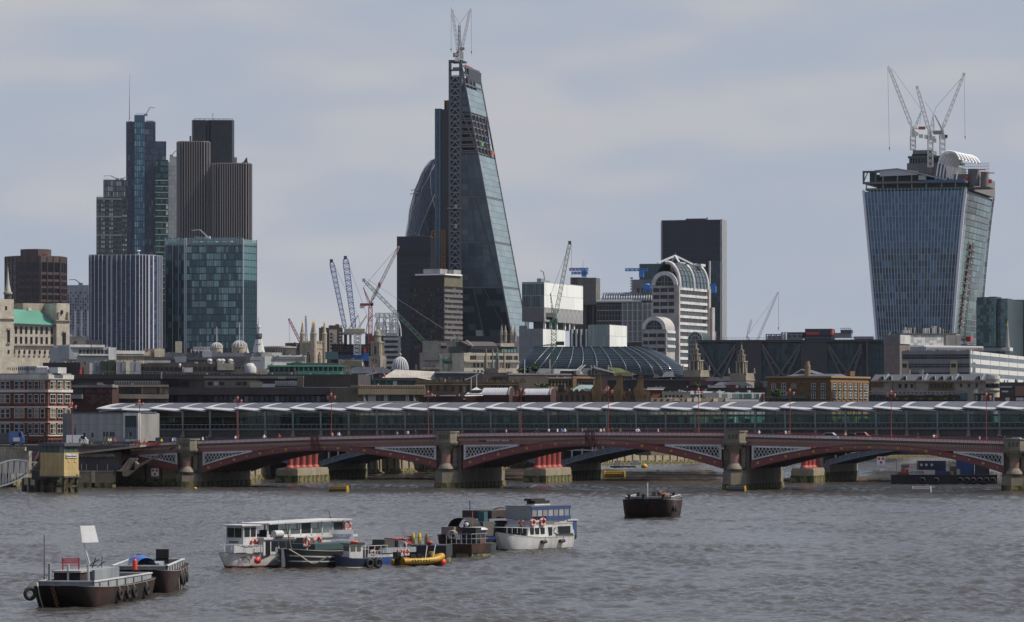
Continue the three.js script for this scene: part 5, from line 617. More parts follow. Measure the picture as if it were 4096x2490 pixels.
// ================= cranes on the skyline, drawn in the plane where each stands
function crane(name,label,d,o){
const t=thing(name,label,'crane'),q=(p,dz=0)=>{const w=P(p[0],p[1],d);w[2]-=dz;return w;},k=d / F,m=M(o.c,0.55),m2=o.c2?M(o.c2,0.55):m,dark=M([0.05,0.05,0.055],0.6);
if(o.mast)part(t,'mast',truss(q(o.mast[0]),q(o.mast[1]),o.mw*k,o.mw*k,o.mn||14,(o.mt||2.2)*k),o.cm?M(o.cm,0.55):m);
if(o.mast){const a=o.mast[1],e=o.jib[0];part(t,'slew_tower',truss(q(a),q([e[0],e[1]- 4]),o.mw*0.9*k,o.mw*0.5*k,4,(o.mt||2.2)*k),m);for(const b of o.boxes||[])part(t,'deck_beam',bar(q([e[0],e[1]+ 6]),q([(b[0]+ b[1])/ 2,(b[2]+ b[3])/ 2]),3*k),m);}
const jib=part(t,'jib',truss(q(o.jib[0]),q(o.jib[1]),o.jw[0]*k,o.jw[1]*k,o.jn||22,(o.jt||1.8)*k,1),m2);
if(o.head)part(jib,'jib_head',box(...(()=>{const a=q(o.jib[1]),r=o.head*k;return[a[0]- r,a[0]+ r,a[1]- r,a[1]+ r*1.2,a[2]- r,a[2]+ r];})()),o.ch?M(o.ch,0.6):m2);
if(o.back)part(t,'back_frame',[truss(q(o.back[0]),q(o.back[1]),(o.bw||8)*k,2*k,6,1.5*k),bar(q(o.back[1]),q(o.back[2]||o.back[0]),1.5*k)],o.cb?M(o.cb,0.6):m);
for(const l of o.lines||[])part(t,'pendant_line',cyl(q(l[0]),q(l[1]),(o.lw||0.6)*k,(o.lw||0.6)*k,4),M([0.16,0.16,0.17],0.7));
for(const h of o.hooks||[]){const L=part(t,'hook_line',cyl(q(h[0]),q(h[1]),0.5*k,0.5*k,4),dark);part(L,'hook_block',ball(...q([h[1][0],h[1][1]- 12]),2.6*k,8,1.9),M([0.45,0.05,0.04],0.6));}
for(const b of o.boxes||[]){const a=q([b[0],b[3]]),e=q([b[1],b[2]]);part(t,b[5]||'machine_deck',box(a[0],e[0],a[1],e[1],a[2]-(b[6]||8)*k,a[2]+(b[6]||8)*k),M(b[4],0.65));}
return t;
}
const wt=[0.72,0.71,0.68],off=[0.55,0.54,0.50],gy=[0.22,0.22,0.22];
crane('luffing_crane','white luffing crane leaning left on top of the wedge tower',2478,{c:wt,mast:[[1829,245],[1829,214]],mw:16,mn:5,jib:[[1834,214],[1806,28]],jw:[13,8],jn:20,back:[[1838,205],[1840,100],[1846,205]],cb:gy,bw:12,lines:[[[1807,42],[1839,98]]],hooks:[[[1805,30],[1804,210]]],boxes:[[1812,1828,212,228,gy,'machine_deck'],[1827,1834,205,228,[0.45,0.06,0.05],'ballast'],[1836,1854,208,232,off,'machine_deck']]});
crane('luffing_crane','white luffing crane leaning right on top of the wedge tower',2494,{c:wt,mast:[[1846,245],[1846,212]],mw:12,mn:5,jib:[[1844,212],[1882,30]],jw:[11,7],jn:20,back:[[1836,205],[1834,100],[1832,200]],cb:gy,lines:[[[1880,40],[1836,98]]],hooks:[[[1885,36],[1886,220]]],boxes:[[1839,1858,190,200,gy,'machine_deck']]});
crane('luffing_crane','tall white luffing crane leaning far left over the flared tower',2326,{c:off,c2:wt,mast:[[3653,600],[3653,545]],mw:20,mn:6,jib:[[3650,510],[3554,264]],jw:[13,9],jn:24,back:[[3660,515],[3688,440],[3680,500]],bw:10,lines:[[[3570,275],[3688,440]]],hooks:[[[3552,266],[3559,605]]],boxes:[[3643,3672,530,545,off],[3676,3702,507,518,[0.42,0.06,0.05],'counterweight'],[3678,3693,538,552,off,'cab']]});
crane('luffing_crane','white luffing crane with an upright jib in the middle over the flared tower',2318,{c:off,c2:wt,mast:[[3723,668],[3723,560]],mw:20,mn:9,jib:[[3718,525],[3670,350]],jw:[14,10],jn:18,head:5,back:[[3728,525],[3734,455],[3740,520]],bw:14,lines:[[[3700,405],[3734,455]]],boxes:[[3700,3714,540,555,off,'cab'],[3710,3742,545,558,off],[3735,3746,556,570,[0.5,0.45,0.35],'counterweight'],[3735,3770,523,538,gy,'counterweight']]});
crane('luffing_crane','white luffing crane leaning right over the flared tower',2334,{c:off,c2:wt,mast:[[3771,618],[3771,555]],mw:20,mn:6,jib:[[3769,522],[3857,298]],jw:[12,8],jn:22,head:5,back:[[3775,530],[3740,460],[3770,520]],bw:5,lines:[[[3845,315],[3745,430]],[[3745,430],[3737,455]]],hooks:[[[3858,300],[3862,560]]],boxes:[[3758,3788,540,556,off],[3780,3791,540,552,[0.1,0.16,0.15],'cab']]});
for(const[x0,y0,x1,y1,w,nm]of[[1382,1325,1325,1045,19,'left'],[1417,1325,1381,1032,24,'right']])crane('lattice_boom_crane','tall blue lattice boom crane, the ' + nm + ' of a pair beside the black tower',nm==='left'?1880:1872,{c:[0.08,0.16,0.38],jib:[[x0,y0],[x1,y1]],jw:[w*0.72,w],jn:26,jt:2.2,head:6,ch:[0.04,0.05,0.09],back:[[x0 + 10,1322],[x0 + 50,1262],[x0 + 62,1322]],cb:[0.35,0.35,0.33],bw:7,lines:[[[x1 + 6,y1 + 6],[x0 + 50,1262]]],hooks:nm==='left'?[[[x1 - 2,y1 + 10],[x1 - 1,y1 + 52]]]:[],boxes:[[x0 - 6,x0 + 42,1316,1330,[0.4,0.36,0.22]],[x0 - 4,x0 + 50,1330,1336,[0.4,0.4,0.38],'machine_deck']]});
crane('red_tower_crane','red tower crane with a pale lattice jib slanting up behind the black tower',1900,{c:[0.40,0.06,0.05],c2:[0.46,0.30,0.29],mast:[[1481,1735],[1481,1232]],mw:15,mn:40,jib:[[1482,1212],[1596,985]],jw:[11,8],jn:22,back:[[1478,1210],[1453,1152],[1470,1212]],bw:6,lines:[[[1480,1118],[1590,990]],[[1453,1152],[1480,1118]]],boxes:[[1440,1492,1214,1224,[0.36,0.06,0.05]],[1439,1456,1222,1234,[0.5,0.5,0.48],'counterweight'],[1482,1494,1210,1224,[0.5,0.5,0.5],'cab'],[1512,1522,1131,1151,[0.45,0.04,0.04],'sign_board',4]]});
crane('green_luffing_crane','green luffing crane with its long jib lowered left across the black tower',1560,{c:[0.06,0.19,0.11],c2:[0.14,0.25,0.18],mast:[[1783,1768],[1783,1448]],mw:22,mn:20,jib:[[1768,1440],[1455,1122]],jw:[15,12],jn:36,jt:2,head:6,ch:[0.4,0.45,0.4],back:[[1795,1442],[1831,1346],[1828,1445]],bw:9,lines:[[[1470,1118],[1752,1303]],[[1752,1303],[1828,1348]]],boxes:[[1768,1840,1444,1452,[0.06,0.16,0.10]],[1779,1786,1432,1450,[0.7,0.7,0.68],'cab'],[1772,1800,1448,1456,[0.06,0.16,0.10],'slew_ring']]});
crane('green_tower_crane','green tower crane with a steep jib in front of the raised white box',1700,{c:[0.05,0.17,0.10],c2:[0.20,0.30,0.22],mast:[[2215,1760],[2215,1290]],mw:20,mn:40,jib:[[2222,1265],[2279,972]],jw:[15,13],jn:26,jt:2,head:6,ch:[0.05,0.12,0.08],back:[[2212,1262],[2202,1174],[2217,1258]],cb:[0.05,0.10,0.07],bw:9,lines:[[[2204,1176],[2270,1000]],[[2286,975],[2288,1128]]],boxes:[[2183,2219,1252,1276,[0.28,0.26,0.22],'machine_deck'],[2186,2212,1270,1280,[0.06,0.06,0.06],'counterweight'],[2199,2230,1276,1290,[0.05,0.14,0.09],'slew_ring']]});
crane('folded_dark_crane','small dark crane arm resting low across the louvred dome',1690,{c:[0.03,0.035,0.035],jib:[[2165,1384],[2240,1376]],jw:[4,6],jn:8,boxes:[[2226,2257,1367,1382,[0.03,0.03,0.035],'machine_deck']]});
crane('small_red_crane','small red crane jib rising behind the pinnacled church tower',2000,{c:[0.38,0.07,0.08],mast:[[1212,1745],[1212,1395]],mw:10,mn:6,jib:[[1207,1382],[1156,1280]],jw:[10,8],jn:14,head:4,ch:[0.4,0.25,0.25],lines:[[[1155,1285],[1158,1370]]]});
crane('pale_blue_crane','faint blue crane tip just behind the church pinnacles',2400,{c:[0.16,0.22,0.33],jib:[[1226,1400],[1222,1264]],jw:[9,5],jn:14});
crane('distant_white_crane','thin pale crane with a long slanting jib far behind the dark braced block',4200,{c:[0.62,0.60,0.60],mast:[[3030,1705],[3030,1368]],mw:8,mn:5,jib:[[3030,1362],[3114,1167]],jw:[9,5],jn:24,jt:1.4,lines:[[[3112,1172],[2992,1340]]],hooks:[[[3115,1170],[3115,1325]]],lw:0.4});
crane('distant_white_crane','short pale crane far behind the dark braced block, left of the longer one',4300,{c:[0.62,0.60,0.60],mast:[[2990,1705],[2990,1345]],mw:7,mn:7,jib:[[2990,1345],[3007,1276]],jw:[9,6],jn:9,jt:1.4,back:[[2990,1345],[3003,1366]],bw:5});
// ================= the nearer roofscape between the towers and the station
const facing=(px)=>Math.atan((px - 2048)/ F)*180 / Math.PI;
function bldg(name,label,cat,p0,p1,top,d,m,o={}){
const f=new FR(p1,d,o.a??facing((p0 + p1)/ 2)),X=(p,z=0)=>f.x(p,z),Y=(p)=>f.y(p),t=f.thing(name,label,cat,o.group),x0=X(p0),w=o.side?f.z(o.side):-(o.dep??14),b={f,t,X,Y,x0,w};
part(t,'wall',box(x0,0,GROUND,Y(top),w,0),m);
if(o.clut !==0){const r=rng(p0*7 + top),n=o.clut??Math.min(22,Math.round((p1 - p0)/ 14));for(let i=0;i<n;i++){const u=p0 + r()*(p1 - p0 - 4),ww=2 + r()*9,hh=2 + r()*r()*11,z=-1 - r()*5,k=r();part(t,'roof_vent',k<0.25?cyl([X(u),Y(top)- 0.1,z],[X(u),Y(top - hh*1.4),z],0.12 + r()*0.15):box(X(u),X(u + ww),Y(top)- 0.1,Y(top - hh),z - 0.8,z),[C.white,C.greyC,C.slate,C.port,C.midBrown][r()*5|0]);}}
b.blk=(nm,a,c,y0,y1,mat,z0=-6,z1=0.25)=>part(t,nm,box(X(a),X(c),Y(y0),Y(y1),z0,z1),mat);
b.row=(a,c,y0,y1,n,rows,mats,q={})=>panes(t,q.name||'window',face([X(a),q.z||0],[X(c),q.z||0],Y(y0),Y(y1),n,rows,{gx:0.35,gy:0.5,out:0.04,...q}),mats,120);
b.srow=(u0,u1,y0,y1,n,rows,mats,q={})=>panes(t,q.name||'side_window',face([0,w*u0],[0,w*u1],Y(y0),Y(y1),n,rows,{gx:0.35,gy:0.5,out:0.04,...q}),mats,120);
return b;
}
const G={dk:glass([0.012,0.014,0.018]),blue:glass([0.03,0.04,0.055]),teal:glass([0.04,0.09,0.09]),tealL:glass([0.11,0.19,0.18]),pale:M([0.45,0.46,0.44],0.4),lit:glass([0.16,0.15,0.12])};
const C={cream:M([0.65,0.60,0.52],0.85,{map:T.stone}),port:M([0.52,0.47,0.39],0.9,{map:T.stone}),portG:M([0.36,0.33,0.29],0.9,{map:T.stone}),lead:M([0.30,0.32,0.34],0.6,{map:T.metal}),darkBrown:M([0.08,0.066,0.06],0.85,{map:T.grime}),midBrown:M([0.11,0.088,0.075],0.85,{map:T.grime}),redBrick:M([0.21,0.08,0.055],0.9,{map:T.brick}),darkBrick:M([0.095,0.04,0.035],0.9,{map:T.brick}),sunlitBrick:M([0.36,0.235,0.10],0.9,{map:T.brick}),tan:M([0.25,0.18,0.115],0.9,{map:T.stone}),greyC:M([0.30,0.29,0.275],0.85,{map:T.grime}),white:M([0.70,0.70,0.68],0.7,{map:T.grime}),copper:M([0.15,0.42,0.31],0.7,{map:T.metal}),purple:M([0.065,0.05,0.055],0.8,{map:T.grime}),green:M([0.06,0.075,0.045],0.8),slate:M([0.10,0.105,0.12],0.7,{map:T.metal}),gold:M([0.75,0.47,0.10],0.3,{metalness:0.8})};
{
const b=bldg('copper_roofed_building','pale stone building with a sloping green copper roof and oval windows','building',-60,270,1300,1250,C.cream,{dep:12,a:-36}),{X,Y,t}=b;
b.blk('tower',-40,45,1560,1203,C.cream,-9,1.4);b.blk('tower',217,269,1560,1215,C.cream,-9,1.2);b.blk('tower_cornice',214,271,1286,1281,C.port,-9.2,1.6);b.blk('tower_cornice',-42,48,1282,1277,C.port,-9.2,1.8);b.blk('rear_block',132,222,1310,1214,C.port,-14,-6.5);
const rz=-6;part(t,'copper_roof',poly([[[X(45),Y(1298),0.5],[X(218),Y(1303),0.5],[X(189),Y(1244),rz],[X(38),Y(1237),rz]],[[X(218),Y(1303),0.5],[X(222),Y(1303),-9],[X(189),Y(1244),rz]]]),C.copper);
for(let i=0;i<22;i++){const u=i / 21;part(t,'roof_seam',bar([mix(X(45),X(218),u),mix(Y(1298),Y(1303),u)+ 0.08,0.55],[mix(X(38),X(189),u),mix(Y(1237),Y(1244),u)+ 0.08,rz],0.12),M([0.21,0.48,0.36],0.7));}
part(t,'eaves',bar([X(45),Y(1299),0.6],[X(219),Y(1304),0.6],0.3),M([0.06,0.10,0.08],0.8));
b.row(52,216,1338,1310,8,1,[G.dk],{gx:1.05,gy:0.05});b.row(52,216,1378,1350,8,1,[G.dk],{gx:1.05,gy:0.05});b.blk('string_course',46,226,1386,1380,C.port,-2,0.6);
for(let i=0;i<9;i++){const g=cyl([X(55 + i*20.5),Y(1411),0],[X(55 + i*20.5),Y(1411),0.1],0.42,0.42,14);g.scale(1,1,1);part(t,'oval_window',(()=>{const e=lathe([[0.0001,0],[0.34,0.0]],14);e.rotateX(Math.PI / 2);e.scale(1.1,2.1,1);e.translate(X(55 + i*20.5),Y(1411),0.08);return e;})(),G.dk);part(t,'oval_sill',box(X(51 + i*20.5),X(59 + i*20.5),Y(1426),Y(1422),0,0.3),C.port);}
for(const[p,y0,y1]of[[24,1375,1325],[248,1383,1333]]){part(t,'tall_window',box(X(p - 5),X(p + 5),Y(y0),Y(y1),1.15,1.5),G.dk);part(t,'window_surround',[box(X(p - 7),X(p + 7),Y(y0 + 4),Y(y0),1.15,1.8),box(X(p - 6),X(p + 6),Y(y1),Y(y1 - 8),1.15,1.7)],C.port);}for(const[p,y]of[[14,1238],[238,1250],[24,1411],[248,1417]])part(t,'small_window',box(X(p - 3.5),X(p + 3.5),Y(y + 7),Y(y - 7),1.1,1.5),G.dk);for(const p of[224,261])part(t,'carved_bracket',[box(X(p - 3),X(p + 3),Y(1278),Y(1256),1.2,1.8),ball(X(p),Y(1252),1.4,0.35,8)],C.port);
b.blk('bollard_vents',146,160,1245,1232,C.white,-6.2,-5.4);
}
function finial(t,x,z,y,h,r,m=C.gold){part(t,'finial',[ball(x,y + h*0.25,z,r,8),cyl([x,y,z],[x,y + h,z],r*0.3,r*0.1,5)],m);}
{const f=new FR(30,1700),Y=(p)=>f.y(p),t=f.thing('obelisk_spire','slim grey stone spire with a gilt ball in front of the brown octagonal tower','church spire'),k=f.m(1);
part(t,'tower',box(-17*k,17*k,GROUND,Y(1235),-17*k,17*k),C.port);part(t,'lantern',[lathe([[15*k,Y(1235)],[15*k,Y(1178)]],8,0,0,true)],M([0.07,0.06,0.055],0.8));part(t,'gallery',lathe([[18*k,Y(1178)],[18*k,Y(1170)],[13*k,Y(1168)]],12),C.portG);part(t,'spire',lathe([[13*k,Y(1168)],[9*k,Y(1148)],[7*k,Y(1140)],[1.5*k,Y(1082)]],8,0,0,true),M([0.42,0.40,0.34],0.7));finial(t,0,0,Y(1082),20*k,2.5*k);}
{const f=new FR(1034,1450),Y=(p)=>f.y(p),k=f.m(1),t=f.thing('white_octagonal_spire','white lead steeple with round windows and a dark gallery','church spire');
part(t,'tower',box(-30*k,30*k,GROUND,Y(1440),-30*k,30*k),C.port);part(t,'pediment',[ext([[-14*k,Y(1462)],[24*k,Y(1462)],[5*k,Y(1448)]],30*k,32*k)],C.port);part(t,'cone',lathe([[33*k,Y(1442)],[30*k,Y(1432)],[13*k,Y(1358)]],8,0,0,true),M([0.66,0.65,0.63],0.7,{map:T.grime}));for(const[x,y,r]of[[-20,1411,4.5],[-2,1411,5],[16,1411,4],[-8,1378,3.2],[4,1378,3.2]])part(t,'round_window',ball(x*k,Y(y),(30 -(1440 - y)*0.2 - Math.abs(x + 2)*0.3)*k,r*k,10),M([0.07,0.10,0.09],0.5));
part(t,'gallery',[lathe([[10*k,Y(1358)],[14*k,Y(1350)],[14*k,Y(1336)],[8*k,Y(1334)]],8,0,0,true)],M([0.09,0.09,0.09],0.7));part(t,'upper_lantern',lathe([[8*k,Y(1336)],[5*k,Y(1318)],[9*k,Y(1312)],[8*k,Y(1306)],[2*k,Y(1294)],[1*k,Y(1270)]],8,0,0),M([0.5,0.5,0.5],0.6));finial(t,0,0,Y(1290),22*k,2.4*k);}
{const f=new FR(988,1420),Y=(p)=>f.y(p),k=f.m(1),t=f.thing('cupola','small white pointed cupola with dark openings left of the white steeple','cupola');part(t,'base',box(-13*k,13*k,GROUND,Y(1440),-13*k,13*k),C.portG);part(t,'lantern',lathe([[11*k,Y(1440)],[11*k,Y(1420)]],8,0,0,true),M([0.05,0.05,0.055],0.7));part(t,'cap',lathe([[13*k,Y(1420)],[6*k,Y(1408)],[1.5*k,Y(1390)]],10),C.white);finial(t,0,0,Y(1390),22*k,2*k);}
for(const[px,r,base,mast,w]of[[866,24,1402,1308,'left'],[957,31,1400,1294,'right']]){const f=new FR(px,1600),Y=(p)=>f.y(p),k=f.m(1),t=f.thing('lead_dome','low pale ribbed dome with a flagpole, the ' + w + ' of a pair before the teal block','dome','pair of flagpole domes');part(t,'drum',lathe([[r*k,GROUND],[r*k,Y(base - 8)],[r*1.06*k,Y(base - 9)],[r*0.98*k,Y(base - 12)]],20),C.port);part(t,'shell',lathe(range(7).map((i)=>[r*0.97*k*Math.cos(i / 6*1.5),Y(base - 11)+ r*0.78*k*Math.sin(i / 6*1.5)]),20),C.greyC);for(let i=0;i<14;i++)part(t,'dome_rib',tube(range(5).map((j)=>{const a=i / 14*6.283,q=j / 4*1.4;return[r*0.98*k*Math.cos(q)*Math.sin(a),Y(base - 11)+ r*0.8*k*Math.sin(q),r*0.98*k*Math.cos(q)*Math.cos(a)];}),0.18,4,8),C.white);part(t,'flagpole',cyl([0,Y(base - 11)+ r*0.7*k,0],[0,Y(mast),0],0.22,0.12,6),C.white);}
function pinnacle(t,x,z,y0,y1,y2,w,m){const p=part(t,'pinnacle',[lathe([[w,y0],[w*0.92,y1],[w*1.05,y1 +(y2 - y1)*0.06],[w*0.75,y1 +(y2 - y1)*0.2],[0.12,y2]],8,x,z,true)],m);return p;}
{const f=new FR(1302,1640,38),Y=(p)=>f.y(p),k=f.m(1),t=f.thing('pinnacled_church_tower','pale gothic church tower with four tall gilt tipped pinnacles','church tower'),s=62*k,m=M([0.50,0.44,0.36],0.9,{map:T.stone});
t.position.x=(1253 - 2048)/ F*1640;const h=s / 2;part(t,'tower',box(-h,h,GROUND,Y(1372),-h,h),m);for(const[ax,az]of[[-h,-h],[h,-h],[-h,h],[h,h]]){const pn=pinnacle(t,ax,az,GROUND,Y(1340),Y(1290),11*k,m);for(let i=0;i<3;i++)part(pn,'gilt_ball',ball(ax,Y(1294 - i*6),az,(3.4 - i*0.8)*k,8),C.gold);}
for(const z of[-h,h])for(let i=0;i<5;i++)part(t,'battlement',box(-h + 8*k + i*10*k,-h + 14*k + i*10*k,Y(1372),Y(1365),z - 0.3,z + 0.3),m);for(let i=0;i<5;i++)part(t,'battlement',box(h - 0.3,h + 0.3,Y(1372),Y(1365),-h + 8*k + i*10*k,-h + 14*k + i*10*k),m);
const win=(ry)=>{const g=ext([[-8*k,Y(1450)],[8*k,Y(1450)],[8*k,Y(1425)],[4*k,Y(1414)],[0,Y(1408)],[-4*k,Y(1414)],[-8*k,Y(1425)]],0,0.15);g.translate(0,0,h);g.rotateY(ry);const b=[-3,3].map((q)=>box(q*k - 0.1,q*k + 0.1,Y(1450),Y(1415),h + 0.1,h + 0.3));b.push(box(-8*k,8*k,Y(1432),Y(1430),h + 0.1,h + 0.3));const gg=join(b);gg.rotateY(ry);const p=part(t,'belfry_window',g,G.dk);part(p,'tracery',gg,m);};win(0);win(Math.PI / 2);part(t,'string_course',[box(-h - 0.2,h + 0.2,Y(1396),Y(1393),-h - 0.2,h + 0.2)],C.port);}
{const f=new FR(1510,1560),Y=(p)=>f.y(p),k=f.m(1),t=f.thing('clock_tower','grey stone church tower with a dark clock face and a small dome','church tower'),m=M([0.42,0.38,0.32],0.9,{map:T.stone});t.rotation.y=-0.45;
part(t,'base',box(-26*k,26*k,GROUND,Y(1425),-26*k,26*k),m);part(t,'shoulder',[lathe([[36*k,Y(1468)],[30*k,Y(1440)],[24*k,Y(1424)]],4,0,0,true)],m);part(t,'belfry',box(-17*k,17*k,Y(1425),Y(1372),-17*k,17*k),m);for(const[x,z]of[[-18,18],[-8,19],[8,19],[18,18],[18,8],[18,-8],[18,-18],[-18,-18]])part(t,'column',cyl([x*k,Y(1424),z*k],[x*k,Y(1372),z*k],2.6*k,2.4*k,8),C.port);part(t,'louvre',box(-4.5*k,4.5*k,Y(1418),Y(1386),17*k,17.6*k),G.dk);part(t,'cornice',[box(-22*k,22*k,Y(1372),Y(1367),-22*k,22*k)],C.port);part(t,'lantern',[lathe([[15*k,Y(1367)],[14*k,Y(1342)]],12),lathe([[17*k,Y(1344)],[17*k,Y(1340)],[14*k,Y(1337)]],12)],m);part(t,'dome',lathe([[14*k,Y(1338)],[13*k,Y(1330)],[8*k,Y(1322)],[3*k,Y(1318)],[1.5*k,Y(1310)]],14),C.portG);finial(t,0,0,Y(1312),18*k,1.8*k);
const c=part(t,'clock_face',cyl([0,Y(1446),26*k],[0,Y(1446),27*k],11*k,11*k,24),M([0.03,0.03,0.03],0.6));part(c,'clock_hand',[bar([0,Y(1446),27.4*k],[5*k,Y(1440),27.4*k],0.14),bar([0,Y(1446),27.4*k],[-1*k,Y(1437),27.4*k],0.14)],C.gold);part(c,'clock_rim',torus(0,Y(1446),27*k,11.5*k,1.2*k),C.port);}
{const f=new FR(1600,1330),Y=(p)=>f.y(p),k=f.m(1),t=f.thing('ribbed_lead_dome','round grey ribbed dome topped by a cross','dome');part(t,'drum',lathe([[30*k,GROUND],[30*k,Y(1478)]],24),C.portG);part(t,'shell',lathe(range(9).map((i)=>[32*k*Math.cos(i / 8*1.5),Y(1480)+ 50*k*Math.sin(i / 8*1.5)]),32),C.lead);for(let i=0;i<20;i++)part(t,'dome_rib',tube(range(6).map((j)=>{const a=i / 20*6.283,q=j / 5*1.45;return[32.4*k*Math.cos(q)*Math.sin(a),Y(1480)+ 50.4*k*Math.sin(q),32.4*k*Math.cos(q)*Math.cos(a)];}),0.2,4,10),M([0.42,0.43,0.44],0.6));part(t,'cross',[cyl([0,Y(1432),0],[0,Y(1414),0],0.4,0.25),ball(0,Y(1420),0,0.5,8),cyl([0,Y(1416),0],[0,Y(1391),0],0.14),bar([-0.6,Y(1400),0],[0.6,Y(1400),0],0.2)],M([0.3,0.27,0.2],0.6));}
for(const[px,w,d]of[[2014,'left',1800],[2053,'right',1802]]){const f=new FR(px,d),Y=(p)=>f.y(p),k=f.m(1),t=f.thing('twin_pinnacle_turret','pale gothic turret with paired pinnacles at the foot of the wedge tower, the ' + w + ' one','church turret','paired gothic turrets');const m=M([0.45,0.38,0.32],0.9,{map:T.stone});for(const x of[-7.5,7.5]){const p=pinnacle(t,x*k,0,GROUND,Y(1332),Y(1300),6.5*k,m);part(p,'band',lathe([[7.4*k,Y(1340)],[7.4*k,Y(1336)]],8,x*k,0),C.port);}part(t,'wall',box(-14*k,14*k,GROUND,Y(1366),-6*k,5*k),m);}
{const f=new FR(1996,1200,30),Y=(p)=>f.y(p),k=f.m(1),t=f.thing('slim_pinnacled_tower','stone church tower crowned by four slim dark pinnacles and a turquoise crane arm','church tower');t.position.x=(1980 - 2048)/ F*1200;const h=33*k,m=M([0.36,0.32,0.27],0.9,{map:T.stone});part(t,'tower',box(-h,h,GROUND,Y(1492),-h,h),m);part(t,'cornice',box(-h*1.1,h*1.1,Y(1492),Y(1487),-h*1.1,h*1.1),C.portG);part(t,'parapet',[box(-h*0.96,h*0.96,Y(1487),Y(1474),-h*0.96,h*0.96)],m);for(const[x,z]of[[-0.8,-0.8],[0.8,-0.8],[-0.8,0.8],[0.8,0.8]]){const p=part(t,'pinnacle',lathe([[7*k,Y(1478)],[6*k,Y(1455)],[3*k,Y(1448)],[2.6*k,Y(1405)],[3.4*k,Y(1402)],[1.5*k,Y(1396)]],8,h*x,h*z),M([0.19,0.165,0.14],0.9));}for(const x of[-0.3,0.3])part(t,'urn',lathe([[4*k,Y(1478)],[4.5*k,Y(1452)],[2*k,Y(1446)],[3.4*k,Y(1436)],[1*k,Y(1428)]],8,h*x*3.2,h*0.85),M([0.22,0.19,0.16],0.9));const win=ext([[-7*k,Y(1532)],[7*k,Y(1532)],[7*k,Y(1516)],[4*k,Y(1510)],[-4*k,Y(1510)],[-7*k,Y(1516)]],h,h + 0.12);const p=part(t,'window',win,G.dk);part(p,'glazing_bar',[box(-0.1,0.1,Y(1532),Y(1510),h + 0.1,h + 0.25),box(-7*k,7*k,Y(1522),Y(1520),h + 0.1,h + 0.25)],C.white);part(t,'turquoise_arm',truss([4*k,Y(1474),2*k],[12*k,Y(1412),2*k],6*k,6*k,9,1.6*k),M([0.05,0.30,0.30],0.6));}
function wrenSteeple(px,d,topY,label,tiers,base){const f=new FR(px,d,30),Y=(p)=>f.y(p),k=f.m(1),t=f.thing('tiered_stone_steeple',label,'church steeple'),m=M([0.37,0.33,0.27],0.9,{map:T.stone});t.position.x=(px - 2048)/ F*d;
const[by,bw]=base,h=bw*k / 2;part(t,'tower',box(-h,h,GROUND,Y(by),-h,h),m);part(t,'cornice',box(-h*1.07,h*1.07,Y(by + 18),Y(by + 13),-h*1.07,h*1.07),C.portG);part(t,'balustrade',[box(-h,h,Y(by),Y(by - 12),-h,-h + 0.4),box(-h,h,Y(by),Y(by - 12),h - 0.4,h),box(-h,-h + 0.4,Y(by),Y(by - 12),-h,h),box(h - 0.4,h,Y(by),Y(by - 12),-h,h)],m);for(const[x,z]of[[-1,-1],[1,-1],[-1,1],[1,1]])part(t,'urn',lathe([[4*k,Y(by - 10)],[4.5*k,Y(by - 18)],[2*k,Y(by - 22)],[3.5*k,Y(by - 27)],[0.8*k,Y(by - 34)]],8,x*h,z*h),m);
tiers.forEach(([y0,y1,w],i)=>{const r=w*k / 2;part(t,'tier_core',box(-r*0.66,r*0.66,Y(y0),Y(y1),-r*0.66,r*0.66),M([0.10,0.09,0.08],0.9));for(const[x,z]of[[-1,-1],[1,-1],[-1,1],[1,1],[0,1.05],[1.05,0],[0,-1.05],[-1.05,0]])part(t,'column',cyl([x*r*0.82,Y(y0),z*r*0.82],[x*r*0.82,Y(y1),z*r*0.82],r*0.17,r*0.15,6),C.port);part(t,'entablature',box(-r*1.05,r*1.05,Y(y1),Y(y1 - 5),-r*1.05,r*1.05),m);});
const last=tiers[tiers.length - 1];part(t,'spirelet',lathe([[last[2]*0.34*k,Y(last[1]- 5)],[last[2]*0.2*k,Y(last[1]- 14)],[2.2*k,Y(last[1]- 26)],[1*k,Y(topY + 16)]],8),m);finial(t,0,0,Y(topY + 18),20*k,2.4*k);}
wrenSteeple(2785,1380,1365,'ornate tiered stone steeple left of the dark braced block',[[1494,1446,44],[1440,1420,26],[1415,1400,15]],[1494,78]);wrenSteeple(2967,1360,1370,'slender tiered stone steeple in front of the dark braced block',[[1496,1450,36],[1444,1424,24],[1419,1406,15]],[1506,76]);
{const f=new FR(4032,1900),Y=(p)=>f.y(p),k=f.m(1),t=f.thing('thin_grey_spire','thin grey spire with gilt balls near the right edge','church spire');part(t,'base',box(-9*k,9*k,GROUND,Y(1390),-9*k,9*k),C.portG);part(t,'spire',lathe([[9*k,Y(1392)],[2*k,Y(1306)]],8,0,0,true),M([0.30,0.29,0.27],0.7));for(let i=0;i<3;i++)part(t,'gilt_ball',ball(0,Y(1302 - i*8),0,(3.4 - i*0.7)*k,8),C.gold);}
let b;
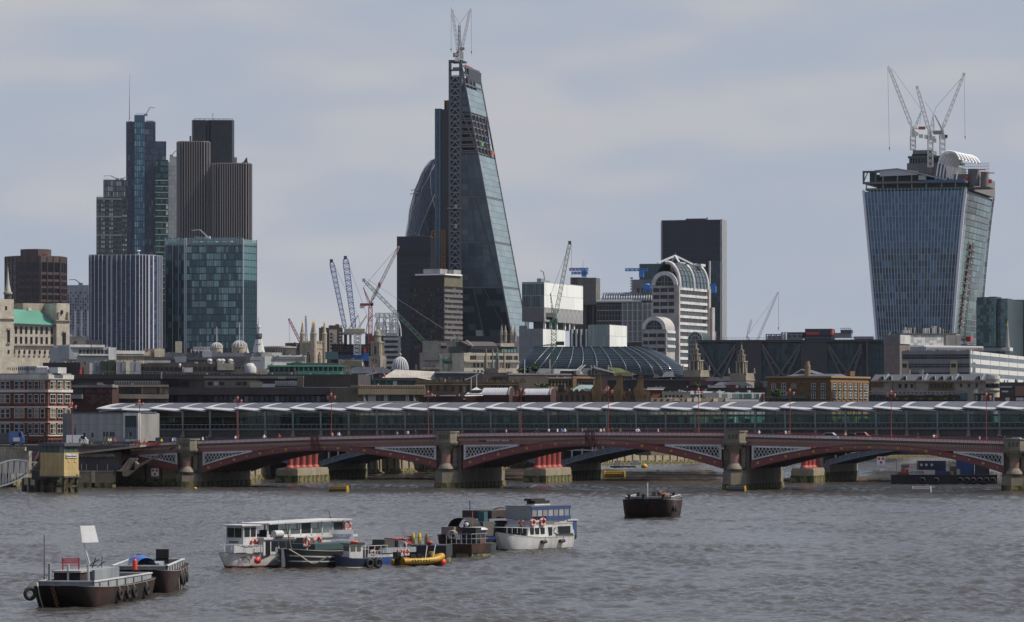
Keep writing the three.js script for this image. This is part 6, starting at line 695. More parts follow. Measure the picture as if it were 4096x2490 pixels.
b=bldg('white_terrace_house','low white modern roof pavilion with a dark glazed front','building',272,462,1391,1180,M([0.30,0.31,0.31],0.8),{a:-26,dep:16});b.blk('roof_edge',275,415,1391,1381,C.white,-14,0.6);b.blk('white_panel',431,462,1440,1391,C.white,-12,0.4);b.row(312,430,1420,1397,8,1,[G.dk,G.blue],{pick:noisePick(1,[0.7,0.3])});b.blk('balcony_rail',312,430,1424,1419,C.white,-1,0.8);b.row(312,430,1432,1424,12,1,[G.teal],{gx:0.3});part(b.t,'grey_slope',ext([[b.X(268),b.Y(1440)],[b.X(268),b.Y(1385)],[b.X(300),b.Y(1440)]],-8,1.5),C.lead);b.blk('flagpole',361,362.5,1430,1378,C.redBrick,0.5,0.7);
b=bldg('rubble_stone_block','plain pale grey block behind the white roof pavilion','building',268,341,1347,1500,C.greyC,{});b.blk('roof_plant',341,400,1385,1360,C.slate,-10,-2);b.blk('chimney',297,305,1385,1366,C.redBrick,0,1);
b=bldg('cream_terrace','long low cream stone parapet right of the white pavilion','building',461,655,1408,1200,C.port,{a:-26});b.blk('white_parapet',461,575,1418,1405,C.white,-8,0.5);b.blk('stair_block',612,652,1440,1396,C.port,-8,1);b.blk('cornice',461,640,1426,1422,C.portG,-3,0.5);b.row(470,650,1440,1430,12,1,[G.dk],{gx:0.9});
b=bldg('grey_plant_roof','wide grey roof with sheds and ducts below the two domes','building',652,1000,1412,1260,M([0.20,0.20,0.215],0.8,{map:T.grime}),{dep:30});b.blk('chimney_drum',700,726,1412,1366,C.cream,-6,-1);b.blk('metal_shed',808,848,1440,1406,M([0.42,0.43,0.46],0.5,{map:T.metal}),-8,1);b.blk('louvred_shed',850,975,1428,1412,M([0.25,0.255,0.29],0.6,{map:T.metal}),-9,0.4);b.blk('dark_strip',655,985,1441,1430,C.slate,-2,1.2);part(b.t,'white_truss',truss([b.X(772),b.Y(1397),-2],[b.X(840),b.Y(1397),-2],1.1,1.1,12,0.2),C.white);for(const p of[762,778,792])b.blk('vent_pipe',p,p + 4,1412,1398,C.white,0,1);
b=bldg('brown_plant_house','flat dark brown roof house with metal plant boxes on the left','building',170,320,1451,1090,C.darkBrown,{a:18,side:357});b.blk('door',329,334,1498,1470,G.dk,0.1,0.2);b.blk('fire_box',320,326,1498,1480,M([0.5,0.03,0.02],0.6),0.1,1);
for(const[p0,p1,y0,y1,c,w]of[[368,402,1488,1448,[0.24,0.25,0.28],'grey'],[402,464,1490,1446,[0.045,0.06,0.035],'dark green'],[466,503,1490,1448,[0.33,0.335,0.345],'pale grey'],[518,562,1486,1449,[0.47,0.47,0.45],'off-white']]){b=bldg('roof_plant_box',w + ' metal plant box in the row on the brown roof','plant box',p0,p1,y1,1075,M(c,0.7,{map:T.metal}),{dep:4,group:'plant boxes on the brown roof'});part(b.t,'door_seam',[box(b.X(p0 +(p1 - p0)*0.5)- 0.06,b.X(p0 +(p1 - p0)*0.5)+ 0.06,b.Y(y0),b.Y(y1 + 3),0,0.08)],C.slate);}
b=bldg('long_strip_window_block','low brown block with one long strip of dark windows, below the domes','building',556,940,1455,1110,C.midBrown,{dep:16});b.row(562,866,1482,1468,16,1,[G.dk],{gx:0.5,gy:0.1});b.blk('roof_sheet',575,680,1452,1443,C.white,-9,-2);b.blk('dark_roof',575,665,1444,1428,C.darkBrown,-12,-6);b.blk('stone_block',868,935,1482,1454,C.port,-6,0.8);part(b.t,'tilted_rooflight',ext([[b.X(702),b.Y(1452)],[b.X(744),b.Y(1450)],[b.X(744),b.Y(1425)],[b.X(694),b.Y(1428)]],-5,-1),C.lead);for(const p of[838,876,890,922])part(b.t,'cowl_vent',[cyl([b.X(p),b.Y(1456),-3],[b.X(p),b.Y(1443),-3],0.45),ball(b.X(p),b.Y(1443),-3,0.75,8,0.7)],C.white);part(b.t,'satellite_cluster',[cyl([b.X(718),b.Y(1470),0.5],[b.X(718),b.Y(1455),0.5],0.25),ball(b.X(718),b.Y(1462),0.6,0.4,6)],C.white);b.blk('white_boxes',735,770,1492,1472,C.white,0.5,3);b.blk('white_boxes',728,734,1490,1470,C.white,0.5,2);
b=bldg('dome_roof_house','small house with a round white dormer dome beside the white steeple','building',925,1070,1478,1120,C.port,{});part(b.t,'dome_dormer',lathe([[1.75,b.Y(1494)],[1.7,b.Y(1470)],[1.1,b.Y(1455)],[0.05,b.Y(1451)]],14,b.X(1000),0.3),C.white);b.blk('steel_frame',918,1040,1447,1443,M([0.12,0.10,0.09],0.8),0,1);b.blk('steel_post',919,922,1496,1444,M([0.12,0.10,0.09],0.8),0.4,1);b.blk('steel_post',988,991,1496,1444,M([0.12,0.10,0.09],0.8),0.4,1);b.row(935,980,1480,1465,3,1,[G.dk]);
b=bldg('long_brown_building','very long dark brown concrete building with deep fascias and window strips','building',285,1432,1498,1020,C.darkBrown,{dep:30,a:4});{const f1=M([0.10,0.082,0.076],0.85,{map:T.grime});b.blk('fascia',285,640,1516,1497,f1,-8,1.2);part(b.t,'fascia_ramp',ext([[b.X(640),b.Y(1516)],[b.X(640),b.Y(1497)],[b.X(705),b.Y(1505)],[b.X(816),b.Y(1505)],[b.X(816),b.Y(1520)]],-8,1.1),f1);b.blk('fascia',667,1428,1580,1553,f1,-8,1.4);b.blk('window_strip',290,640,1535,1518,G.dk,-1,0.1);b.row(668,1366,1610,1583,34,1,[G.dk,G.blue,M([0.13,0.15,0.14],0.5)],{gx:0.3,gy:0.3,out:0.3,pick:noisePick(3,[0.7,0.22,0.08])});b.blk('sill',660,1430,1616,1611,C.greyC,-2,0.8);b.row(668,752,1548,1526,3,1,[G.dk],{out:0.2});b.blk('upper_wall',760,816,1553,1520,f1,-3,0.6);
b.blk('roof_slab',816,1215,1515,1505,C.greyC,-10,0.8);b.blk('pale_wall',816,1040,1553,1520,M([0.30,0.26,0.19],0.85,{map:T.grime}),-4,0.2);b.row(830,1035,1546,1524,9,1,[G.dk,C.greyC,G.lit,C.white],{out:0.28,pick:noisePick(6,[0.35,0.3,0.2,0.15])});b.blk('ledge',816,1215,1557,1551,C.darkBrown,-1,1.3);part(b.t,'roof_railing',[bar([b.X(660),b.Y(1490),0.5],[b.X(1210),b.Y(1490),0.5],0.1),bar([b.X(350),b.Y(1486),0.5],[b.X(660),b.Y(1486),0.5],0.1),...range(60).map((i)=>bar([b.X(350 + i*14.4),b.Y(1500),0.5],[b.X(350 + i*14.4),b.Y(1488),0.5],0.08))],C.lead);for(let i=0;i<9;i++)for(let j=0;j<4;j++)b.blk('grid_slab',1101 + i*10,1109 + i*10,1528 + j*5,1525 + j*5,C.white,-0.5,0.9);b.blk('grid_back',1100,1190,1545,1522,C.midBrown,-3,0.2);b.blk('stair_tower',1190,1214,1553,1508,M([0.22,0.18,0.14],0.85,{map:T.grime}),-8,0.9);b.blk('stair_tower',1155,1190,1524,1508,C.darkBrown,-8,-1);b.blk('shed',1000,1050,1551,1528,M([0.34,0.31,0.21],0.8),-3,0.5);b.blk('machine',1050,1100,1551,1536,C.white,-2,0.7);b.blk('cream_box',1113,1142,1517,1508,M([0.32,0.29,0.23],0.8),-2,1);b.blk('handrail',1000,1430,1552,1549,C.lead,0.8,0.9);b.blk('flue',645,650,1516,1488,C.lead,1.2,1.8);}
b=bldg('tan_end_block','tan concrete end block with a slotted parapet and tall fins','building',1427,1700,1552,1012,M([0.20,0.16,0.105],0.85,{map:T.grime}),{a:-26,dep:20});b.blk('slot_band',1428,1696,1553,1542,M([0.24,0.19,0.13],0.85),-4,0.6);for(let i=0;i<27;i++)b.blk('slot',1430 + i*9.9,1435 + i*9.9,1551,1545,G.dk,0.5,0.66);b.row(1455,1660,1606,1581,26,1,[G.blue,M([0.32,0.33,0.33],0.6),G.dk],{gx:0.14,gy:0.1,pick:noisePick(8,[0.4,0.35,0.25])});for(const[p,q]of[[1452,1462],[1652,1662]])part(b.t,'raking_fin',hexa([b.X(p),b.Y(1606),0.6],[b.X(p + 8),b.Y(1606),0.6],[b.X(p + 2),b.Y(1581),0.6],[b.X(p - 4),b.Y(1581),0.6],[b.X(p),b.Y(1606),0],[b.X(p + 8),b.Y(1606),0],[b.X(p + 2),b.Y(1581),0],[b.X(p - 4),b.Y(1581),0]),C.greyC);b.blk('fascia',1427,1698,1580,1556,M([0.19,0.15,0.10],0.85,{map:T.grime}),-2,0.9);b.blk('base',1420,1690,1612,1607,C.greyC,-2,1);
b=bldg('brown_brick_house','dark red brick house with concrete slab roofs at the left end of the station','building',283,447,1546,990,C.darkBrick,{a:12,side:474});b.blk('roof_slab',283,452,1551,1541,C.greyC,-4,0.7);b.blk('window_strip',283,332,1578,1554,G.dk,0,0.2);b.blk('balcony',283,334,1596,1579,C.greyC,-1,1.6);b.blk('roof_hut',310,382,1541,1531,C.darkBrown,-6,-1);b.row(340,444,1620,1556,9,8,[C.darkBrick,M([0.10,0.045,0.038],0.9),M([0.085,0.036,0.032],0.9)],{name:'brick_panel',gx:0.05,gy:0.05,out:0.02,pick:noisePick(7,[0.4,0.3,0.3])});
b=bldg('balconied_block','brown block with pale slab roof and rounded concrete balcony right of the brick house','building',450,673,1546,1000,M([0.10,0.075,0.055],0.85),{dep:14});b.blk('roof_slab',448,674,1549,1540,M([0.34,0.29,0.23],0.9,{map:T.grime}),-6,1.2);b.row(500,668,1576,1551,16,1,[G.dk,M([0.28,0.22,0.13],0.8),M([0.16,0.13,0.10],0.8)],{gx:0.12,gy:0.1,out:0.2,pick:noisePick(4,[0.4,0.2,0.4])});b.blk('balcony',475,674,1596,1578,M([0.33,0.28,0.22],0.9,{map:T.grime}),-1,2);b.row(475,668,1616,1598,20,1,[G.dk,M([0.15,0.11,0.08],0.8)],{gx:0.1,gy:0.05,pick:noisePick(5,[0.5,0.5])});part(b.t,'roof_railing',[bar([b.X(455),b.Y(1526),-1],[b.X(640),b.Y(1526),-1],0.12),bar([b.X(455),b.Y(1533),-1],[b.X(640),b.Y(1533),-1],0.1),...range(20).map((i)=>bar([b.X(456 + i*9.6),b.Y(1541),-1],[b.X(456 + i*9.6),b.Y(1525),-1],0.1))],C.lead);
b=bldg('round_drum_building','low round drum shaped office with a flat rim behind the white sheds','building',1090,1140,1400,1500,C.midBrown,{dep:5});{const k=b.f.m(1);part(b.t,'drum',lathe([[66*k,GROUND],[66*k,b.Y(1394)],[70*k,b.Y(1392)],[70*k,b.Y(1387)],[40*k,b.Y(1384)]],28,b.X(1115),-66*k),M([0.20,0.18,0.16],0.8));for(let i=0;i<22;i++){const a=-1.5 + i / 21*3;part(b.t,'drum_fin',box(b.X(1115)+ 67*k*Math.sin(a)- 0.25,b.X(1115)+ 67*k*Math.sin(a)+ 0.25,b.Y(1425),b.Y(1394),-66*k + 67*k*Math.cos(a)- 0.3,-66*k + 67*k*Math.cos(a)+ 0.3),C.greyC);}part(b.t,'rim',lathe([[71*k,b.Y(1392)],[71*k,b.Y(1387)]],28,b.X(1115),-66*k),C.port);}
b=bldg('dark_box_roof','plain black box roof just left of the pinnacled church tower','building',1140,1206,1373,1750,C.purple,{});b.blk('parapet_post',1183,1189,1386,1378,C.port,0,1);
b=bldg('white_shed_roof','white stepped sheds with a row of small windows below the round drum','building',1058,1224,1428,1330,C.white,{a:-26,dep:18});b.blk('roof_sheet',1092,1224,1428,1424,C.white,-8,0.6);b.blk('upper_shed',1058,1140,1428,1411,C.greyC,-10,-3);b.row(1100,1140,1423,1413,6,1,[C.white],{z:-3,gx:0.2,gy:0.1});b.row(1090,1222,1450,1436,22,1,[C.greyC,G.blue],{gx:0.35,gy:0.1,pick:(i)=>i % 2});for(const p of[1080,1180])part(b.t,'cradle_arm',[bar([b.X(p),b.Y(1450),1],[b.X(p + 24),b.Y(1425),1],0.22),bar([b.X(p + 5),b.Y(1450),1],[b.X(p + 30),b.Y(1425),1],0.22)],M([0.08,0.08,0.08],0.7));
b=bldg('copper_band_building','brick building with bright green copper bands and columns round its top floor','building',1075,1375,1466,1150,M([0.04,0.045,0.045],0.7),{dep:16});b.blk('copper_roof_edge',1068,1377,1468,1462,C.copper,-14,1.1);b.blk('copper_band',1186,1374,1498,1485,C.copper,-2,0.5);b.blk('copper_band',1070,1186,1500,1490,M([0.07,0.17,0.13],0.7),-2,0.3);for(let i=0;i<16;i++)b.blk('copper_column',1074 + i*19.6,1079 + i*19.6,1488,1468,i<6?M([0.07,0.17,0.13],0.7):C.copper,0,0.5);b.row(1078,1372,1486,1469,16,1,[G.blue,G.dk],{gx:0.7,gy:0.1,pick:noisePick(2,[0.5,0.5])});b.blk('copper_sill',1186,1377,1501,1497,C.copper,-2,1.1);b.row(1200,1372,1516,1503,16,1,[G.dk,C.redBrick,C.greyC],{gx:0.3,gy:0.05,out:0.1,pick:noisePick(9,[0.5,0.3,0.2])});b.blk('roof_hut',1168,1206,1462,1450,C.green,-6,-2);b.blk('roof_rail',1145,1350,1462,1452,C.slate,-8,-5);b.blk('vent_pipe',1178,1182,1502,1472,C.greyC,0.6,1.2);
b=bldg('teal_glass_strip','long low strip of teal glass panels above the brown fascia','building',1214,1670,1521,1065,M([0.03,0.05,0.05],0.5),{dep:14});b.row(1216,1552,1546,1524,34,1,[G.teal,glass([0.06,0.12,0.12]),glass([0.02,0.05,0.05])],{gx:0.12,gy:0.1,pick:noisePick(5,[0.35,0.3,0.35])});b.row(1552,1662,1546,1524,6,1,[glass([0.02,0.05,0.04]),M([0.5,0.6,0.55],0.4)],{gx:0.15,gy:0.1,pick:(i)=>(i===1?1:0)});b.blk('roof_edge',1214,1672,1523,1517,C.slate,-12,0.6);b.blk('white_bench',1362,1420,1540,1536,C.white,0.6,1.2);
b=bldg('brown_flats','brown brick block of flats with pale stair tower behind the church pinnacles','building',1275,1370,1312,1950,C.midBrown,{dep:12});b.blk('pale_stair',1316,1347,1420,1320,M([0.45,0.36,0.27],0.85),-3,0.5);b.blk('roof_tank',1314,1358,1312,1302,C.midBrown,-8,-2);b.blk('roof_tank',1341,1356,1302,1297,C.midBrown,-8,-3);b.row(1318,1346,1402,1330,2,5,[G.dk,C.white],{out:0.55,gx:0.6,gy:0.9,pick:(i)=>i});b.row(1354,1368,1402,1325,1,6,[C.white],{gx:0.6,gy:1.1});
b=bldg('construction_site','half built block in rusty red and blue sheeting below the lattice cranes','construction site',1326,1482,1378,1860,M([0.075,0.04,0.04],0.85,{map:T.rust}),{dep:20});b.blk('blue_sheet',1410,1476,1445,1412,M([0.02,0.09,0.32],0.7),-2,1);b.blk('blue_sheet',1352,1412,1440,1420,M([0.03,0.05,0.13],0.7),-2,0.6);b.blk('crane_base',1375,1388,1378,1338,M([0.04,0.045,0.05],0.7),-3,2);b.blk('crane_base',1396,1406,1378,1338,C.greyC,-3,2);b.blk('crane_deck',1370,1448,1340,1331,C.greyC,-5,4);part(b.t,'white_stair_tower',truss([b.X(1429),b.Y(1420),3],[b.X(1429),b.Y(1338),3],3,3,10,0.4),C.white);b.blk('red_hoist',1455,1462,1412,1395,M([0.5,0.05,0.04],0.6),0,2);b.row(1330,1478,1410,1382,16,2,[G.dk,M([0.09,0.05,0.045],0.8)],{gx:0.3,gy:0.3,pick:noisePick(3,[0.5,0.5])});
b=bldg('steel_arch_building','pale banded block under white tubular steel arches, left of the black tower','building',1460,1592,1345,1980,M([0.03,0.05,0.055],0.5),{dep:20,a:2});for(let j=0;j<6;j++)b.blk('white_floor',1533,1590,1362 + j*21,1352 + j*21,C.white,-6,0.8);b.blk('teal_wing',1460,1486,1460,1335,G.teal,-6,-1);{const wm=M([0.62,0.63,0.63],0.5),A=(p,q,r,z)=>part(b.t,'steel_arch',tube(range(9).map((i)=>{const a=Math.PI*i / 8;return[b.X((p + q)/ 2)- b.f.m((q - p)/ 2)*Math.cos(a),b.Y(1345)+ b.f.m(r)*Math.sin(a),z];}),0.35,5,16),wm);for(let k=0;k<4;k++)A(1464 + k*30,1520 + k*26,84 - k*4,-2 - k*3);part(b.t,'steel_truss',[truss([b.X(1500),b.Y(1262),-3],[b.X(1590),b.Y(1262),-3],2.2,2.2,10,0.28),truss([b.X(1505),b.Y(1300),-3],[b.X(1590),b.Y(1300),-3],2.2,2.2,10,0.28),truss([b.X(1505),b.Y(1330),-3],[b.X(1590),b.Y(1330),-3],2.2,2.2,10,0.28)],wm);for(const p of[1510,1536,1562,1585])part(b.t,'steel_post',truss([b.X(p),b.Y(1350),-3],[b.X(p),b.Y(1258),-3],1.4,1.4,10,0.25),wm);b.blk('white_canopy',1540,1590,1345,1332,C.white,-6,-1);}
b=bldg('green_pitched_hall','grey green pitched roof hall with columns behind the flags','building',1352,1452,1440,1420,C.portG,{dep:14});part(b.t,'roof',ext([[b.X(1350),b.Y(1466)],[b.X(1385),b.Y(1443)],[b.X(1440),b.Y(1447)],[b.X(1456),b.Y(1466)]],-12,0.6),M([0.17,0.17,0.12],0.8,{map:T.metal}));for(let i=0;i<5;i++)b.blk('column',1372 + i*6,1375 + i*6,1488,1464,C.port,0.7,1.4);b.blk('glass_attic',1300,1352,1438,1408,G.teal,-6,-2);
b=bldg('lead_curved_roof','long curved grey lead roof with a white bent canopy and two flags','building',1400,1560,1490,1180,C.slate,{dep:12});part(b.t,'roof',ext([[b.X(1398),b.Y(1494)],[b.X(1405),b.Y(1474)],[b.X(1430),b.Y(1468)],[b.X(1530),b.Y(1470)],[b.X(1562),b.Y(1480)],[b.X(1562),b.Y(1494)]],-10,0.4),C.lead);part(b.t,'white_canopy',[ext([[b.X(1393),b.Y(1496)],[b.X(1400),b.Y(1496)],[b.X(1435),b.Y(1503)],[b.X(1434),b.Y(1510)]],0.5,1.2),ext([[b.X(1454),b.Y(1512)],[b.X(1458),b.Y(1500)],[b.X(1508),b.Y(1489)],[b.X(1508),b.Y(1494)],[b.X(1462),b.Y(1504)]],0.5,1.2)],C.white);b.row(1410,1550,1512,1498,12,1,[G.dk,C.portG],{out:0.2,pick:noisePick(3,[0.5,0.5])});
for(const[p,y0,tp,px,py,c,w]of[[1490,1515,1448,1503,1478,[0.6,0.1,0.1],'red and white'],[1448,1512,1436,1460,1464,[0.6,0.57,0.58],'white']]){const f=new FR(p,1140),k=f.m(1),t=f.thing('flag','drooping ' + w + ' flag on a pole above the curved lead roof','flag');part(t,'pole',cyl([0,f.y(y0 + 30),0],[0,f.y(tp),0],0.12,0.08),C.greyC);part(t,'cloth',grid(6,4,(u,v)=>[u*9*k,mix(f.y(tp + 4),f.y(tp + 26),v)- u*20*k,0.25*Math.sin(u*7 + v*2)]),M(c,0.8));if(w[0]==='r')part(t,'white_stripe',grid(6,1,(u,v)=>[u*9*k,mix(f.y(tp + 11),f.y(tp + 16),v)- u*20*k,0.25*Math.sin(u*7 + v*2)+ 0.06]),C.white);}
b=bldg('pale_tent_roof','broad pale sloping tent like roof in the middle of the roofscape','building',1560,1770,1512,1090,C.greyC,{dep:24});part(b.t,'tent_roof',poly([[[b.X(1527),b.Y(1512),1],[b.X(1665),b.Y(1512),1],[b.X(1580),b.Y(1478),-6]],[[b.X(1665),b.Y(1512),1],[b.X(1722),b.Y(1522),1],[b.X(1752),b.Y(1487),-6],[b.X(1580),b.Y(1478),-6]],[[b.X(1527),b.Y(1512),1],[b.X(1580),b.Y(1478),-6],[b.X(1752),b.Y(1487),-6],[b.X(1722),b.Y(1516),-16]]]),M([0.52,0.47,0.40],0.85,{map:T.grime}));b.blk('plant_wall',1740,1930,1528,1492,M([0.12,0.125,0.135],0.7,{map:T.metal}),-10,-1);b.blk('white_rim',1740,1905,1494,1487,C.white,-10,0);for(let i=0;i<9;i++)b.blk('plant_unit',1745 + i*16,1756 + i*16,1530,1510 +(i % 3)*4,i % 2?C.greyC:C.slate,-1,1);part(b.t,'white_ramp',bar([b.X(1860),b.Y(1522),1.5],[b.X(1915),b.Y(1497),1.5],1.6,0.3),C.white);part(b.t,'red_sculpture',[ball(b.X(1537),b.Y(1503),2,0.35,6,1.4),ball(b.X(1535),b.Y(1497),2,0.26,6)],M([0.45,0.03,0.03],0.6));
b=bldg('grey_classical_block','large grey and cream classical block with a dark attic right of the green crane','building',1690,1848,1366,1700,M([0.36,0.335,0.315],0.9,{map:T.stone}),{dep:20,a:4});b.blk('cream_pier',1836,1858,1480,1368,C.cream,-8,1);b.blk('opening',1763,1785,1394,1372,C.cream,-1,0.2);b.blk('dark_opening',1763,1785,1394,1384,G.dk,-1,0.3);b.blk('lower_wing',1680,1780,1480,1412,M([0.36,0.335,0.315],0.9,{map:T.stone}),-4,2);b.blk('balustrade',1690,1850,1478,1470,C.port,-2,2.4);b.blk('bench_roof',1700,1760,1446,1442,C.slate,-2,2.4);for(const p of[1662,1700,1732])b.blk('chimney',p,p + 8,1480,1460,C.portG,0,2);  // end pier in cream, paler than the wall
b=bldg('cream_palazzo','cream stone office with many small windows and a dark glass attic','building',1856,2075,1414,1560,C.cream,{a:-26,dep:22});b.blk('dark_attic',1856,2074,1413,1388,M([0.03,0.03,0.035],0.6),-14,-1.5);part(b.t,'brown_roof',hexa([b.X(1888),b.Y(1386),-2],[b.X(2020),b.Y(1386),-2],[b.X(2008),b.Y(1367),-9],[b.X(1884),b.Y(1367),-9],[b.X(1888),b.Y(1388),-14],[b.X(2020),b.Y(1388),-14],[b.X(2008),b.Y(1369),-14],[b.X(1884),b.Y(1369),-14]),M([0.075,0.06,0.06],0.8));b.blk('cream_attic',2008,2062,1388,1374,C.cream,-8,-1);part(b.t,'white_slope',bar([b.X(1870),b.Y(1365),-1],[b.X(1895),b.Y(1386),-1],1.4,0.5),C.cream);b.row(1880,2072,1441,1424,24,1,[G.dk,C.portG,G.blue],{gx:0.22,gy:0.1,pick:noisePick(2,[0.6,0.25,0.15])});b.row(2012,2072,1412,1397,5,1,[G.tealL,G.teal],{z:-1.5,gx:0.4,gy:0.1});b.row(1870,2000,1411,1398,12,1,[G.dk,G.blue],{z:-1.5,gx:0.3,gy:0.1});b.row(1890,1935,1472,1455,3,1,[G.dk],{gx:0.8,gy:0.1});b.blk('cornice',1858,2076,1452,1446,C.port,-1,0.8);b.row(1890,1935,1490,1482,3,1,[G.dk],{gx:0.9,gy:0.1});b.row(2020,2040,1475,1456,2,1,[G.dk],{gx:0.4,gy:0.2});
b=bldg('tan_postmodern_block','tan stone block with rounded crenels and square dark windows, behind the barrel roofs','building',1660,2075,1530,1040,C.tan,{dep:22});for(let i=0;i<17;i++)part(b.t,'crenel',ext([[-1.1,0],[1.1,0],[0.95,0.6],[0.4,1.05],[-0.4,1.05],[-0.95,0.6]].map(([x,y])=>[b.X(1672 + i*24.5)+ x*0.62,b.Y(1532)+ y*0.75]),-1.2,0.4),C.tan);b.row(1706,1826,1566,1544,4,1,[G.dk],{gx:1.3,gy:0.1,out:0.06});b.row(1834,1880,1572,1544,3,1,[G.dk,C.port],{gx:0.4,gy:0.1,pick:(i)=>i % 2});b.row(1960,2070,1556,1544,7,1,[G.dk],{gx:0.6,gy:0.1});b.blk('string',1660,2076,1541,1537,M([0.30,0.22,0.14],0.9),-1,0.4);for(const p of[1797,1898,2090])part(b.t,'gablet',ext([[b.X(p - 11),b.Y(1532)],[b.X(p + 11),b.Y(1532)],[b.X(p + 11),b.Y(1520)],[b.X(p),b.Y(1511)],[b.X(p - 11),b.Y(1520)]],-1.5,0.7),C.tan);
b=bldg('dark_brick_terrace','long dark red brick wall just above the station roof','building',1690,2212,1586,1005,C.darkBrick,{dep:16,a:0});for(const[p,q]of[[1863,1904],[2044,2076]])b.blk('pale_brick_bay',p,q,1612,1587,C.redBrick,-2,0.15);b.blk('rail',1700,1740,1586,1581,C.white,-2,0.5);b.blk('rail',1760,1822,1586,1581,C.white,-2,0.5);b.blk('lamp_box',1853,1862,1600,1595,C.white,0,0.4);
for(const[p0,p1,y,w]of[[1932,2042,1553,'left'],[2098,2208,1556,'right']]){b=bldg('barrel_roof_house','dark brick house with a silver barrel vault roof, the ' + w + ' of two','building',p0,p1 - 14,1581,1000,C.darkBrick,{dep:12,a:10,group:'silver barrel roof houses'});const xa=b.X(p0),R2=3.4,hh=b.Y(y)- b.Y(1581);part(b.t,'barrel_roof',[grid(2,10,(u,v)=>[mix(xa - 0.3,0.2,u),b.Y(1581)+ hh*Math.sin(v*Math.PI),-R2 + R2*1.05*Math.cos(v*Math.PI)])],M([0.50,0.51,0.54],0.4,{map:T.metal}));for(let i=0;i<12;i++)part(b.t,'roof_seam',tube(range(7).map((k)=>{const a=k / 6*Math.PI;return[mix(xa,0,i / 11),b.Y(1581)+ hh*Math.sin(a)+ 0.04,-R2 + R2*1.06*Math.cos(a)];}),0.06,4,12),C.white);part(b.t,'gable_wall',[(()=>{const g=ext(range(13).map((i)=>{const a=Math.PI*i / 12;return[R2*Math.cos(a),hh*1.08*Math.sin(a)];}),0,0.5);g.rotateY(Math.PI / 2);g.translate(0,b.Y(1581),-R2);return g;})(),box(0,0.5,GROUND,b.Y(1581),-2*R2,0)],C.darkBrick);part(b.t,'gable_rim',tube(range(9).map((k)=>{const a=k / 8*Math.PI;return[0.4,b.Y(1581)+ hh*1.1*Math.sin(a),-R2 + R2*1.08*Math.cos(a)];}),0.22,5,18),C.greyC);b.blk('gable_window',p1 - 13.8,p1 - 13.2,1610,1570,G.blue,-R2 - 1,-R2 + 1);}
b=bldg('white_pyramid_roof','white stepped pyramid rooflight with a pole left of the barrel roofs','rooflight',1860,1932,1578,1015,C.greyC,{dep:8});part(b.t,'skirt',[hexa([b.X(1855),b.Y(1586),0.6],[b.X(1934),b.Y(1584),0.6],[b.X(1926),b.Y(1570),-2],[b.X(1872),b.Y(1570),-2],[b.X(1855),b.Y(1586),-6],[b.X(1934),b.Y(1584),-6],[b.X(1926),b.Y(1570),-4],[b.X(1872),b.Y(1570),-4])],C.white);b.blk('lantern',1888,1924,1572,1561,C.slate,-4,-1.5);part(b.t,'cap',poly([[[b.X(1884),b.Y(1561),-1],[b.X(1928),b.Y(1561),-1],[b.X(1906),b.Y(1549),-3]],[[b.X(1928),b.Y(1561),-1],[b.X(1928),b.Y(1561),-5],[b.X(1906),b.Y(1549),-3]],[[b.X(1884),b.Y(1561),-5],[b.X(1884),b.Y(1561),-1],[b.X(1906),b.Y(1549),-3]]]),C.white);part(b.t,'pole',[cyl([b.X(1906),b.Y(1550),-3],[b.X(1906),b.Y(1503),-3],0.1),cyl([b.X(1884),b.Y(1575),-3],[b.X(1884),b.Y(1512),-3],0.09)],C.white);
b=bldg('roof_garden_block','long low roof with white sloping sheds and a terrace in front of the louvred dome','building',2030,2480,1497,1180,M([0.20,0.13,0.10],0.85),{a:-26,dep:26});b.blk('parapet',2030,2480,1503,1497,C.greyC,-3,0.5);part(b.t,'white_shed',[ext([[b.X(2212),b.Y(1500)],[b.X(2215),b.Y(1478)],[b.X(2318),b.Y(1480)],[b.X(2330),b.Y(1500)],[b.X(2318),b.Y(1500)],[b.X(2310),b.Y(1486)],[b.X(2240),b.Y(1486)],[b.X(2236),b.Y(1500)]],-6,0.4)],C.white);b.blk('dark_glazing',2241,2300,1498,1486,G.dk,-5,0.2);b.blk('ribbed_roof',2150,2213,1499,1477,C.lead,-8,-2);part(b.t,'grey_pyramid',[ext([[b.X(2330),b.Y(1500)],[b.X(2366),b.Y(1474)],[b.X(2400),b.Y(1500)]],-5,0.5)],C.slate);part(b.t,'white_slope',bar([b.X(2366),b.Y(1472),0.8],[b.X(2455),b.Y(1494),0.8],2.2,0.5),C.lead);part(b.t,'green_roof',ext([[b.X(2430),b.Y(1470)],[b.X(2480),b.Y(1474)],[b.X(2545),b.Y(1500)],[b.X(2470),b.Y(1500)]],-5,0.2),M([0.25,0.30,0.12],0.9,{map:T.grime}));b.blk('flagpole',2097,2099,1497,1442,M([0.4,0.55,0.6],0.6),0,0.2);b.blk('flagpole',2198,2200,1497,1441,M([0.6,0.45,0.42],0.6),0,0.2);for(const p of[2307,2318])part(b.t,'white_prop',bar([b.X(p),b.Y(1482),0],[b.X(p + 24),b.Y(1462),0],0.25),C.white);b.blk('cabin',2293,2308,1502,1484,C.greyC,0.3,2);for(const p of[2358,2370,2427])b.blk('vent_pipe',p,p + 4,1502,1463,C.greyC,0.5,1);
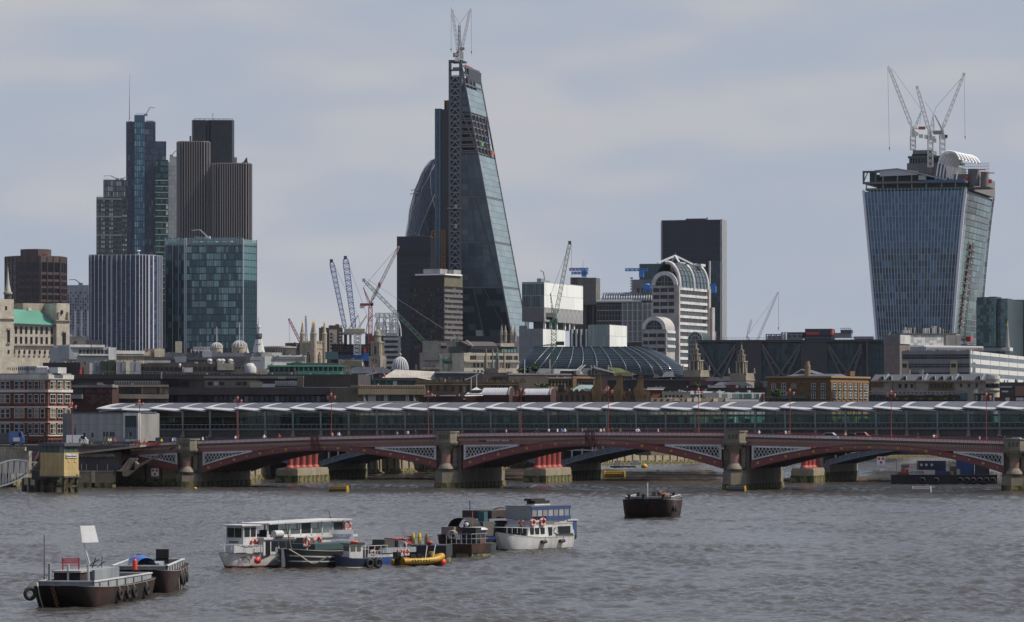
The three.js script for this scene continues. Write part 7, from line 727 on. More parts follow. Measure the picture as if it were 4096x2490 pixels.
function bush(px,py,d,w,h,label,seed){const f=new FR(px,d),t=f.thing('roof_tree',label,'tree'),k=f.m(1),y=f.y(py),r=rng(seed),leaf=[];part(t,'trunk',[cyl([0,GROUND,0],[0,y + h*k*0.4,0],0.22,0.1,6),bar([0,y + h*k*0.2,0],[w*k*0.25,y + h*k*0.6,0],0.1),bar([0,y + h*k*0.25,0],[-w*k*0.25,y + h*k*0.55,0.2],0.1)],M([0.07,0.05,0.035],0.9));for(let i=0;i<420;i++){const a=r()*6.283,q=Math.sqrt(r()),v=r(),cl=0.55 + 0.45*vnoise(a*1.3,v*3,seed),R2=w*k / 2*Math.sin(Math.PI*(0.12 + v*0.8))*q*cl*1.25,x=R2*Math.cos(a),z=R2*Math.sin(a),yy=y + h*k*(0.12 + 0.88*v*cl*1.1),s=0.16 + 0.16*r(),t1=r()*6.28,t2=r()*3;const e=[Math.cos(t1)*s,Math.sin(t2)*s,Math.sin(t1)*s],g=[-Math.sin(t1)*s,Math.cos(t2)*s*0.6,Math.cos(t1)*s];leaf.push([[x - e[0],yy - e[1],z - e[2]],[x + g[0],yy + g[1],z + g[2]],[x + e[0],yy + e[1],z + e[2]],[x - g[0],yy - g[1],z - g[2]]]);}part(t,'crown',poly(leaf),M([0.055,0.095,0.03],0.8,{side:THREE.DoubleSide}));}
bush(2140,1490,1170,36,34,'leafy green tree on the roof in front of the louvred dome',5);bush(2088,1492,1172,40,20,'wide low green shrub left of the roof tree',6);bush(2112,1492,1174,20,22,'small shrub between the two larger roof shrubs',8);bush(2790,1546,1050,22,18,'bright green bush in a roof tub',9);bush(3106,1588,1010,60,26,'grey green bush before the brick warehouse',11);bush(2170,1548,1030,60,14,'flat green hedge on the tan roof',12);
b=bldg('tan_office_wings','tan stone office wings with rows of narrow windows, right of the slim church tower','building',2080,2380,1515,1095,M([0.30,0.205,0.135],0.9,{map:T.stone}),{a:-26,dep:22});b.blk('dark_wing',2028,2186,1560,1508,C.midBrown,-10,1);b.row(2196,2330,1545,1524,20,1,[G.dk,C.tan],{gx:0.1,gy:0.1,pick:(i)=>i % 2});b.row(2320,2375,1540,1528,12,1,[G.dk],{gx:0.15,gy:0.05});b.blk('pier',2285,2300,1570,1510,C.tan,-3,1);b.blk('roof_line',2186,2380,1516,1511,C.greyC,-8,0.6);b.blk('orange_trim',2290,2360,1511,1508,M([0.5,0.22,0.06],0.8),-2,0.5);
b=bldg('tan_gabled_block','tan stone block with three tall stepped gables and dark windows','building',2212,2600,1566,1015,C.tan,{dep:16,a:2});b.row(2212,2345,1605,1580,6,1,[G.dk],{gx:0.75,gy:0.1});b.row(2430,2470,1598,1582,3,1,[G.dk],{gx:0.5});b.row(2520,2555,1598,1582,3,1,[G.dk],{gx:0.5});[[2392,1501],[2478,1505],[2562,1511]].forEach(([p,y])=>{const g=part(b.t,'tall_gable',[ext([[b.X(p + 8),b.Y(1612)],[b.X(p + 34),b.Y(1612)],[b.X(p + 14),b.Y(1558)],[b.X(p + 12),b.Y(y)],[b.X(p - 10),b.Y(y)],[b.X(p - 14),b.Y(1540)],[b.X(p - 30),b.Y(1560)],[b.X(p - 24),b.Y(1575)],[b.X(p - 20),b.Y(1612)]],-1,1.6)],M([0.30,0.20,0.10],0.9,{map:T.stone}));part(g,'chimney_cap',ext([[b.X(p - 13),b.Y(y)],[b.X(p + 15),b.Y(y)],[b.X(p + 1),b.Y(y - 10)]],-1.4,1.9),C.tan);for(let j=0;j<6;j++)part(g,'stone_course',box(b.X(p - 10),b.X(p + 8),b.Y(1560 + j*8)- 0.06,b.Y(1560 + j*8),1.6,1.68),M([0.16,0.11,0.06],0.9));part(g,'gable_slit',ext([[b.X(p + 16),b.Y(1604)],[b.X(p + 24),b.Y(1604)],[b.X(p + 16),b.Y(1578)]],1.6,1.7),G.dk);});part(b.t,'glass_pyramid',poly([[[b.X(2276),b.Y(1566),0.5],[b.X(2375),b.Y(1566),0.5],[b.X(2318),b.Y(1540),-4]],[[b.X(2276),b.Y(1566),0.5],[b.X(2318),b.Y(1540),-4],[b.X(2276),b.Y(1566),-8]],[[b.X(2375),b.Y(1566),0.5],[b.X(2370),b.Y(1540),-8],[b.X(2318),b.Y(1540),-4]]]),M([0.20,0.26,0.23],0.35));b.blk('dark_hut',2232,2258,1566,1540,G.dk,-3,0.5);for(let i=0;i<6;i++)b.blk('crenel',2214 + i*22,2226 + i*22,1566,1558,C.tan,-1,0.5);
b=bldg('purple_flat_roofs','wide flat dark purple roofs of several levels in front of the louvred dome','building',2430,2870,1521,1130,C.purple,{dep:24});b.blk('upper_edge',2430,2870,1523,1518,C.slate,-16,0.5);b.blk('red_strip',2632,2850,1516,1508,C.redBrick,-12,-4);b.blk('red_block',2756,2855,1545,1522,M([0.12,0.055,0.055],0.85),-2,0.4);part(b.t,'pitched_rooflight',[ext([[b.X(2648),b.Y(1508)],[b.X(2660),b.Y(1488)],[b.X(2690),b.Y(1486)],[b.X(2700),b.Y(1508)]],-8,-3)],C.white);b.blk('dark_box',2700,2740,1518,1508,G.dk,-5,-2);part(b.t,'grey_slope',ext([[b.X(2612),b.Y(1512)],[b.X(2618),b.Y(1494)],[b.X(2655),b.Y(1510)]],-6,-2),C.greyC);b.blk('cabinet',2460,2530,1505,1490,M([0.28,0.23,0.14],0.85),-10,-4);
b=bldg('lower_flat_roofs','low dark flat roof with white trim behind the red brick corner house','building',2585,3065,1552,1070,C.purple,{dep:18});b.blk('white_trim',2843,2904,1552,1544,C.white,-6,0.4);b.blk('white_trim',2590,2660,1556,1550,C.white,-8,0.4);b.blk('brick_strip',2900,2960,1550,1540,C.redBrick,-8,-2);part(b.t,'curved_roof',[ext([[b.X(2855),b.Y(1542)],[b.X(2880),b.Y(1528)],[b.X(2985),b.Y(1530)],[b.X(3015),b.Y(1545)]],-8,-3)],C.lead);part(b.t,'grey_roof',[ext([[b.X(2822),b.Y(1524)],[b.X(2836),b.Y(1508)],[b.X(2880),b.Y(1510)],[b.X(2895),b.Y(1524)]],-12,-6)],C.greyC);part(b.t,'hipped_roof',ext([[b.X(2880),b.Y(1524)],[b.X(2896),b.Y(1505)],[b.X(2915),b.Y(1505)],[b.X(2930),b.Y(1522)]],-14,-8),M([0.19,0.16,0.16],0.8));b.blk('penthouse',3018,3052,1552,1532,C.purple,-4,0.5);b.blk('white_gable',3045,3072,1550,1526,C.greyC,-10,-5);
b=bldg('red_corner_house','bright red brick corner house with a small window','building',2588,2650,1560,1030,C.redBrick,{a:-26,dep:8});b.row(2598,2612,1592,1574,1,1,[G.dk]);b.blk('white_cornice',2586,2652,1561,1556,C.white,-6,0.4);
b=bldg('arched_attic_house','grey mansard house with round arched attic windows','building',2652,2762,1568,1028,M([0.26,0.24,0.225],0.85),{dep:10});for(let i=0;i<5;i++)part(b.t,'arched_window',ext(range(9).map((k)=>[b.X(2664 + i*15.5)+ 0.34*Math.cos(Math.PI*k / 8),b.Y(1590)+ 0.62*Math.sin(Math.PI*k / 8)]),0,0.1),G.dk);b.blk('ledge',2650,2764,1596,1591,C.port,-3,0.6);
b=bldg('white_modern_terrace','white flat roofed modern office with a long strip of windows','building',2735,2900,1567,1040,C.white,{a:-26,dep:12});b.row(2748,2868,1592,1578,14,1,[G.blue,G.dk,C.greyC],{gx:0.15,gy:0.1,pick:noisePick(4,[0.4,0.3,0.3])});
b=bldg('glazed_rooftop','pale glazed rooftop pavilion left of the brown brick warehouse','building',2876,3060,1572,1035,M([0.40,0.41,0.40],0.6),{a:-26,dep:10});b.row(2890,3045,1596,1576,16,1,[G.tealL,G.teal,C.greyC,G.pale],{gx:0.12,gy:0.1,pick:noisePick(9,[0.35,0.25,0.2,0.2])});b.blk('brown_end',3048,3056,1604,1576,C.redBrick,-2,0.5);
b=bldg('cream_parapet_row','row of low cream stone parapets and chimneys right above the station roof','building',2604,2920,1595,995,M([0.33,0.27,0.19],0.9,{map:T.stone}),{a:-26,dep:8});b.row(2610,2735,1604,1598,5,1,[G.dk],{gx:1.0,gy:0.05});for(const[p,q]of[[2745,2762],[2772,2800],[2850,2868],[2898,2915]])b.blk('chimney',p,q,1608,1594,C.cream,-1,0.6);part(b.t,'pediment',ext([[b.X(2690),b.Y(1606)],[b.X(2722),b.Y(1606)],[b.X(2706),b.Y(1592)]],0,0.5),M([0.30,0.22,0.15],0.9));
{
const f=new FR(3322,1010,28),X=(p)=>f.x(p),Y=(p)=>f.y(p),w=f.z(3475),t=f.thing('brick_warehouse','brown brick warehouse, its right wall coloured lighter as sunlit, with white framed windows and roof cornice','building'),br=M([0.23,0.15,0.075],0.9,{map:T.brick});part(t,'wall',box(X(3070),0,GROUND,Y(1512),w,0),br);part(t,'sunlit_paint_wall',box(0,0.12,GROUND,Y(1512),w,0),C.sunlitBrick);part(t,'cornice',[box(X(3066),0.5,Y(1512),Y(1505),w - 0.3,0.5)],M([0.27,0.19,0.11],0.9));part(t,'string_course',[box(X(3070),0.3,Y(1531),Y(1528),w,0.25)],M([0.25,0.10,0.06],0.9));  // right wall repeats the brick in a lighter tone, painted as sunlit
const win=(g,nm)=>{const pw=part(t,nm,g[0],G.dk);part(pw,'frame',g[1],C.white);},W=(x,y0,y1,hw,side)=>{const A=[box(-hw,hw,y0,y1,0,0.1)],Fr=[box(-hw,-hw + 0.12,y0,y1,0.1,0.2),box(hw - 0.12,hw,y0,y1,0.1,0.2),box(-0.06,0.06,y0,y1,0.1,0.2),box(-hw,hw,y1 - 0.12,y1,0.1,0.2),box(-hw,hw,(y0 + y1)/ 2 - 0.06,(y0 + y1)/ 2 + 0.06,0.1,0.2),box(-hw,hw,y0 - 0.1,y0,0.1,0.3)];const mv=(q)=>{q=join(q);if(side){q.rotateY(Math.PI / 2);q.translate(0.14,0,x);}else q.translate(x,0,0.02);return q;};win([mv(A),mv(Fr)],side?'side_window':'window');};
for(const[p,y0,y1]of[[3097,1561,1535],[3137,1561,1532],[3178,1552,1535],[3257,1559,1534],[3295,1559,1534],[3256,1594,1568],[3295,1594,1568],[3137,1594,1566]])W(X(p),Y(y0),Y(y1),0.62);for(let i=0;i<7;i++)for(const[y0,y1]of[[1558,1534],[1593,1568]])W(w*(i + 0.6)/ 7.3,Y(y0),Y(y1),i % 3?0.75:1.1,1);for(let i=0;i<7;i++)part(t,'brick_pilaster',box(0.1,0.4,GROUND,Y(1530),w*(i + 0.05)/ 7.3 - 0.3,w*(i + 0.05)/ 7.3 + 0.3),C.sunlitBrick);
part(t,'slate_roof',[hexa([X(3125),Y(1505),-2],[X(3318),Y(1505),-2],[X(3310),Y(1496),-5],[X(3145),Y(1496),-5],[X(3125),Y(1505),-12],[X(3318),Y(1505),-12],[X(3310),Y(1496),-9],[X(3145),Y(1496),-9])],C.slate);part(t,'gable_roof',ext([[X(3135),Y(1500)],[X(3170),Y(1478)],[X(3240),Y(1500)]],-12,-6),C.slate);part(t,'gable_edge',[bar([X(3135),Y(1499),-5.8],[X(3170),Y(1477),-5.8],0.25),bar([X(3170),Y(1477),-5.8],[X(3242),Y(1499),-5.8],0.25)],C.white);part(t,'brick_chimney',lathe([[0.75,Y(1505)],[0.72,Y(1470)],[0.68,Y(1470)],[0.75,Y(1462)],[0.5,Y(1455)],[0.5,Y(1444)]],12,X(3212),-3),M([0.2,0.15,0.09],0.9));part(t,'lower_glass',box(X(3070),X(3236),Y(1594),Y(1585),0.8,1.4),G.teal);part(t,'roof_hut',[box(X(3376),X(3396),Y(1505),Y(1486),-4,-1)],br);
}
b=bldg('white_louvre_plant','pale stone block with white louvred roof plant and aerials in front of the flared tower','building',3536,3600,1341,1560,M([0.20,0.165,0.145],0.85,{map:T.grime}),{a:24,side:3640});{const wz=b.w;b.blk('louvre_top',3536,3600,1376,1340,M([0.26,0.245,0.235],0.8,{map:T.grime}),-3,0.3);part(b.t,'louvre_top',box(0,0.3,b.Y(1376),b.Y(1340),wz,0),C.white);b.row(3538,3598,1495,1345,6,12,[M([0.19,0.155,0.14],0.85),M([0.215,0.18,0.16],0.85)],{name:'cladding_panel',gx:0.08,gy:0.08,pick:noisePick(3,[0.5,0.5])});}
b=bldg('white_plant_screen','long white plant screen crowned with aerials below the flared tower','plant screen',3640,3842,1338,1600,C.white,{a:-26,dep:10});b.row(3640,3780,1385,1342,9,4,[C.white,M([0.64,0.64,0.61],0.7)],{name:'screen_panel',gx:0.06,gy:0.06,pick:noisePick(5,[0.5,0.5])});for(const[p,q]of[[3781,3822],[3824,3842]])b.blk('louvre_box',p,q,1392,1342,C.greyC,-3,0.5);{const r=rng(9);for(let i=0;i<26;i++){const p=3625 + i*7.2,h=8 + r()*26;part(b.t,'aerial',[box(b.X(p),b.X(p)+ 0.12 + r()*0.35,b.Y(1340),b.Y(1338 - h),-2 - r()*4,-1.6)],r()>0.5?C.white:C.slate);}b.blk('aerial_deck',3600,3825,1340,1336,C.slate,-8,0.5);}
b=bldg('banded_grey_block','long grey office with white and dark horizontal bands at the right','office block',3608,3880,1404,1330,M([0.27,0.27,0.275],0.7,{map:T.metal}),{a:15,side:4200});{const wz=b.w,Y=b.Y;for(const[y0,y1]of[[1436,1418],[1471,1455],[1507,1490]]){b.row(3612,3878,y0,y1,22,1,[G.dk,G.blue],{gx:0.08,gy:0.05,pick:noisePick(y0,[0.7,0.3])});b.srow(0,1,y0,y1,22,1,[G.dk,G.blue],{gx:0.08,gy:0.05,pick:noisePick(y1,[0.7,0.3])});b.blk('light_shelf',3610,3880,(y0 + y1)/ 2 + 1,(y0 + y1)/ 2 - 1,C.greyC,0,0.5);}for(const[y0,y1]of[[1418,1404],[1455,1436],[1490,1471],[1530,1507]])for(let i=0;i<9;i++)part(b.t,'white_band_panel',box(0,0.3,Y(y0),Y(y1),wz*(i + 0.98)/ 9,wz*(i + 0.02)/ 9),M([0.60,0.60,0.56],0.6));for(const[p,q,y]of[[3609,3636,1443],[3803,3832,1442]]){b.blk('stone_bay',p,q,1510,y,M([0.42,0.35,0.26],0.85),-2,0.7);b.blk('bay_window',p + 4,q - 6,1471,1455,G.dk,0.6,0.8);}part(b.t,'roof_duct',[cyl([b.X(3690),Y(1393),-5],[b.X(3925),Y(1395),-5],1.1,0.8,10)],M([0.5,0.48,0.45],0.5));b.blk('roof_plant',3635,3700,1404,1386,plantGrey,-10,-3);b.blk('roof_plant',3925,4000,1404,1392,plantGrey,-12,-5);b.blk('white_hut',4003,4030,1404,1390,C.white,-14,-6);;}
b=bldg('mansard_terrace','cream stone terrace with a long slate mansard roof and dormers','building',3486,3990,1523,1120,M([0.40,0.36,0.31],0.9,{map:T.stone}),{dep:14,a:9});{const{X,Y,t}=b;part(t,'mansard_roof',hexa([X(3484),Y(1523),0.4],[X(3985),Y(1521),0.4],[X(3968),Y(1497),-2],[X(3500),Y(1498),-2],[X(3484),Y(1523),-12],[X(3985),Y(1521),-12],[X(3968),Y(1497),-12],[X(3500),Y(1498),-12]),C.slate);for(const p of[3531,3562,3620,3684,3736,3770,3803,3843,3917]){part(t,'dormer',box(X(p - 7),X(p + 7),Y(1521),Y(1505),-2,0.6),C.white);part(t,'dormer_window',box(X(p - 5),X(p + 5),Y(1520),Y(1507),0.6,0.68),G.dk);}for(const p of[3550,3706,3830,3935])part(t,'party_ridge',bar([X(p - 6),Y(1522),0.6],[X(p + 4),Y(1497),-1.8],0.4),C.lead);b.blk('cornice',3484,4000,1527,1522,C.port,-2,0.7);b.row(3590,3660,1553,1536,3,1,[G.dk],{gx:0.9,gy:0.1});b.blk('brick_bay',3715,3817,1562,1531,M([0.26,0.17,0.075],0.9,{map:T.brick}),-2,0.3);b.row(3720,3812,1553,1535,6,1,[G.dk],{out:0.35,gx:0.5,gy:0.1});b.blk('brick_bay',3487,3535,1549,1528,M([0.26,0.17,0.075],0.9,{map:T.brick}),-2,0.3);b.row(3830,3925,1551,1534,3,1,[G.dk],{gx:1.5,gy:0.1});for(const p of[3572,3660,3768])b.blk('downpipe',p,p + 1.5,1562,1528,G.dk,0.1,0.3);for(const p of[3622,3674])b.blk('chimney',p,p + 14,1500,1478,C.port,-8,-6);}
{const f=new FR(3975,1105,30),Y=(p)=>f.y(p),k=f.m(1),t=f.thing('rounded_corner_house','cream rounded corner house with a white domed mansard at the end of the terrace','building');t.position.x=(3972 - 2048)/ F*1105;part(t,'drum',[lathe([[27*k,GROUND],[27*k,Y(1525)],[29*k,Y(1523)],[29*k,Y(1519)]],24)],C.cream);part(t,'dome',lathe([[27*k,Y(1520)],[25*k,Y(1505)],[21*k,Y(1497)],[0.1,Y(1496)]],24),C.greyC);for(let i=0;i<7;i++){const a=-1.2 + i*0.4 + 0.5;part(t,'window',moved(box(-0.32,0.32,Y(1552),Y(1535),0,0.12),27*k*Math.sin(a),0,27*k*Math.cos(a),a),G.dk);part(t,'dormer',moved(box(-0.4,0.4,Y(1517),Y(1505),-0.6,0.15),26*k*Math.sin(a),0,26*k*Math.cos(a),a),C.white);}part(t,'base_cornice',lathe([[30*k,Y(1566)],[33*k,Y(1560)],[27*k,Y(1556)]],24),C.port);}
b=bldg('roof_bar_terrace','low modern roof terrace with planters and dark glazing above the station','building',3475,3870,1583,1000,M([0.05,0.05,0.055],0.7),{dep:12,a:6});b.blk('white_slab',3475,3860,1568,1564,C.greyC,-8,-2);b.blk('roof_edge',3475,3845,1580,1575,C.greyC,-8,0.8);b.row(3580,3830,1576,1568,30,1,[G.dk,C.greyC],{z:-2,gx:0.12,gy:0.05,pick:(i)=>i % 2});b.blk('planter',3560,3820,1600,1592,M([0.30,0.24,0.10],0.9,{map:T.weed}),0,1);b.blk('glass_end',3842,3872,1600,1573,G.teal,-3,0.5);for(const p of[3900,3906])part(b.t,'white_fin',bar([b.X(p - 5),b.Y(1578),0],[b.X(p + 5),b.Y(1560),0],0.5),C.white);b.row(3480,3560,1598,1584,12,1,[G.dk,C.slate],{gx:0.1,gy:0.05,pick:(i)=>i % 2});
b=bldg('glass_corner_bar','small glass corner pavilion with yellow columns right of the roof terrace','pavilion',3900,3972,1575,995,G.dk,{dep:6,a:8});b.row(3902,3970,1604,1580,6,1,[G.tealL,G.dk,M([0.45,0.35,0.10],0.7)],{gx:0.2,gy:0.1,pick:(i)=>i % 3});b.blk('roof',3896,3976,1577,1573,C.greyC,-6,0.6);
b=bldg('low_right_block','low brown block with slatted roof at the right edge','building',4000,4200,1530,1080,M([0.08,0.07,0.065],0.85),{dep:14,a:8});for(let j=0;j<4;j++)b.blk('slat',4002,4200,1533 + j*5,1530 + j*5,C.slate,-2,0.4);b.blk('white_canopy',4002,4050,1551,1547,C.white,-3,1);b.blk('brick_drum',4062,4110,1585,1546,M([0.22,0.13,0.09],0.9),-4,1);b.blk('white_tent',4010,4034,1570,1564,C.white,0,1.4);b.row(4004,4060,1582,1560,5,1,[G.teal,G.dk],{gx:0.2});b.blk('brick_base',3980,4200,1605,1590,C.redBrick,-2,1.6);b.blk('white_panel',4024,4040,1605,1592,C.white,-1,1.8);b.blk('white_panel',4066,4096,1604,1592,C.white,-1,1.8);
// ================= the left bank: brick building, station front, pier and road
{const f=new FR(190,905,24),X=(p)=>f.x(p),Y=(p)=>f.y(p),w=f.z(284),t=f.thing('banded_brick_building','red brick and white banded corner building with tall sash windows','building'),red=M([0.25,0.075,0.048],0.9,{map:T.brick}),wh=M([0.72,0.69,0.62],0.8,{map:T.grime}),a=X(-140);
part(t,'wall',box(a,0,8,Y(1516),w,0),red);part(t,'fascia',box(a,0.5,Y(1517),Y(1500),w - 0.3,0.5),wh);for(const[y0,y1]of[[1522,1516],[1570,1559],[1632,1627],[1692,1688],[1746,1741]])part(t,'stone_band',box(a,0.28,Y(y0),Y(y1),w - 0.2,0.28),wh);
const win=(x,y0,y1,hw,side)=>{const mv=(g)=>{g=join(g);if(side){g.rotateY(Math.PI / 2);g.translate(0.02,0,x);}else g.translate(x,0,0.02);return g;},p=part(t,side?'side_window':'window',mv([box(-hw,hw,y0,y1,0,0.06)]),hash(x*10|0,y0*10|0,3)>0.75?M([0.2,0.18,0.12],0.5):G.dk);part(p,'sash_frame',mv([box(-hw - 0.09,-hw,y0,y1,0,0.2),box(hw,hw + 0.09,y0,y1,0,0.2),box(-hw,hw,(y0 + y1)/ 2 - 0.05,(y0 + y1)/ 2 + 0.05,0,0.14),box(-hw - 0.12,hw + 0.12,y1,y1 + 0.16,0,0.22),box(-hw - 0.12,hw + 0.12,y0 - 0.1,y0,0,0.3)]),wh);};
for(const[y0,y1]of[[1555,1527],[1612,1580],[1672,1638],[1734,1698]]){for(const p of[11,31,66,88,120,145,170,-20])win(X(p),Y(y0),Y(y1),0.5);for(let i=0;i<3;i++){win(w*(i*0.31 + 0.13),Y(y0),Y(y1),0.55,1);win(w*(i*0.31 + 0.24),Y(y0),Y(y1),0.5,1);}}
panes(t,'shop_window',[...face([a,0],[0,0],Y(1772),Y(1760),10,1,{gx:0.5,gy:0.1}),...face([0,0],[0,w],Y(1772),Y(1760),5,1,{gx:0.4,gy:0.1})],[G.dk]);part(t,'roof',box(a,0,Y(1500),Y(1494),w,0),C.greyC);for(const p of[70,100])part(t,'roof_lantern',[box(X(p - 28),X(p + 18),Y(1494),Y(1464),-8,-3)],C.white);panes(t,'lantern_window',face([X(0),-2.9],[X(118),-2.9],Y(1482),Y(1468),14,1,{gx:0.4,gy:0.1}),[G.dk]);part(t,'white_rooflight',[box(X(122),X(170),Y(1494),Y(1470),-6,-2),box(X(174),X(210),Y(1494),Y(1470),-6,-2.2)],C.white);
}
{const f=new FR(556,885,14),X=(p)=>f.x(p),Y=(p)=>f.y(p),t=f.thing('station_entrance','pale grey panelled station entrance with a white framed window','station entrance'),gm=[M([0.40,0.39,0.39],0.6,{map:T.metal}),M([0.42,0.41,0.41],0.6,{map:T.metal})];
part(t,'core',box(X(262),X(553),7,Y(1654),-14,-0.3),C.greyC);panes(t,'wall_panel',face([X(284),-0.2],[X(493),-0.2],Y(1768),Y(1654),6,5,{gx:0.05,gy:0.05,out:0.06,pick:noisePick(3,[0.5,0.5])}),gm);part(t,'side_wall',box(X(240),X(284),7,Y(1654),-10,-1.5),C.greyC);part(t,'white_frame',[box(X(494),X(500),Y(1768),Y(1654),-1,0.4),box(X(548),X(555),Y(1768),Y(1654),-1,0.4),box(X(500),X(548),Y(1664),Y(1654),-1,0.4),box(X(500),X(548),Y(1768),Y(1758),-1,0.4)],C.white);panes(t,'window_pane',face([X(500),-0.3],[X(548),-0.3],Y(1758),Y(1664),6,2,{gx:0.1,gy:0.2,out:0.1,pick:(i,j)=>j}),[glass([0.02,0.05,0.045]),glass([0.12,0.15,0.17])]);part(t,'eaves_slate_strip',box(X(284),X(555),Y(1654),Y(1649),-12,0.2),C.slate);}  // slate strip runs along the top of the panels
structure('approach_road',[prism([[-300,-860],[-82,-872],[-66,-905],[-70,-1010],[-300,-1010]],bankTop,8.75)],asphalt);
{const f=new FR(312,842,0),X=(p)=>f.x(p),Y=(p)=>f.y(p),t=f.thing('approach_wall','curved stone approach wall of the bridge with dark scalloped brackets and black railings','wall'),deck=(p)=>interp([[-40,1800],[100,1838],[180,1830],[312,1818],[420,1806],[560,1790],[700,1782]],p);
const L=(p0,p1,lo,hi,z0,z1,m,n)=>part(t,n,range(10).map((i)=>{const a=mix(p0,p1,i / 10),b=mix(p0,p1,(i + 1)/ 10),H=(q,o)=>Y(deck(q)+ o);return hexa([X(a),H(a,lo),z1],[X(b),H(b,lo),z1],[X(b),H(b,hi),z1],[X(a),H(a,hi),z1],[X(a),H(a,lo),z0],[X(b),H(b,lo),z0],[X(b),H(b,hi),z0],[X(a),H(a,hi),z0]);}),m);
L(180,560,0,-8,-20,1.0,C.portG,'deck_edge');part(t,'upper_wall',box(X(180),X(470),Y(1890),Y(1810),-8,-1),M([0.11,0.105,0.10],0.9,{map:T.grime}));for(let i=0;i<9;i++)part(t,'scalloped_bracket',(()=>{const g=new THREE.TorusGeometry(0.85,0.24,6,10,2.2);g.rotateZ(0.5);g.translate(X(326 + i*14.5),Y(1836),0);return fin(g);})(),C.portG);for(const p of[322,342,385,426])part(t,'white_post',box(X(p),X(p + 2.4),Y(1882),Y(1858),-0.9,-0.7),C.white);
part(t,'river_wall',box(X(150),X(450),0.8,Y(1885),-6,0.2),stoneM);part(t,'weedy_foot',box(X(150),X(450),-2,1.1,-6,0.9),weedM);part(t,'wall_pier',box(X(366),X(380),0,Y(1885),-1,0.9),stoneM);part(t,'coping',box(X(150),X(452),Y(1888),Y(1884),-1.5,0.5),C.port);
L(190,560,-26,-27.5,0.7,0.85,darkSteel,'railing');L(190,560,-10,-11.5,0.7,0.85,darkSteel,'railing');for(let i=0;i<26;i++){const p=196 + i*14.4;part(t,'rail_post',box(X(p)- 0.05,X(p)+ 0.05,Y(deck(p)- 8),Y(deck(p)- 28),0.7,0.85),darkSteel);}
part(t,'left_parapet',[box(X(-60),X(112),3,Y(1806),-6,-1),box(X(-60),X(95),Y(1806),Y(1790),-4,-1.4)],C.portG);L(-60,110,-30,-31.5,-1,-0.85,darkSteel,'railing');for(let i=0;i<9;i++)part(t,'rail_post',box(X(-20 + i*14),X(-18.6 + i*14),Y(1806),Y(1780),-1,-0.85),darkSteel);
for(let i=0;i<9;i++)part(t,'step',box(X(108 + i*6),X(160),Y(1895)+ 0,Y(1888 - i*8),-5 - i*0.3,-2 - i*0.3),M([0.10,0.09,0.08],0.9));part(t,'stair_rail',[bar([X(100),Y(1858),-1.5],[X(126),Y(1806),-1.5],0.12),bar([X(120),Y(1862),-1.5],[X(152),Y(1806),-1.5],0.12),bar([X(112),Y(1900),-1.5],[X(150),Y(1815),-1.5],0.12)],C.lead);}
{const f=new FR(540,838,0),X=(p)=>f.x(p),Y=(p)=>f.y(p),t=f.thing('river_stairs','dark stone stairs slanting down from the bridge end to a landing','stairs'),m=M([0.17,0.14,0.11],0.9,{map:T.stone});
part(t,'flight_wall',ext([[X(540),Y(1866)],[X(700),Y(1786)],[X(716),Y(1782)],[X(716),Y(1796)],[X(665),Y(1800)],[X(552),Y(1872)]],-2.2,1.2),m);part(t,'landing',[ext([[X(466),Y(1884)],[X(540),Y(1882)],[X(540),Y(1845)],[X(552),Y(1858)],[X(552),Y(1872)],[X(512),Y(1906)],[X(492),Y(1906)],[X(490),Y(1888)]],-3,1.5)],M([0.24,0.195,0.15],0.9,{map:T.stone}));for(let i=0;i<10;i++)part(t,'step',box(X(478 + i*4),X(520 + i*3),Y(1884 - i*5),Y(1880 - i*5),-2,0.8 - i*0.08),C.portG);part(t,'handrail',[bar([X(545),Y(1830),1],[X(640),Y(1772),1],0.16),bar([X(640),Y(1772),1],[X(700),Y(1768),1],0.16),bar([X(470),Y(1878),1.2],[X(502),Y(1830),1.2],0.14),bar([X(500),Y(1880),1.2],[X(522),Y(1830),1.2],0.14),bar([X(520),Y(1880),1.2],[X(545),Y(1836),1.2],0.14)],darkSteel);for(let i=0;i<16;i++)part(t,'baluster',box(X(548 + i*9.4),X(548.8 + i*9.4),Y(1864 - i*4.9),Y(1832 - i*3.9),0.9,1),darkSteel);}
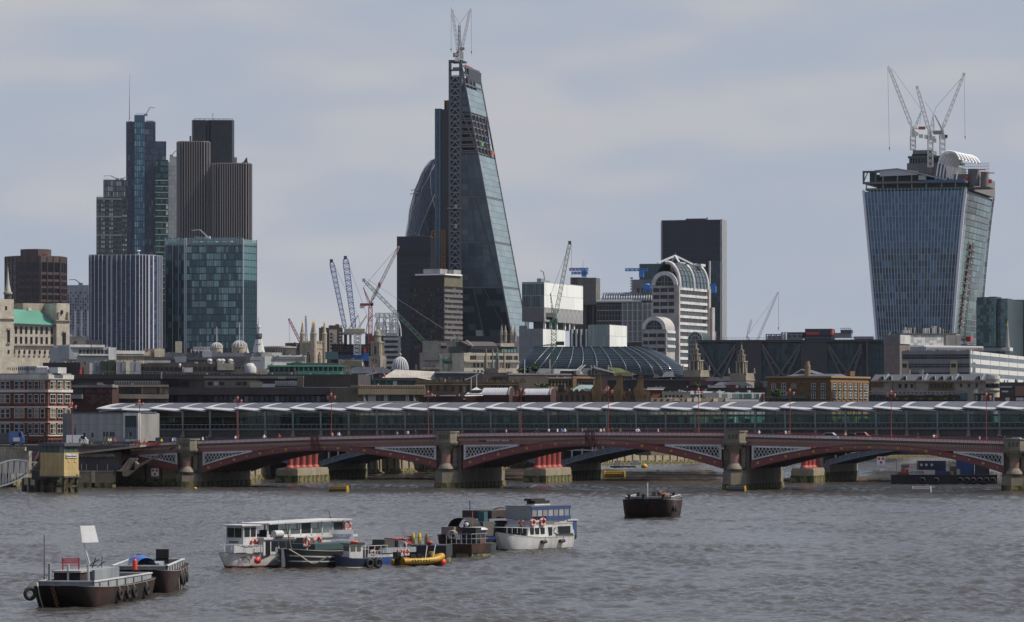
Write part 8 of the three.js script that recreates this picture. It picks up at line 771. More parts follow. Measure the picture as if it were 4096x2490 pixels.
{const f=new FR(255,790,30),X=(p)=>f.x(p),Y=(p)=>f.y(p),w=f.z(313),a=X(160),t=f.thing('pier_hut','cream pier building with a glazed top standing on timber legs in the river','pier building'),cr=M([0.60,0.44,0.19],0.7,{map:T.grime});
part(t,'wall',box(a,0,Y(1906),Y(1812),w,0),cr);part(t,'skirt',box(a - 0.1,0.1,Y(1908),Y(1884),w - 0.1,0.1),M([0.66,0.50,0.23],0.7,{map:T.grime}));part(t,'roof',box(a - 0.3,0.3,Y(1786),Y(1773),w - 0.3,0.3),C.slate);panes(t,'window',[...face([a,0],[0,0],Y(1812),Y(1786),4,1,{gx:0.15,gy:0.1,out:-0.2,pick:noisePick(2,[0.6,0.4])}),...face([0,0],[0,w],Y(1812),Y(1786),3,1,{gx:0.15,gy:0.1,out:-0.2})],[glass([0.05,0.07,0.07]),glass([0.13,0.15,0.14])]);part(t,'inner',box(a + 0.6,-0.6,Y(1812),Y(1786),w + 0.6,-0.6),C.slate);
const zc=(f.z(261)+ f.z(306))/ 2,sg=part(t,'name_sign',box(0.05,0.14,Y(1834),Y(1819),f.z(306),f.z(261)),C.white);part(sg,'sign_text',moved(text('Blackfriars Millennium Pier',0.3,0.02,'reg',Math.abs(f.z(303)- f.z(268))),0.15,Y(1826.5),(f.z(303)+ f.z(268))/ 2,Math.PI / 2),M([0.05,0.05,0.15],0.6));part(sg,'roundel',moved(torus(0,0,0,0.2,0.05),0.17,Y(1826.5),f.z(264),Math.PI / 2),M([0.05,0.1,0.3],0.6));for(const p of[270,296])part(t,'panel_door',box(0.04,0.1,Y(1851),Y(1838),f.z(p + 6),f.z(p)),M([0.5,0.37,0.16],0.7));
const tim=M([0.13,0.105,0.07],0.9,{map:T.weed}),bot=-1.5;for(const[x,z]of[[a + 0.3,-0.3],[a*0.5,-0.3],[-0.3,-0.3],[-0.3,w*0.5],[-0.3,w + 0.3],[a + 0.3,w + 0.3]])part(t,'timber_leg',box(x - 0.28,x + 0.28,bot,Y(1906),z - 0.28,z + 0.28),tim);for(const y of[1.0,3.4])part(t,'timber_beam',[box(a,0,y,y + 0.4,-0.7,0),box(-0.6,0.02,y,y + 0.4,w,-0.7)],tim);part(t,'timber_brace',[bar([a*0.9,0.6,-0.1],[a*0.1,3.5,-0.1],0.3),bar([0,0.6,w*0.1],[0,3.5,w*0.9],0.3)],tim);part(t,'deck_beam',box(a - 0.4,0.3,Y(1912),Y(1906),w - 0.3,0.3),M([0.09,0.075,0.06],0.9));part(t,'rear_jetty',[box(X(100),a + 1,2.4,4.2,-7,-2),...range(5).map((i)=>box(X(30 + i*26),X(40 + i*26),-1.5,2.8,-6,-4.5))],M([0.05,0.045,0.04],0.9));}
{const f=new FR(110,770,-12),X=(p)=>f.x(p),Y=(p)=>f.y(p),t=f.thing('gangway','pale grey arched steel gangway running down to the left edge','gangway'),m=M([0.50,0.53,0.55],0.5,{map:T.metal}),top=(p)=>1846 +(110 - p)*0.09 - 10*Math.sin(Math.PI*clamp(p / 110)),lo=(p)=>1946 - p*0.42 + 6*Math.sin(Math.PI*clamp(p / 110));
for(const z of[0,-2.6]){part(t,'chord',range(12).map((i)=>bar([X(-60 + i*14.2),Y(top(-60 + i*14.2)),z],[X(-60 +(i + 1)*14.2),Y(top(-60 +(i + 1)*14.2)),z],0.2)),m);part(t,'chord',range(12).map((i)=>bar([X(-60 + i*14.2),Y(lo(-60 + i*14.2)),z],[X(-60 +(i + 1)*14.2),Y(lo(-60 +(i + 1)*14.2)),z],0.26)),m);for(let i=0;i<14;i++)part(t,'lattice_member',bar([X(-50 + i*12),Y(lo(-50 + i*12)),z],[X(-50 + i*12 +(i % 2?9:4)),Y(top(-50 + i*12 + 6)),z],0.11),m);}part(t,'walkway',range(10).map((i)=>bar([X(-60 + i*17),Y(lo(-60 + i*17)- 8),-1.3],[X(-43 + i*17),Y(lo(-43 + i*17)- 8),-1.3],2.4,0.15)),darkSteel);}
{const f=new FR(300,880,0),Y=(p)=>f.y(p),k=f.m(1),t=f.thing('dark_statue','dark bronze statue of a robed figure on a red granite pedestal','statue');part(t,'pedestal',[box(-7*k,7*k,8,Y(1752),-7*k,7*k),box(-5*k,5*k,Y(1752),Y(1745),-5*k,5*k)],M([0.24,0.10,0.07],0.5));part(t,'figure',[lathe([[5.5*k,Y(1745)],[5*k,Y(1730)],[3.4*k,Y(1722)],[4*k,Y(1715)],[1.4*k,Y(1711)],[2*k,Y(1707)],[0.1,Y(1703)]],10),bar([2*k,Y(1718),0],[6*k,Y(1712),0],1.8*k)],M([0.025,0.025,0.022],0.5));}
[[333,'left of the pair before the grey panels'],[365,'right of the pair before the grey panels'],[412,'leftmost of the four in a cluster'],[424,'second of the four in a cluster'],[438,'third of the four in a cluster'],[449,'rightmost of the four in a cluster'],[519,'by the white framed window'],[105,'in front of the brick building on the left'],[176,'in front of the brick building near its corner']].forEach(([p,w],i)=>{const f=new FR(p,862,0),k=f.m(1),Y=(q)=>f.y(q),t=f.thing('traffic_light','black traffic light ' + w,'traffic light','traffic lights at the bridge end'),h=i<2?1730:1727;part(t,'pole',cyl([0,8.6,0],[0,Y(h),0],1.2*k,1*k,6),darkSteel);const hd=part(t,'signal_head',box(1*k,8*k,Y(h + 20),Y(h + 2),-2*k,3*k),M([0.015,0.015,0.015],0.6));for(let j=0;j<3;j++)part(hd,'lens_hood',cyl([4.5*k,Y(h + 5 + j*6),3*k],[4.5*k,Y(h + 5 + j*6),5*k],2*k,2*k,8),M([0.03,0.03,0.03],0.6));if(i<5)part(t,'yellow_box',box(-1.5*k,2.5*k,Y(1778),Y(1769),0,2*k),M([0.6,0.35,0.02],0.6));});
for(let i=0;i<13;i++){const p=532 + i*14,f=new FR(p,856,0),k=f.m(1),y=interp([[532,1788],[720,1780]],p),t=f.thing('road_barrier','red plastic road barrier in the row at the bridge end','barrier','red road barriers');part(t,'panel',[box(0,12.5*k,f.y(y - 15),f.y(y - 11),0,0.12),box(0,12.5*k,f.y(y - 7),f.y(y - 3),0,0.12),box(0,1.6*k,f.y(y),f.y(y - 16),0,0.12),box(11*k,12.5*k,f.y(y),f.y(y - 16),0,0.12)],M([0.60,0.06,0.03],0.6));part(t,'foot',box(0,12*k,8.7,f.y(y),-0.3,0.3),M([0.05,0.05,0.05],0.8));}
function car(name,label,cat,f,x,y,z,L,H,c,o={}){const t=f.thing(name,label,cat),m=M(c,0.35,{clearcoat:0.6}),W=o.w||1.75,r=0.33,s=o.flip?-1:1,pts=(o.van?[[-0.5,0.16],[0.5,0.16],[0.5,0.55],[0.42,0.62],[0.34,1],[-0.5,1]]:[[-0.5,0.2],[0.5,0.2],[0.5,0.45],[0.46,0.56],[0.24,0.6],[0.1,0.97],[0.02,1],[-0.25,1],[-0.4,0.62],[-0.5,0.58]]).map(([a,b])=>[x + s*a*L,y + b*H]);if(s<0)pts.reverse();part(t,'body',ext(pts,z - W / 2,z + W / 2),m);const g=(o.van?[[0.3,0.62],[0.4,0.62],[0.33,0.92],[0.18,0.92],[0.18,0.62]]:[[-0.34,0.64],[0.18,0.64],[0.08,0.93],[-0.24,0.93]]).map(([a,b])=>[x + s*a*L,y + b*H]);if(s<0)g.reverse();part(t,'side_glass',ext(g,z - W / 2 - 0.02,z + W / 2 + 0.02),G.dk);for(const a of[-0.32,0.32]){const w=part(t,'wheel',cyl([x + a*L,y + r,z - W / 2 - 0.03],[x + a*L,y + r,z + W / 2 + 0.03],r,r,14),M([0.02,0.02,0.02],0.8));part(w,'hub',cyl([x + a*L,y + r,z + W / 2 + 0.02],[x + a*L,y + r,z + W / 2 + 0.05],r*0.5,r*0.5,10),plantGrey);}return t;}
const onDeck=(px,z)=>{const s=RB.x(px,z);return[s,deckY(s)- 0.14,z];};
const D8=new FR(300,875,0);
car('white_van','white van on the bridge approach behind the pier hut','van',D8,D8.x(312),8.75,2,4.6,2.2,[0.75,0.75,0.74],{van:1,w:2});car('dark_lorry','dark lorry with a long black load box behind the blue cab','lorry',D8,D8.x(18),8.75,1,6,2.6,[0.03,0.03,0.04],{van:1,w:2.4});{const t=car('blue_lorry_cab','blue and white lorry cab in front of the brick building','lorry',D8,D8.x(70),8.75,2,3.2,3.0,[0.03,0.09,0.27],{van:1,w:2.4});part(t,'white_grille',box(D8.x(58),D8.x(84),9.6,10.4,3.2,3.3),C.white);}
car('black_car','black saloon car behind the red barriers at the bridge end','car',RB,...onDeck(618,-10),4.4,1.5,[0.02,0.02,0.025]);car('dark_van','dark blue van left of the first stone pier','van',RB,...onDeck(668,-12),4.8,2.1,[0.03,0.04,0.07],{van:1});car('silver_car','silver saloon car right of the third stone pier','car',RB,...onDeck(3312,-9),4.4,1.5,[0.42,0.43,0.45],{flip:1});car('dark_hatchback','dark car just ahead of the red taxi','car',RB,...onDeck(3402,-9),4.0,1.5,[0.04,0.05,0.08],{flip:1});car('red_taxi','red rounded taxi on the bridge beside a lamp standard','taxi',RB,...onDeck(3440,-7),4.4,1.8,[0.32,0.04,0.03],{flip:1});car('white_car','white car behind the rightmost stone pier','car',RB,...onDeck(4075,-9),4.4,1.6,[0.7,0.7,0.7]);
// ================= boats and buoys on the river
function boat(name,label,cat,x,d,dir,o){
const t=thing(name,label,cat,o.group,[x,0,-d],Math.atan2(-dir[1],dir[0])),{L,B,H,bow=2,rake=0.6,stern=10,shB=0.3,shS=0.1,srake=0.3}=o;
const hw=(s)=>B / 2*Math.pow(1 - Math.pow(Math.abs(s),s>0?bow:stern),s>0&&bow<4?0.8:0.5)+ 0.02,sh=(s)=>H + shB*Math.max(0,s)**2 + shS*Math.max(0,-s)**2,rk=(s,k)=>s*L / 2 -(s>0?rake*s**6:-srake*(-s)**6)*k;
const sec=[[1,1,0],[0.97,0.5,0.45],[0.92,0.04,1],[0.8,-0.5,1.4],[0,-0.7,1.5]],P2=(s,j)=>{const m=j>4?8 - j:j,[w,h,k]=sec[m],y=h>0?h*sh(s):h;return[rk(s,k),y,(j>4?1:-1)*hw(s)*w];},N=30,sv=(u)=>{const q=u*2 - 1;return Math.sign(q)*(1 - Math.pow(1 - Math.abs(q),1.6));};
const side=(h0,h1,out,s0=-1,s1=1)=>[-1,1].map((z)=>grid(N,1,(u,v)=>{const s=mix(s0,s1,u),q=mix(h0,h1,z>0?1 - v:v),w=hw(s)*(0.92 + 0.08*q)+ out;return[rk(s,1 - q)+(s>0.97?out:0),q*sh(s),z*w];}));
const hull=part(t,'hull',grid(N,8,(u,v)=>P2(sv(u),Math.round(v*8))),o.m);const ws=side(0.97,1.0,0.06);part(hull,'rubbing_strake',ws,o.rim||o.m);if(o.deck !==false)part(hull,'deck',grid(N,1,(u,v)=>{const s=sv(u);return[rk(s,0),sh(s)- 0.04,(v?1:-1)*hw(s)*0.98];}),o.deck||plantGrey);
(o.bands||[]).forEach(([a,b,m,s0,s1])=>part(hull,'painted_band',side(a,b,0.025,s0,s1),m));
return{t,hull,hw,sh,L,B,bx:(nm,s0,s1,y0,y1,z0,z1,m)=>part(t,nm,box(L / 2 - s1,L / 2 - s0,y0,y1,z0,z1),m),at:(s)=>L / 2 - s,side};
}
function mirror(t){
t.traverse((o)=>{if(!o.isMesh)return;const shared0=[...shared.values()].includes(o.geometry);o.position.z*=-1;o.rotation.y*=-1;if(shared0)return;const p=o.geometry.attributes.position,n=o.geometry.attributes.normal;for(let i=0;i<p.count;i++){p.setZ(i,-p.getZ(i));n.setZ(i,-n.getZ(i));}for(const a of Object.values(o.geometry.attributes))for(let i=0;i + 2<a.count;i +=3)for(let k=0;k<a.itemSize;k++){const q=a.array[(i + 1)*a.itemSize + k];a.array[(i + 1)*a.itemSize + k]=a.array[(i + 2)*a.itemSize + k];a.array[(i + 2)*a.itemSize + k]=q;}});
}
const textM=(...a)=>{const g=text(...a);g.scale(-1,1,1);return g;};
const rustM=M([0.085,0.052,0.04],0.85,{map:T.rust}),tarM=M([0.02,0.02,0.022],0.6,{map:T.grime}),boatWhite=M([0.74,0.73,0.70],0.4,{map:T.grime}),coam=M([0.36,0.39,0.41],0.8,{map:T.grime}),boatBlue=M([0.03,0.07,0.24],0.4),orange=M([0.62,0.07,0.03],0.5),rope=M([0.40,0.35,0.27],0.9),tyreM=M([0.018,0.018,0.018],0.8),winM=glass([0.015,0.018,0.02]),yellow=M([0.62,0.36,0.02],0.5,{map:T.grime});
const ring=(t,x,y,z,r=0.36,ry=0)=>{const p=part(t,'life_ring',moved(torus(0,0,0,r,0.1),x,y,z,ry),orange);part(p,'white_band',[0,1,2,3].map((i)=>moved(box(-0.08,0.08,-0.125,0.125,-0.115,0.115),x + r*Math.cos(i*1.57 + 0.8)*Math.cos(ry),y + r*Math.sin(i*1.57 + 0.8),z - r*Math.cos(i*1.57 + 0.8)*Math.sin(ry),ry,0,i*1.57 + 0.8)),C.white);};
const tyres=(b,list,z)=>list.forEach((s)=>{const q=clamp(1 - 2*s / b.L,-1,1);const p=part(b.t,'tyre_fender',moved(torus(0,0,0,0.34,0.14),b.at(s),b.sh(q)*0.5,z*(b.hw(q)+ 0.1)),tyreM);part(p,'rope',cyl([b.at(s),b.sh(q)*0.5 + 0.4,z*(b.hw(q)+ 0.1)],[b.at(s),b.sh(q),z*(b.hw(q)+ 0.02)],0.03),rope);});
function lighter(label,x,d,dir,L,B,H){const b=boat('lighter_barge',label,'barge',x,d,dir,{L,B,H,bow:7,stern:9,rake:2.6,srake:1.6,shB:0.35,shS:0.25,m:rustM,rim:M([0.33,0.27,0.24],0.8),deck:M([0.13,0.10,0.085],0.9,{map:T.rust})});const z=B / 2 - 0.5,c=(s0,s1,z0,z1,nm,h=0.5)=>b.bx(nm,s0,s1,H - 0.4,H + h,z0,z1,coam);c(3,L - 2.2,z - 0.12,z,'coaming');c(3,L - 2.2,-z,-z + 0.12,'coaming');c(3,3.15,-z,z,'coaming');c(L - 2.35,L - 2.2,-z,z,'coaming');b.bx('coaming_rail',2.9,L - 2.1,H + 0.5,H + 0.6,z - 0.16,z + 0.06,C.white);b.bx('coaming_rail',2.9,L - 2.1,H + 0.5,H + 0.6,-z - 0.06,-z + 0.16,C.white);b.bx('coaming_rail',2.9,3.2,H + 0.5,H + 0.6,-z,z,C.white);b.bx('coaming_rail',L - 2.4,L - 2.1,H + 0.5,H + 0.6,-z,z,C.white);b.bx('hold_floor',3.2,L - 2.4,H - 0.45,H - 0.38,-z,z,M([0.12,0.11,0.10],0.9));for(let i=0;i<6;i++)part(b.t,'coaming_bracket',box(b.at(4.5 + i*2.6)- 0.05,b.at(4.5 + i*2.6)+ 0.05,H - 0.05,H + 0.46,z,z + 0.12),coam);return b;}
{const b=lighter('long rusty barge at the front left with a grey container and white board',-33.0,318.5,[-0.16,0.987],23,5.4,1.4),H=1.4;b.bx('container',8,15.5,H - 0.4,H + 1.25,-1.35,0.9,M([0.33,0.36,0.385],0.7,{map:T.grime}));b.bx('low_shed',4.8,7.8,H - 0.4,H + 1.15,-1.5,0.6,M([0.14,0.15,0.17],0.8,{map:T.rust}));b.bx('shed_roof',4.6,7.9,H + 1.15,H + 1.3,-1.6,0.7,M([0.3,0.28,0.26],0.8));tyres(b,[8.5,11,13,17],1);part(b.t,'bow_tyre',moved(torus(0,0,0,0.4,0.16),b.at(0.6),1.1,-2.2,0.9),tyreM);part(b.t,'anchor_chain',range(9).map((i)=>moved(torus(0,0,0,0.13,0.045),b.at(0.15 + i*0.18),1.6 - i*0.2,-0.3,i % 2?0.3:1.5)),M([0.14,0.06,0.035],0.9));part(b.t,'mooring_rope',tube([[b.at(1.4),1.9,-1.9],[b.at(0.6),1.7,-1.6],[b.at(0.9),0.8,-1.5],[b.at(1.4),0,-1.4]],0.05),rope);part(b.t,'thin_mast',cyl([b.at(4.2),H,-2.1],[b.at(4.2),H + 4.1,-2.1],0.05,0.03),M([0.08,0.05,0.05],0.8));part(b.t,'white_post',[box(b.at(4.7)- 0.07,b.at(4.7)+ 0.07,H,H + 1.8,-0.4,-0.26),box(b.at(4.7)- 0.07,b.at(4.7)+ 0.07,H,H + 1.8,1.2,1.34)],C.white);part(b.t,'mooring_post',cyl([b.at(3.6),H,-1.5],[b.at(3.6),H + 1.9,-1.5],0.12),coam);mirror(b.t);
const bo=thing('white_board','large white board leaning on a pole above the front left barge','board',null,[-33.4,0,-317.5],0.35);part(bo,'panel',[hexa([-0.62,4.72,0.3],[0.72,4.75,0.3],[0.5,6.05,-0.2],[-0.66,6.05,-0.2],[-0.62,4.72,0.22],[0.72,4.75,0.22],[0.5,6.05,-0.28],[-0.66,6.05,-0.28])],C.white);part(bo,'prop',[bar([-0.5,4.8,0.15],[0.1,3.0,-0.1],0.09),bar([-0.5,4.75,0.2],[0.55,6.0,-0.15],0.03)],C.white);
const be=thing('red_bench','red slatted bench on the shed of the front left barge','bench',null,[-34.4,2.70,-313.6],0.15);part(be,'seat',box(-0.7,0.7,0.36,0.42,-0.22,0.22),M([0.33,0.03,0.03],0.7));for(let i=0;i<3;i++)part(be,'back_slat',box(-0.7,0.7,0.5 + i*0.15,0.6 + i*0.15,-0.28,-0.22),M([0.33,0.03,0.03],0.7));for(const x of[-0.62,0.62])part(be,'leg',[box(x - 0.04,x + 0.04,0,0.95,-0.28,-0.22),box(x - 0.04,x + 0.04,0,0.6,0.14,0.22)],M([0.3,0.03,0.03],0.7));
const ga=thing('folded_garden_chairs','black folded chairs heaped on the grey barge container','chair',null,[-33.2,2.65,-320],0.5);part(ga,'chair_frame',[bar([-0.7,0.1,0],[0.3,0.65,0.2],0.07),bar([-0.3,0,0.2],[0.1,0.8,0],0.06),bar([0.2,0,0],[0.8,0.5,0.1],0.06),box(-0.6,0.1,0.12,0.2,-0.2,0.25),bar([0.5,0,0.2],[0.55,0.9,0.2],0.05)],tyreM);}
{const b=lighter('shorter rusty barge moored behind the front one with an upturned dinghy',-31.0,342.6,[0.0,1],22,5.7,1.7);tyres(b,[10,12.2,15],1);part(b.t,'mooring_rope',[tube([[b.at(9),1.8,2.7],[b.at(9),0.9,2.78],[b.at(9.1),0.1,2.8]],0.05),tube([[b.at(11.4),1.8,2.7],[b.at(11.4),0.5,2.8],[b.at(11.4),0,2.8]],0.06)],rope);b.bx('hold_box',8,13,1.4,2.3,-1.2,1.2,coam);part(b.t,'black_locker',box(b.at(20.4),b.at(19.6),1.9,3.1,-0.1,1.0),tyreM);mirror(b.t);
const g=thing('upturned_dinghy','blue and white dinghy lying upside down on the rear barge','dinghy',null,[-31.4,2.1,-338.6],2.0);const D=(u,v)=>{const s=u*2 - 1,w=0.85*Math.pow(1 - Math.max(0,s)**2.2,0.7)*(s<-0.9?0.97:1),a=v*Math.PI;return[s*1.9,0.1 + 0.85*Math.sin(a)*(1 - 0.25*s*s),-w*Math.cos(a)];};part(g,'hull',grid(16,10,D),M([0.05,0.14,0.42],0.4));part(g,'white_rail',[-1,1].map((z)=>grid(16,1,(u,v)=>{const p=D(u,z<0?v*0.16:1 - v*0.16);return[p[0],p[1]- 0.05,p[2]*1.04];})),boatWhite);part(g,'strap',tube([[0,0.1,-0.9],[0,1.0,0],[0,0.1,0.9]],0.05),tyreM);
const c=thing('red_gas_cylinder','red gas cylinder standing beside the blue dinghy','gas cylinder',null,[-31.3,1.7,-333.8]);part(c,'bottle',lathe([[0.2,0],[0.2,1.0],[0.12,1.12],[0.06,1.16],[0.06,1.25]],14),orange);part(c,'valve_guard',torus(0,1.3,0,0.11,0.03,Math.PI / 2),orange);}
{const b=lighter('single dark barge moored alone right of centre',20.9,597,[-0.12,0.99],22,7.8,2.5),H=2.5;for(const[s,z]of[[0.9,-2.6],[1.0,2.4],[2.2,-0.6],[17,2.6],[16,-2.6]])part(b.t,'bollard',[cyl([b.at(s),H + 0.2,z],[b.at(s),H + 0.85,z],0.22),cyl([b.at(s),H + 0.85,z],[b.at(s),H + 0.95,z],0.3)],tyreM);part(b.t,'white_staff',cyl([b.at(3),H,-0.1],[b.at(3),H + 2.6,-0.1],0.09),C.white);part(b.t,'rope_heap',range(7).map((i)=>moved(torus(0,0,0,0.4,0.09),b.at(3 +(i % 3)*0.5),H + 0.5 + i*0.08,2.2 +(i % 2)*0.4,0,1.3)),M([0.33,0.17,0.11],0.9));part(b.t,'winch',[box(b.at(4.2),b.at(3.4),H + 0.4,H + 1.3,0.5,1.1),ball(b.at(4),H + 1.1,1.6,0.4,8)],M([0.10,0.06,0.05],0.8));tyres(b,[3,4.5],1);mirror(b.t);}
{
const b=boat('party_cruiser','white two deck party boat with an open sided upper saloon','passenger boat',-21.64,396.9,[-0.6,0.8],{L:18.5,B:4.6,H:1.25,bow:2.2,rake:0.9,shB:0.35,m:boatWhite,rim:M([0.04,0.05,0.09],0.5),deck:M([0.35,0.36,0.36],0.8),bands:[[-0.02,0.12,tarM],[0.12,0.18,M([0.35,0.05,0.03],0.6)]]}),Z=2.05,t=b.t;
part(t,'wheelhouse',hexa([b.at(3.7),1.3,1.1],[b.at(1.9),1.3,1.1],[b.at(2.0),4.1,1.1],[b.at(3.6),4.1,1.1],[b.at(3.7),1.3,-1.1],[b.at(1.9),1.3,-1.1],[b.at(2.0),4.1,-1.1],[b.at(3.6),4.1,-1.1]),boatWhite);b.bx('wheelhouse_roof',1.6,4.0,4.1,4.22,-1.35,1.35,boatWhite);for(const[s0,s1]of[[2.1,2.75],[2.9,3.5]])part(t,'wheelhouse_window',box(b.at(s1),b.at(s0),3.05,3.95,1.08,1.13),winM);for(const z of[-0.85,0.1])part(t,'wheelhouse_window',box(b.at(1.95)- 0.03,b.at(1.86),3.0,3.9,z,z + 0.75),winM);part(t,'name_lettering',moved(textM('ROYALTY',0.2,0.02),b.at(1.86),2.55,0,Math.PI / 2),boatBlue);ring(t,b.at(3.2),2.45,1.2,0.34);
b.bx('lower_saloon',3.7,14,1.2,2.75,-Z,Z - 0.15,boatWhite);panes(t,'saloon_window',range(6).map((i)=>[b.at(5.1 + i*0.95),2.1,Z - 0.13,0.86,0.95,0,0,0.06]),[winM]);b.bx('saloon_door',3.95,4.5,1.25,2.6,Z - 0.14,Z - 0.1,winM);b.bx('upper_deck',3.6,15.6,2.75,2.95,-Z - 0.1,Z,boatWhite);part(t,'web_lettering',moved(textM('www.absolutepartycruises.com',0.13,0.015,'reg',2.4),b.at(6.2),2.86,Z + 0.01),boatBlue);
b.bx('upper_sill',4.4,14.2,2.95,3.2,Z - 0.5,Z - 0.4,boatWhite);b.bx('upper_sill',4.4,14.2,2.95,3.2,-Z + 0.4,-Z + 0.5,boatWhite);part(t,'upper_roof',hexa([b.at(14.9),4.42,Z],[b.at(4.3),4.2,Z],[b.at(4.3),4.32,Z],[b.at(14.9),4.54,Z],[b.at(14.9),4.42,-Z],[b.at(4.3),4.2,-Z],[b.at(4.3),4.32,-Z],[b.at(14.9),4.54,-Z]),boatWhite);for(let i=0;i<8;i++)for(const z of[-1,1])part(t,'roof_post',box(b.at(4.5 + i*1.38)- 0.07,b.at(4.5 + i*1.38)+ 0.07,2.95,4.4,z*(Z - 0.5),z*(Z - 0.4)),boatWhite);panes(t,'upper_window',range(7).map((i)=>[b.at(5.19 + i*1.38),3.75,Z - 0.45,1.2,1.0,0,i % 3?0:1,0.03]),[M([0.6,0.66,0.66],0.05,{transmission:0.9,ior:1.5}),winM]);
for(const s of[6.5,9,10.6,12.4])part(t,'seat_back',box(b.at(s),b.at(s - 0.7),2.95,3.6,-0.8,0.8),tyreM);part(t,'liferaft',[cyl([b.at(5.9),3.25,Z - 0.1],[b.at(4.9),3.25,Z - 0.1],0.36,0.36,14)],C.white);b.bx('foredeck_screen',0.9,1.9,1.5,2.25,1.0,1.05,C.white);part(t,'bow_rail',[tube([[b.at(0.2),2.3,0],[b.at(1.6),2.3,1.3],[b.at(3.6),2.2,1.9]],0.03),tube([[b.at(0.2),2.3,0],[b.at(1.6),2.3,-1.3],[b.at(3.6),2.2,-1.9]],0.03),...range(7).map((i)=>cyl([b.at(0.4 + i*0.5),1.5,Math.min(1.9,0.3 + i*0.4)],[b.at(0.4 + i*0.5),2.3,Math.min(1.9,0.3 + i*0.4)],0.025))],C.white);part(t,'canvas_dodger',grid(10,2,(u,v)=>[b.at(1.0 + u*2.6),1.55 + v*0.65,1.05 + 0.85*u + 0.04*Math.sin(u*30)]),C.white);part(t,'red_fender',ball(b.at(2.9),0.75,1.95,0.32,14),M([0.65,0.04,0.02],0.5));part(t,'hull_lettering',moved(textM('ROYALTY',0.26,0.02,'bold',1.05),b.at(2.2),1.0,1.3,0.36),tyreM);
ring(t,b.at(9.6),2.3,Z + 0.02,0.42);ring(t,b.at(10.4),2.4,Z + 0.02,0.42);ring(t,b.at(14.6),3.8,Z - 0.3,0.4);part(t,'aerial',cyl([b.at(14.2),4.5,0],[b.at(13.9),5.3,0],0.03),tyreM);b.bx('stern_house',12.6,17,1.2,2.1,-Z,Z - 0.5,C.slate);mirror(t);t.scale.x=1.2;
const sg=thing('sandwich_board','white sandwich board advertising cruises on the party boat deck','sign',null,[-16.6,1.2,-398.8],-0.1);sg.scale.setScalar(1.3);part(sg,'front_panel',hexa([-0.95,0,0.5],[0.95,0,0.5],[0.62,1.75,0],[-1.2,1.75,0],[-0.95,0,0.44],[0.95,0,0.44],[0.62,1.75,-0.06],[-1.2,1.75,-0.06]),C.white);part(sg,'back_panel',hexa([-1.5,0,-0.6],[0.6,0,-0.6],[0.62,1.75,-0.08],[-1.2,1.75,-0.08],[-1.5,0,-0.66],[0.6,0,-0.66],[0.62,1.75,-0.14],[-1.2,1.75,-0.14]),C.slate);part(sg,'sign_text',[moved(text('ABSOLUTE PARTY CRUISES',0.16,0.02,'bold',1.5),-0.22,1.35,0.16,0,-0.28),moved(text('0208 785 2222',0.15,0.02,'bold',0.9),-0.12,0.85,0.3,0,-0.28)],boatBlue);}
{const b=boat('blue_white_pontoon_boat','low blue and white deck boat carrying a red covered dinghy and a ladder','work boat',-14.6,400.2,[-0.6,0.8],{L:10.5,B:3.0,H:1.0,bow:5,m:boatBlue,rim:boatWhite,deck:coam,bands:[[0.72,0.97,boatWhite]]}),t=b.t;b.bx('deck_house',7.6,9.2,1.1,2.4,-1,0.6,M([0.05,0.045,0.04],0.8));b.bx('ribbed_locker',6.5,12,1.1,1.6,0.7,1.2,coam);part(t,'ladder',[bar([b.at(11.0),1.5,0.9],[b.at(10.4),3.6,0.4],0.06),bar([b.at(11.35),1.5,0.9],[b.at(10.75),3.6,0.4],0.06),...range(7).map((i)=>bar([b.at(11.0 - i*0.085),1.7 + i*0.28,0.85 - i*0.07],[b.at(11.35 - i*0.085),1.7 + i*0.28,0.85 - i*0.07],0.04))],coam);part(t,'hand_rail',[bar([b.at(3),1.9,1.4],[b.at(7),1.9,1.4],0.05),...range(5).map((i)=>bar([b.at(3 + i),1.1,1.4],[b.at(3 + i),1.9,1.4],0.05))],C.white);b.bx('cage',9.4,10.3,1.1,2.3,0,0.9,C.slate);mirror(t);
const r=boat('covered_dinghy','dinghy under a bright red tarpaulin on the blue deck boat','dinghy',-11.3,405.0,[0.75,-0.66],{L:3.4,B:1.5,H:0.5,bow:2,m:tyreM,deck:false});r.t.position.y=1.9;part(r.t,'red_cover',grid(14,8,(u,v)=>{const s=u*2 - 1,w=r.hw(s)+ 0.08,a=v*Math.PI;return[s*1.7,0.5 + 0.12*Math.sin(a)-(v<0.15||v>0.85?0.5 + 0.12*Math.sin(u*26):0),-w*Math.cos(a)];}),M([0.38,0.015,0.025],0.6));}
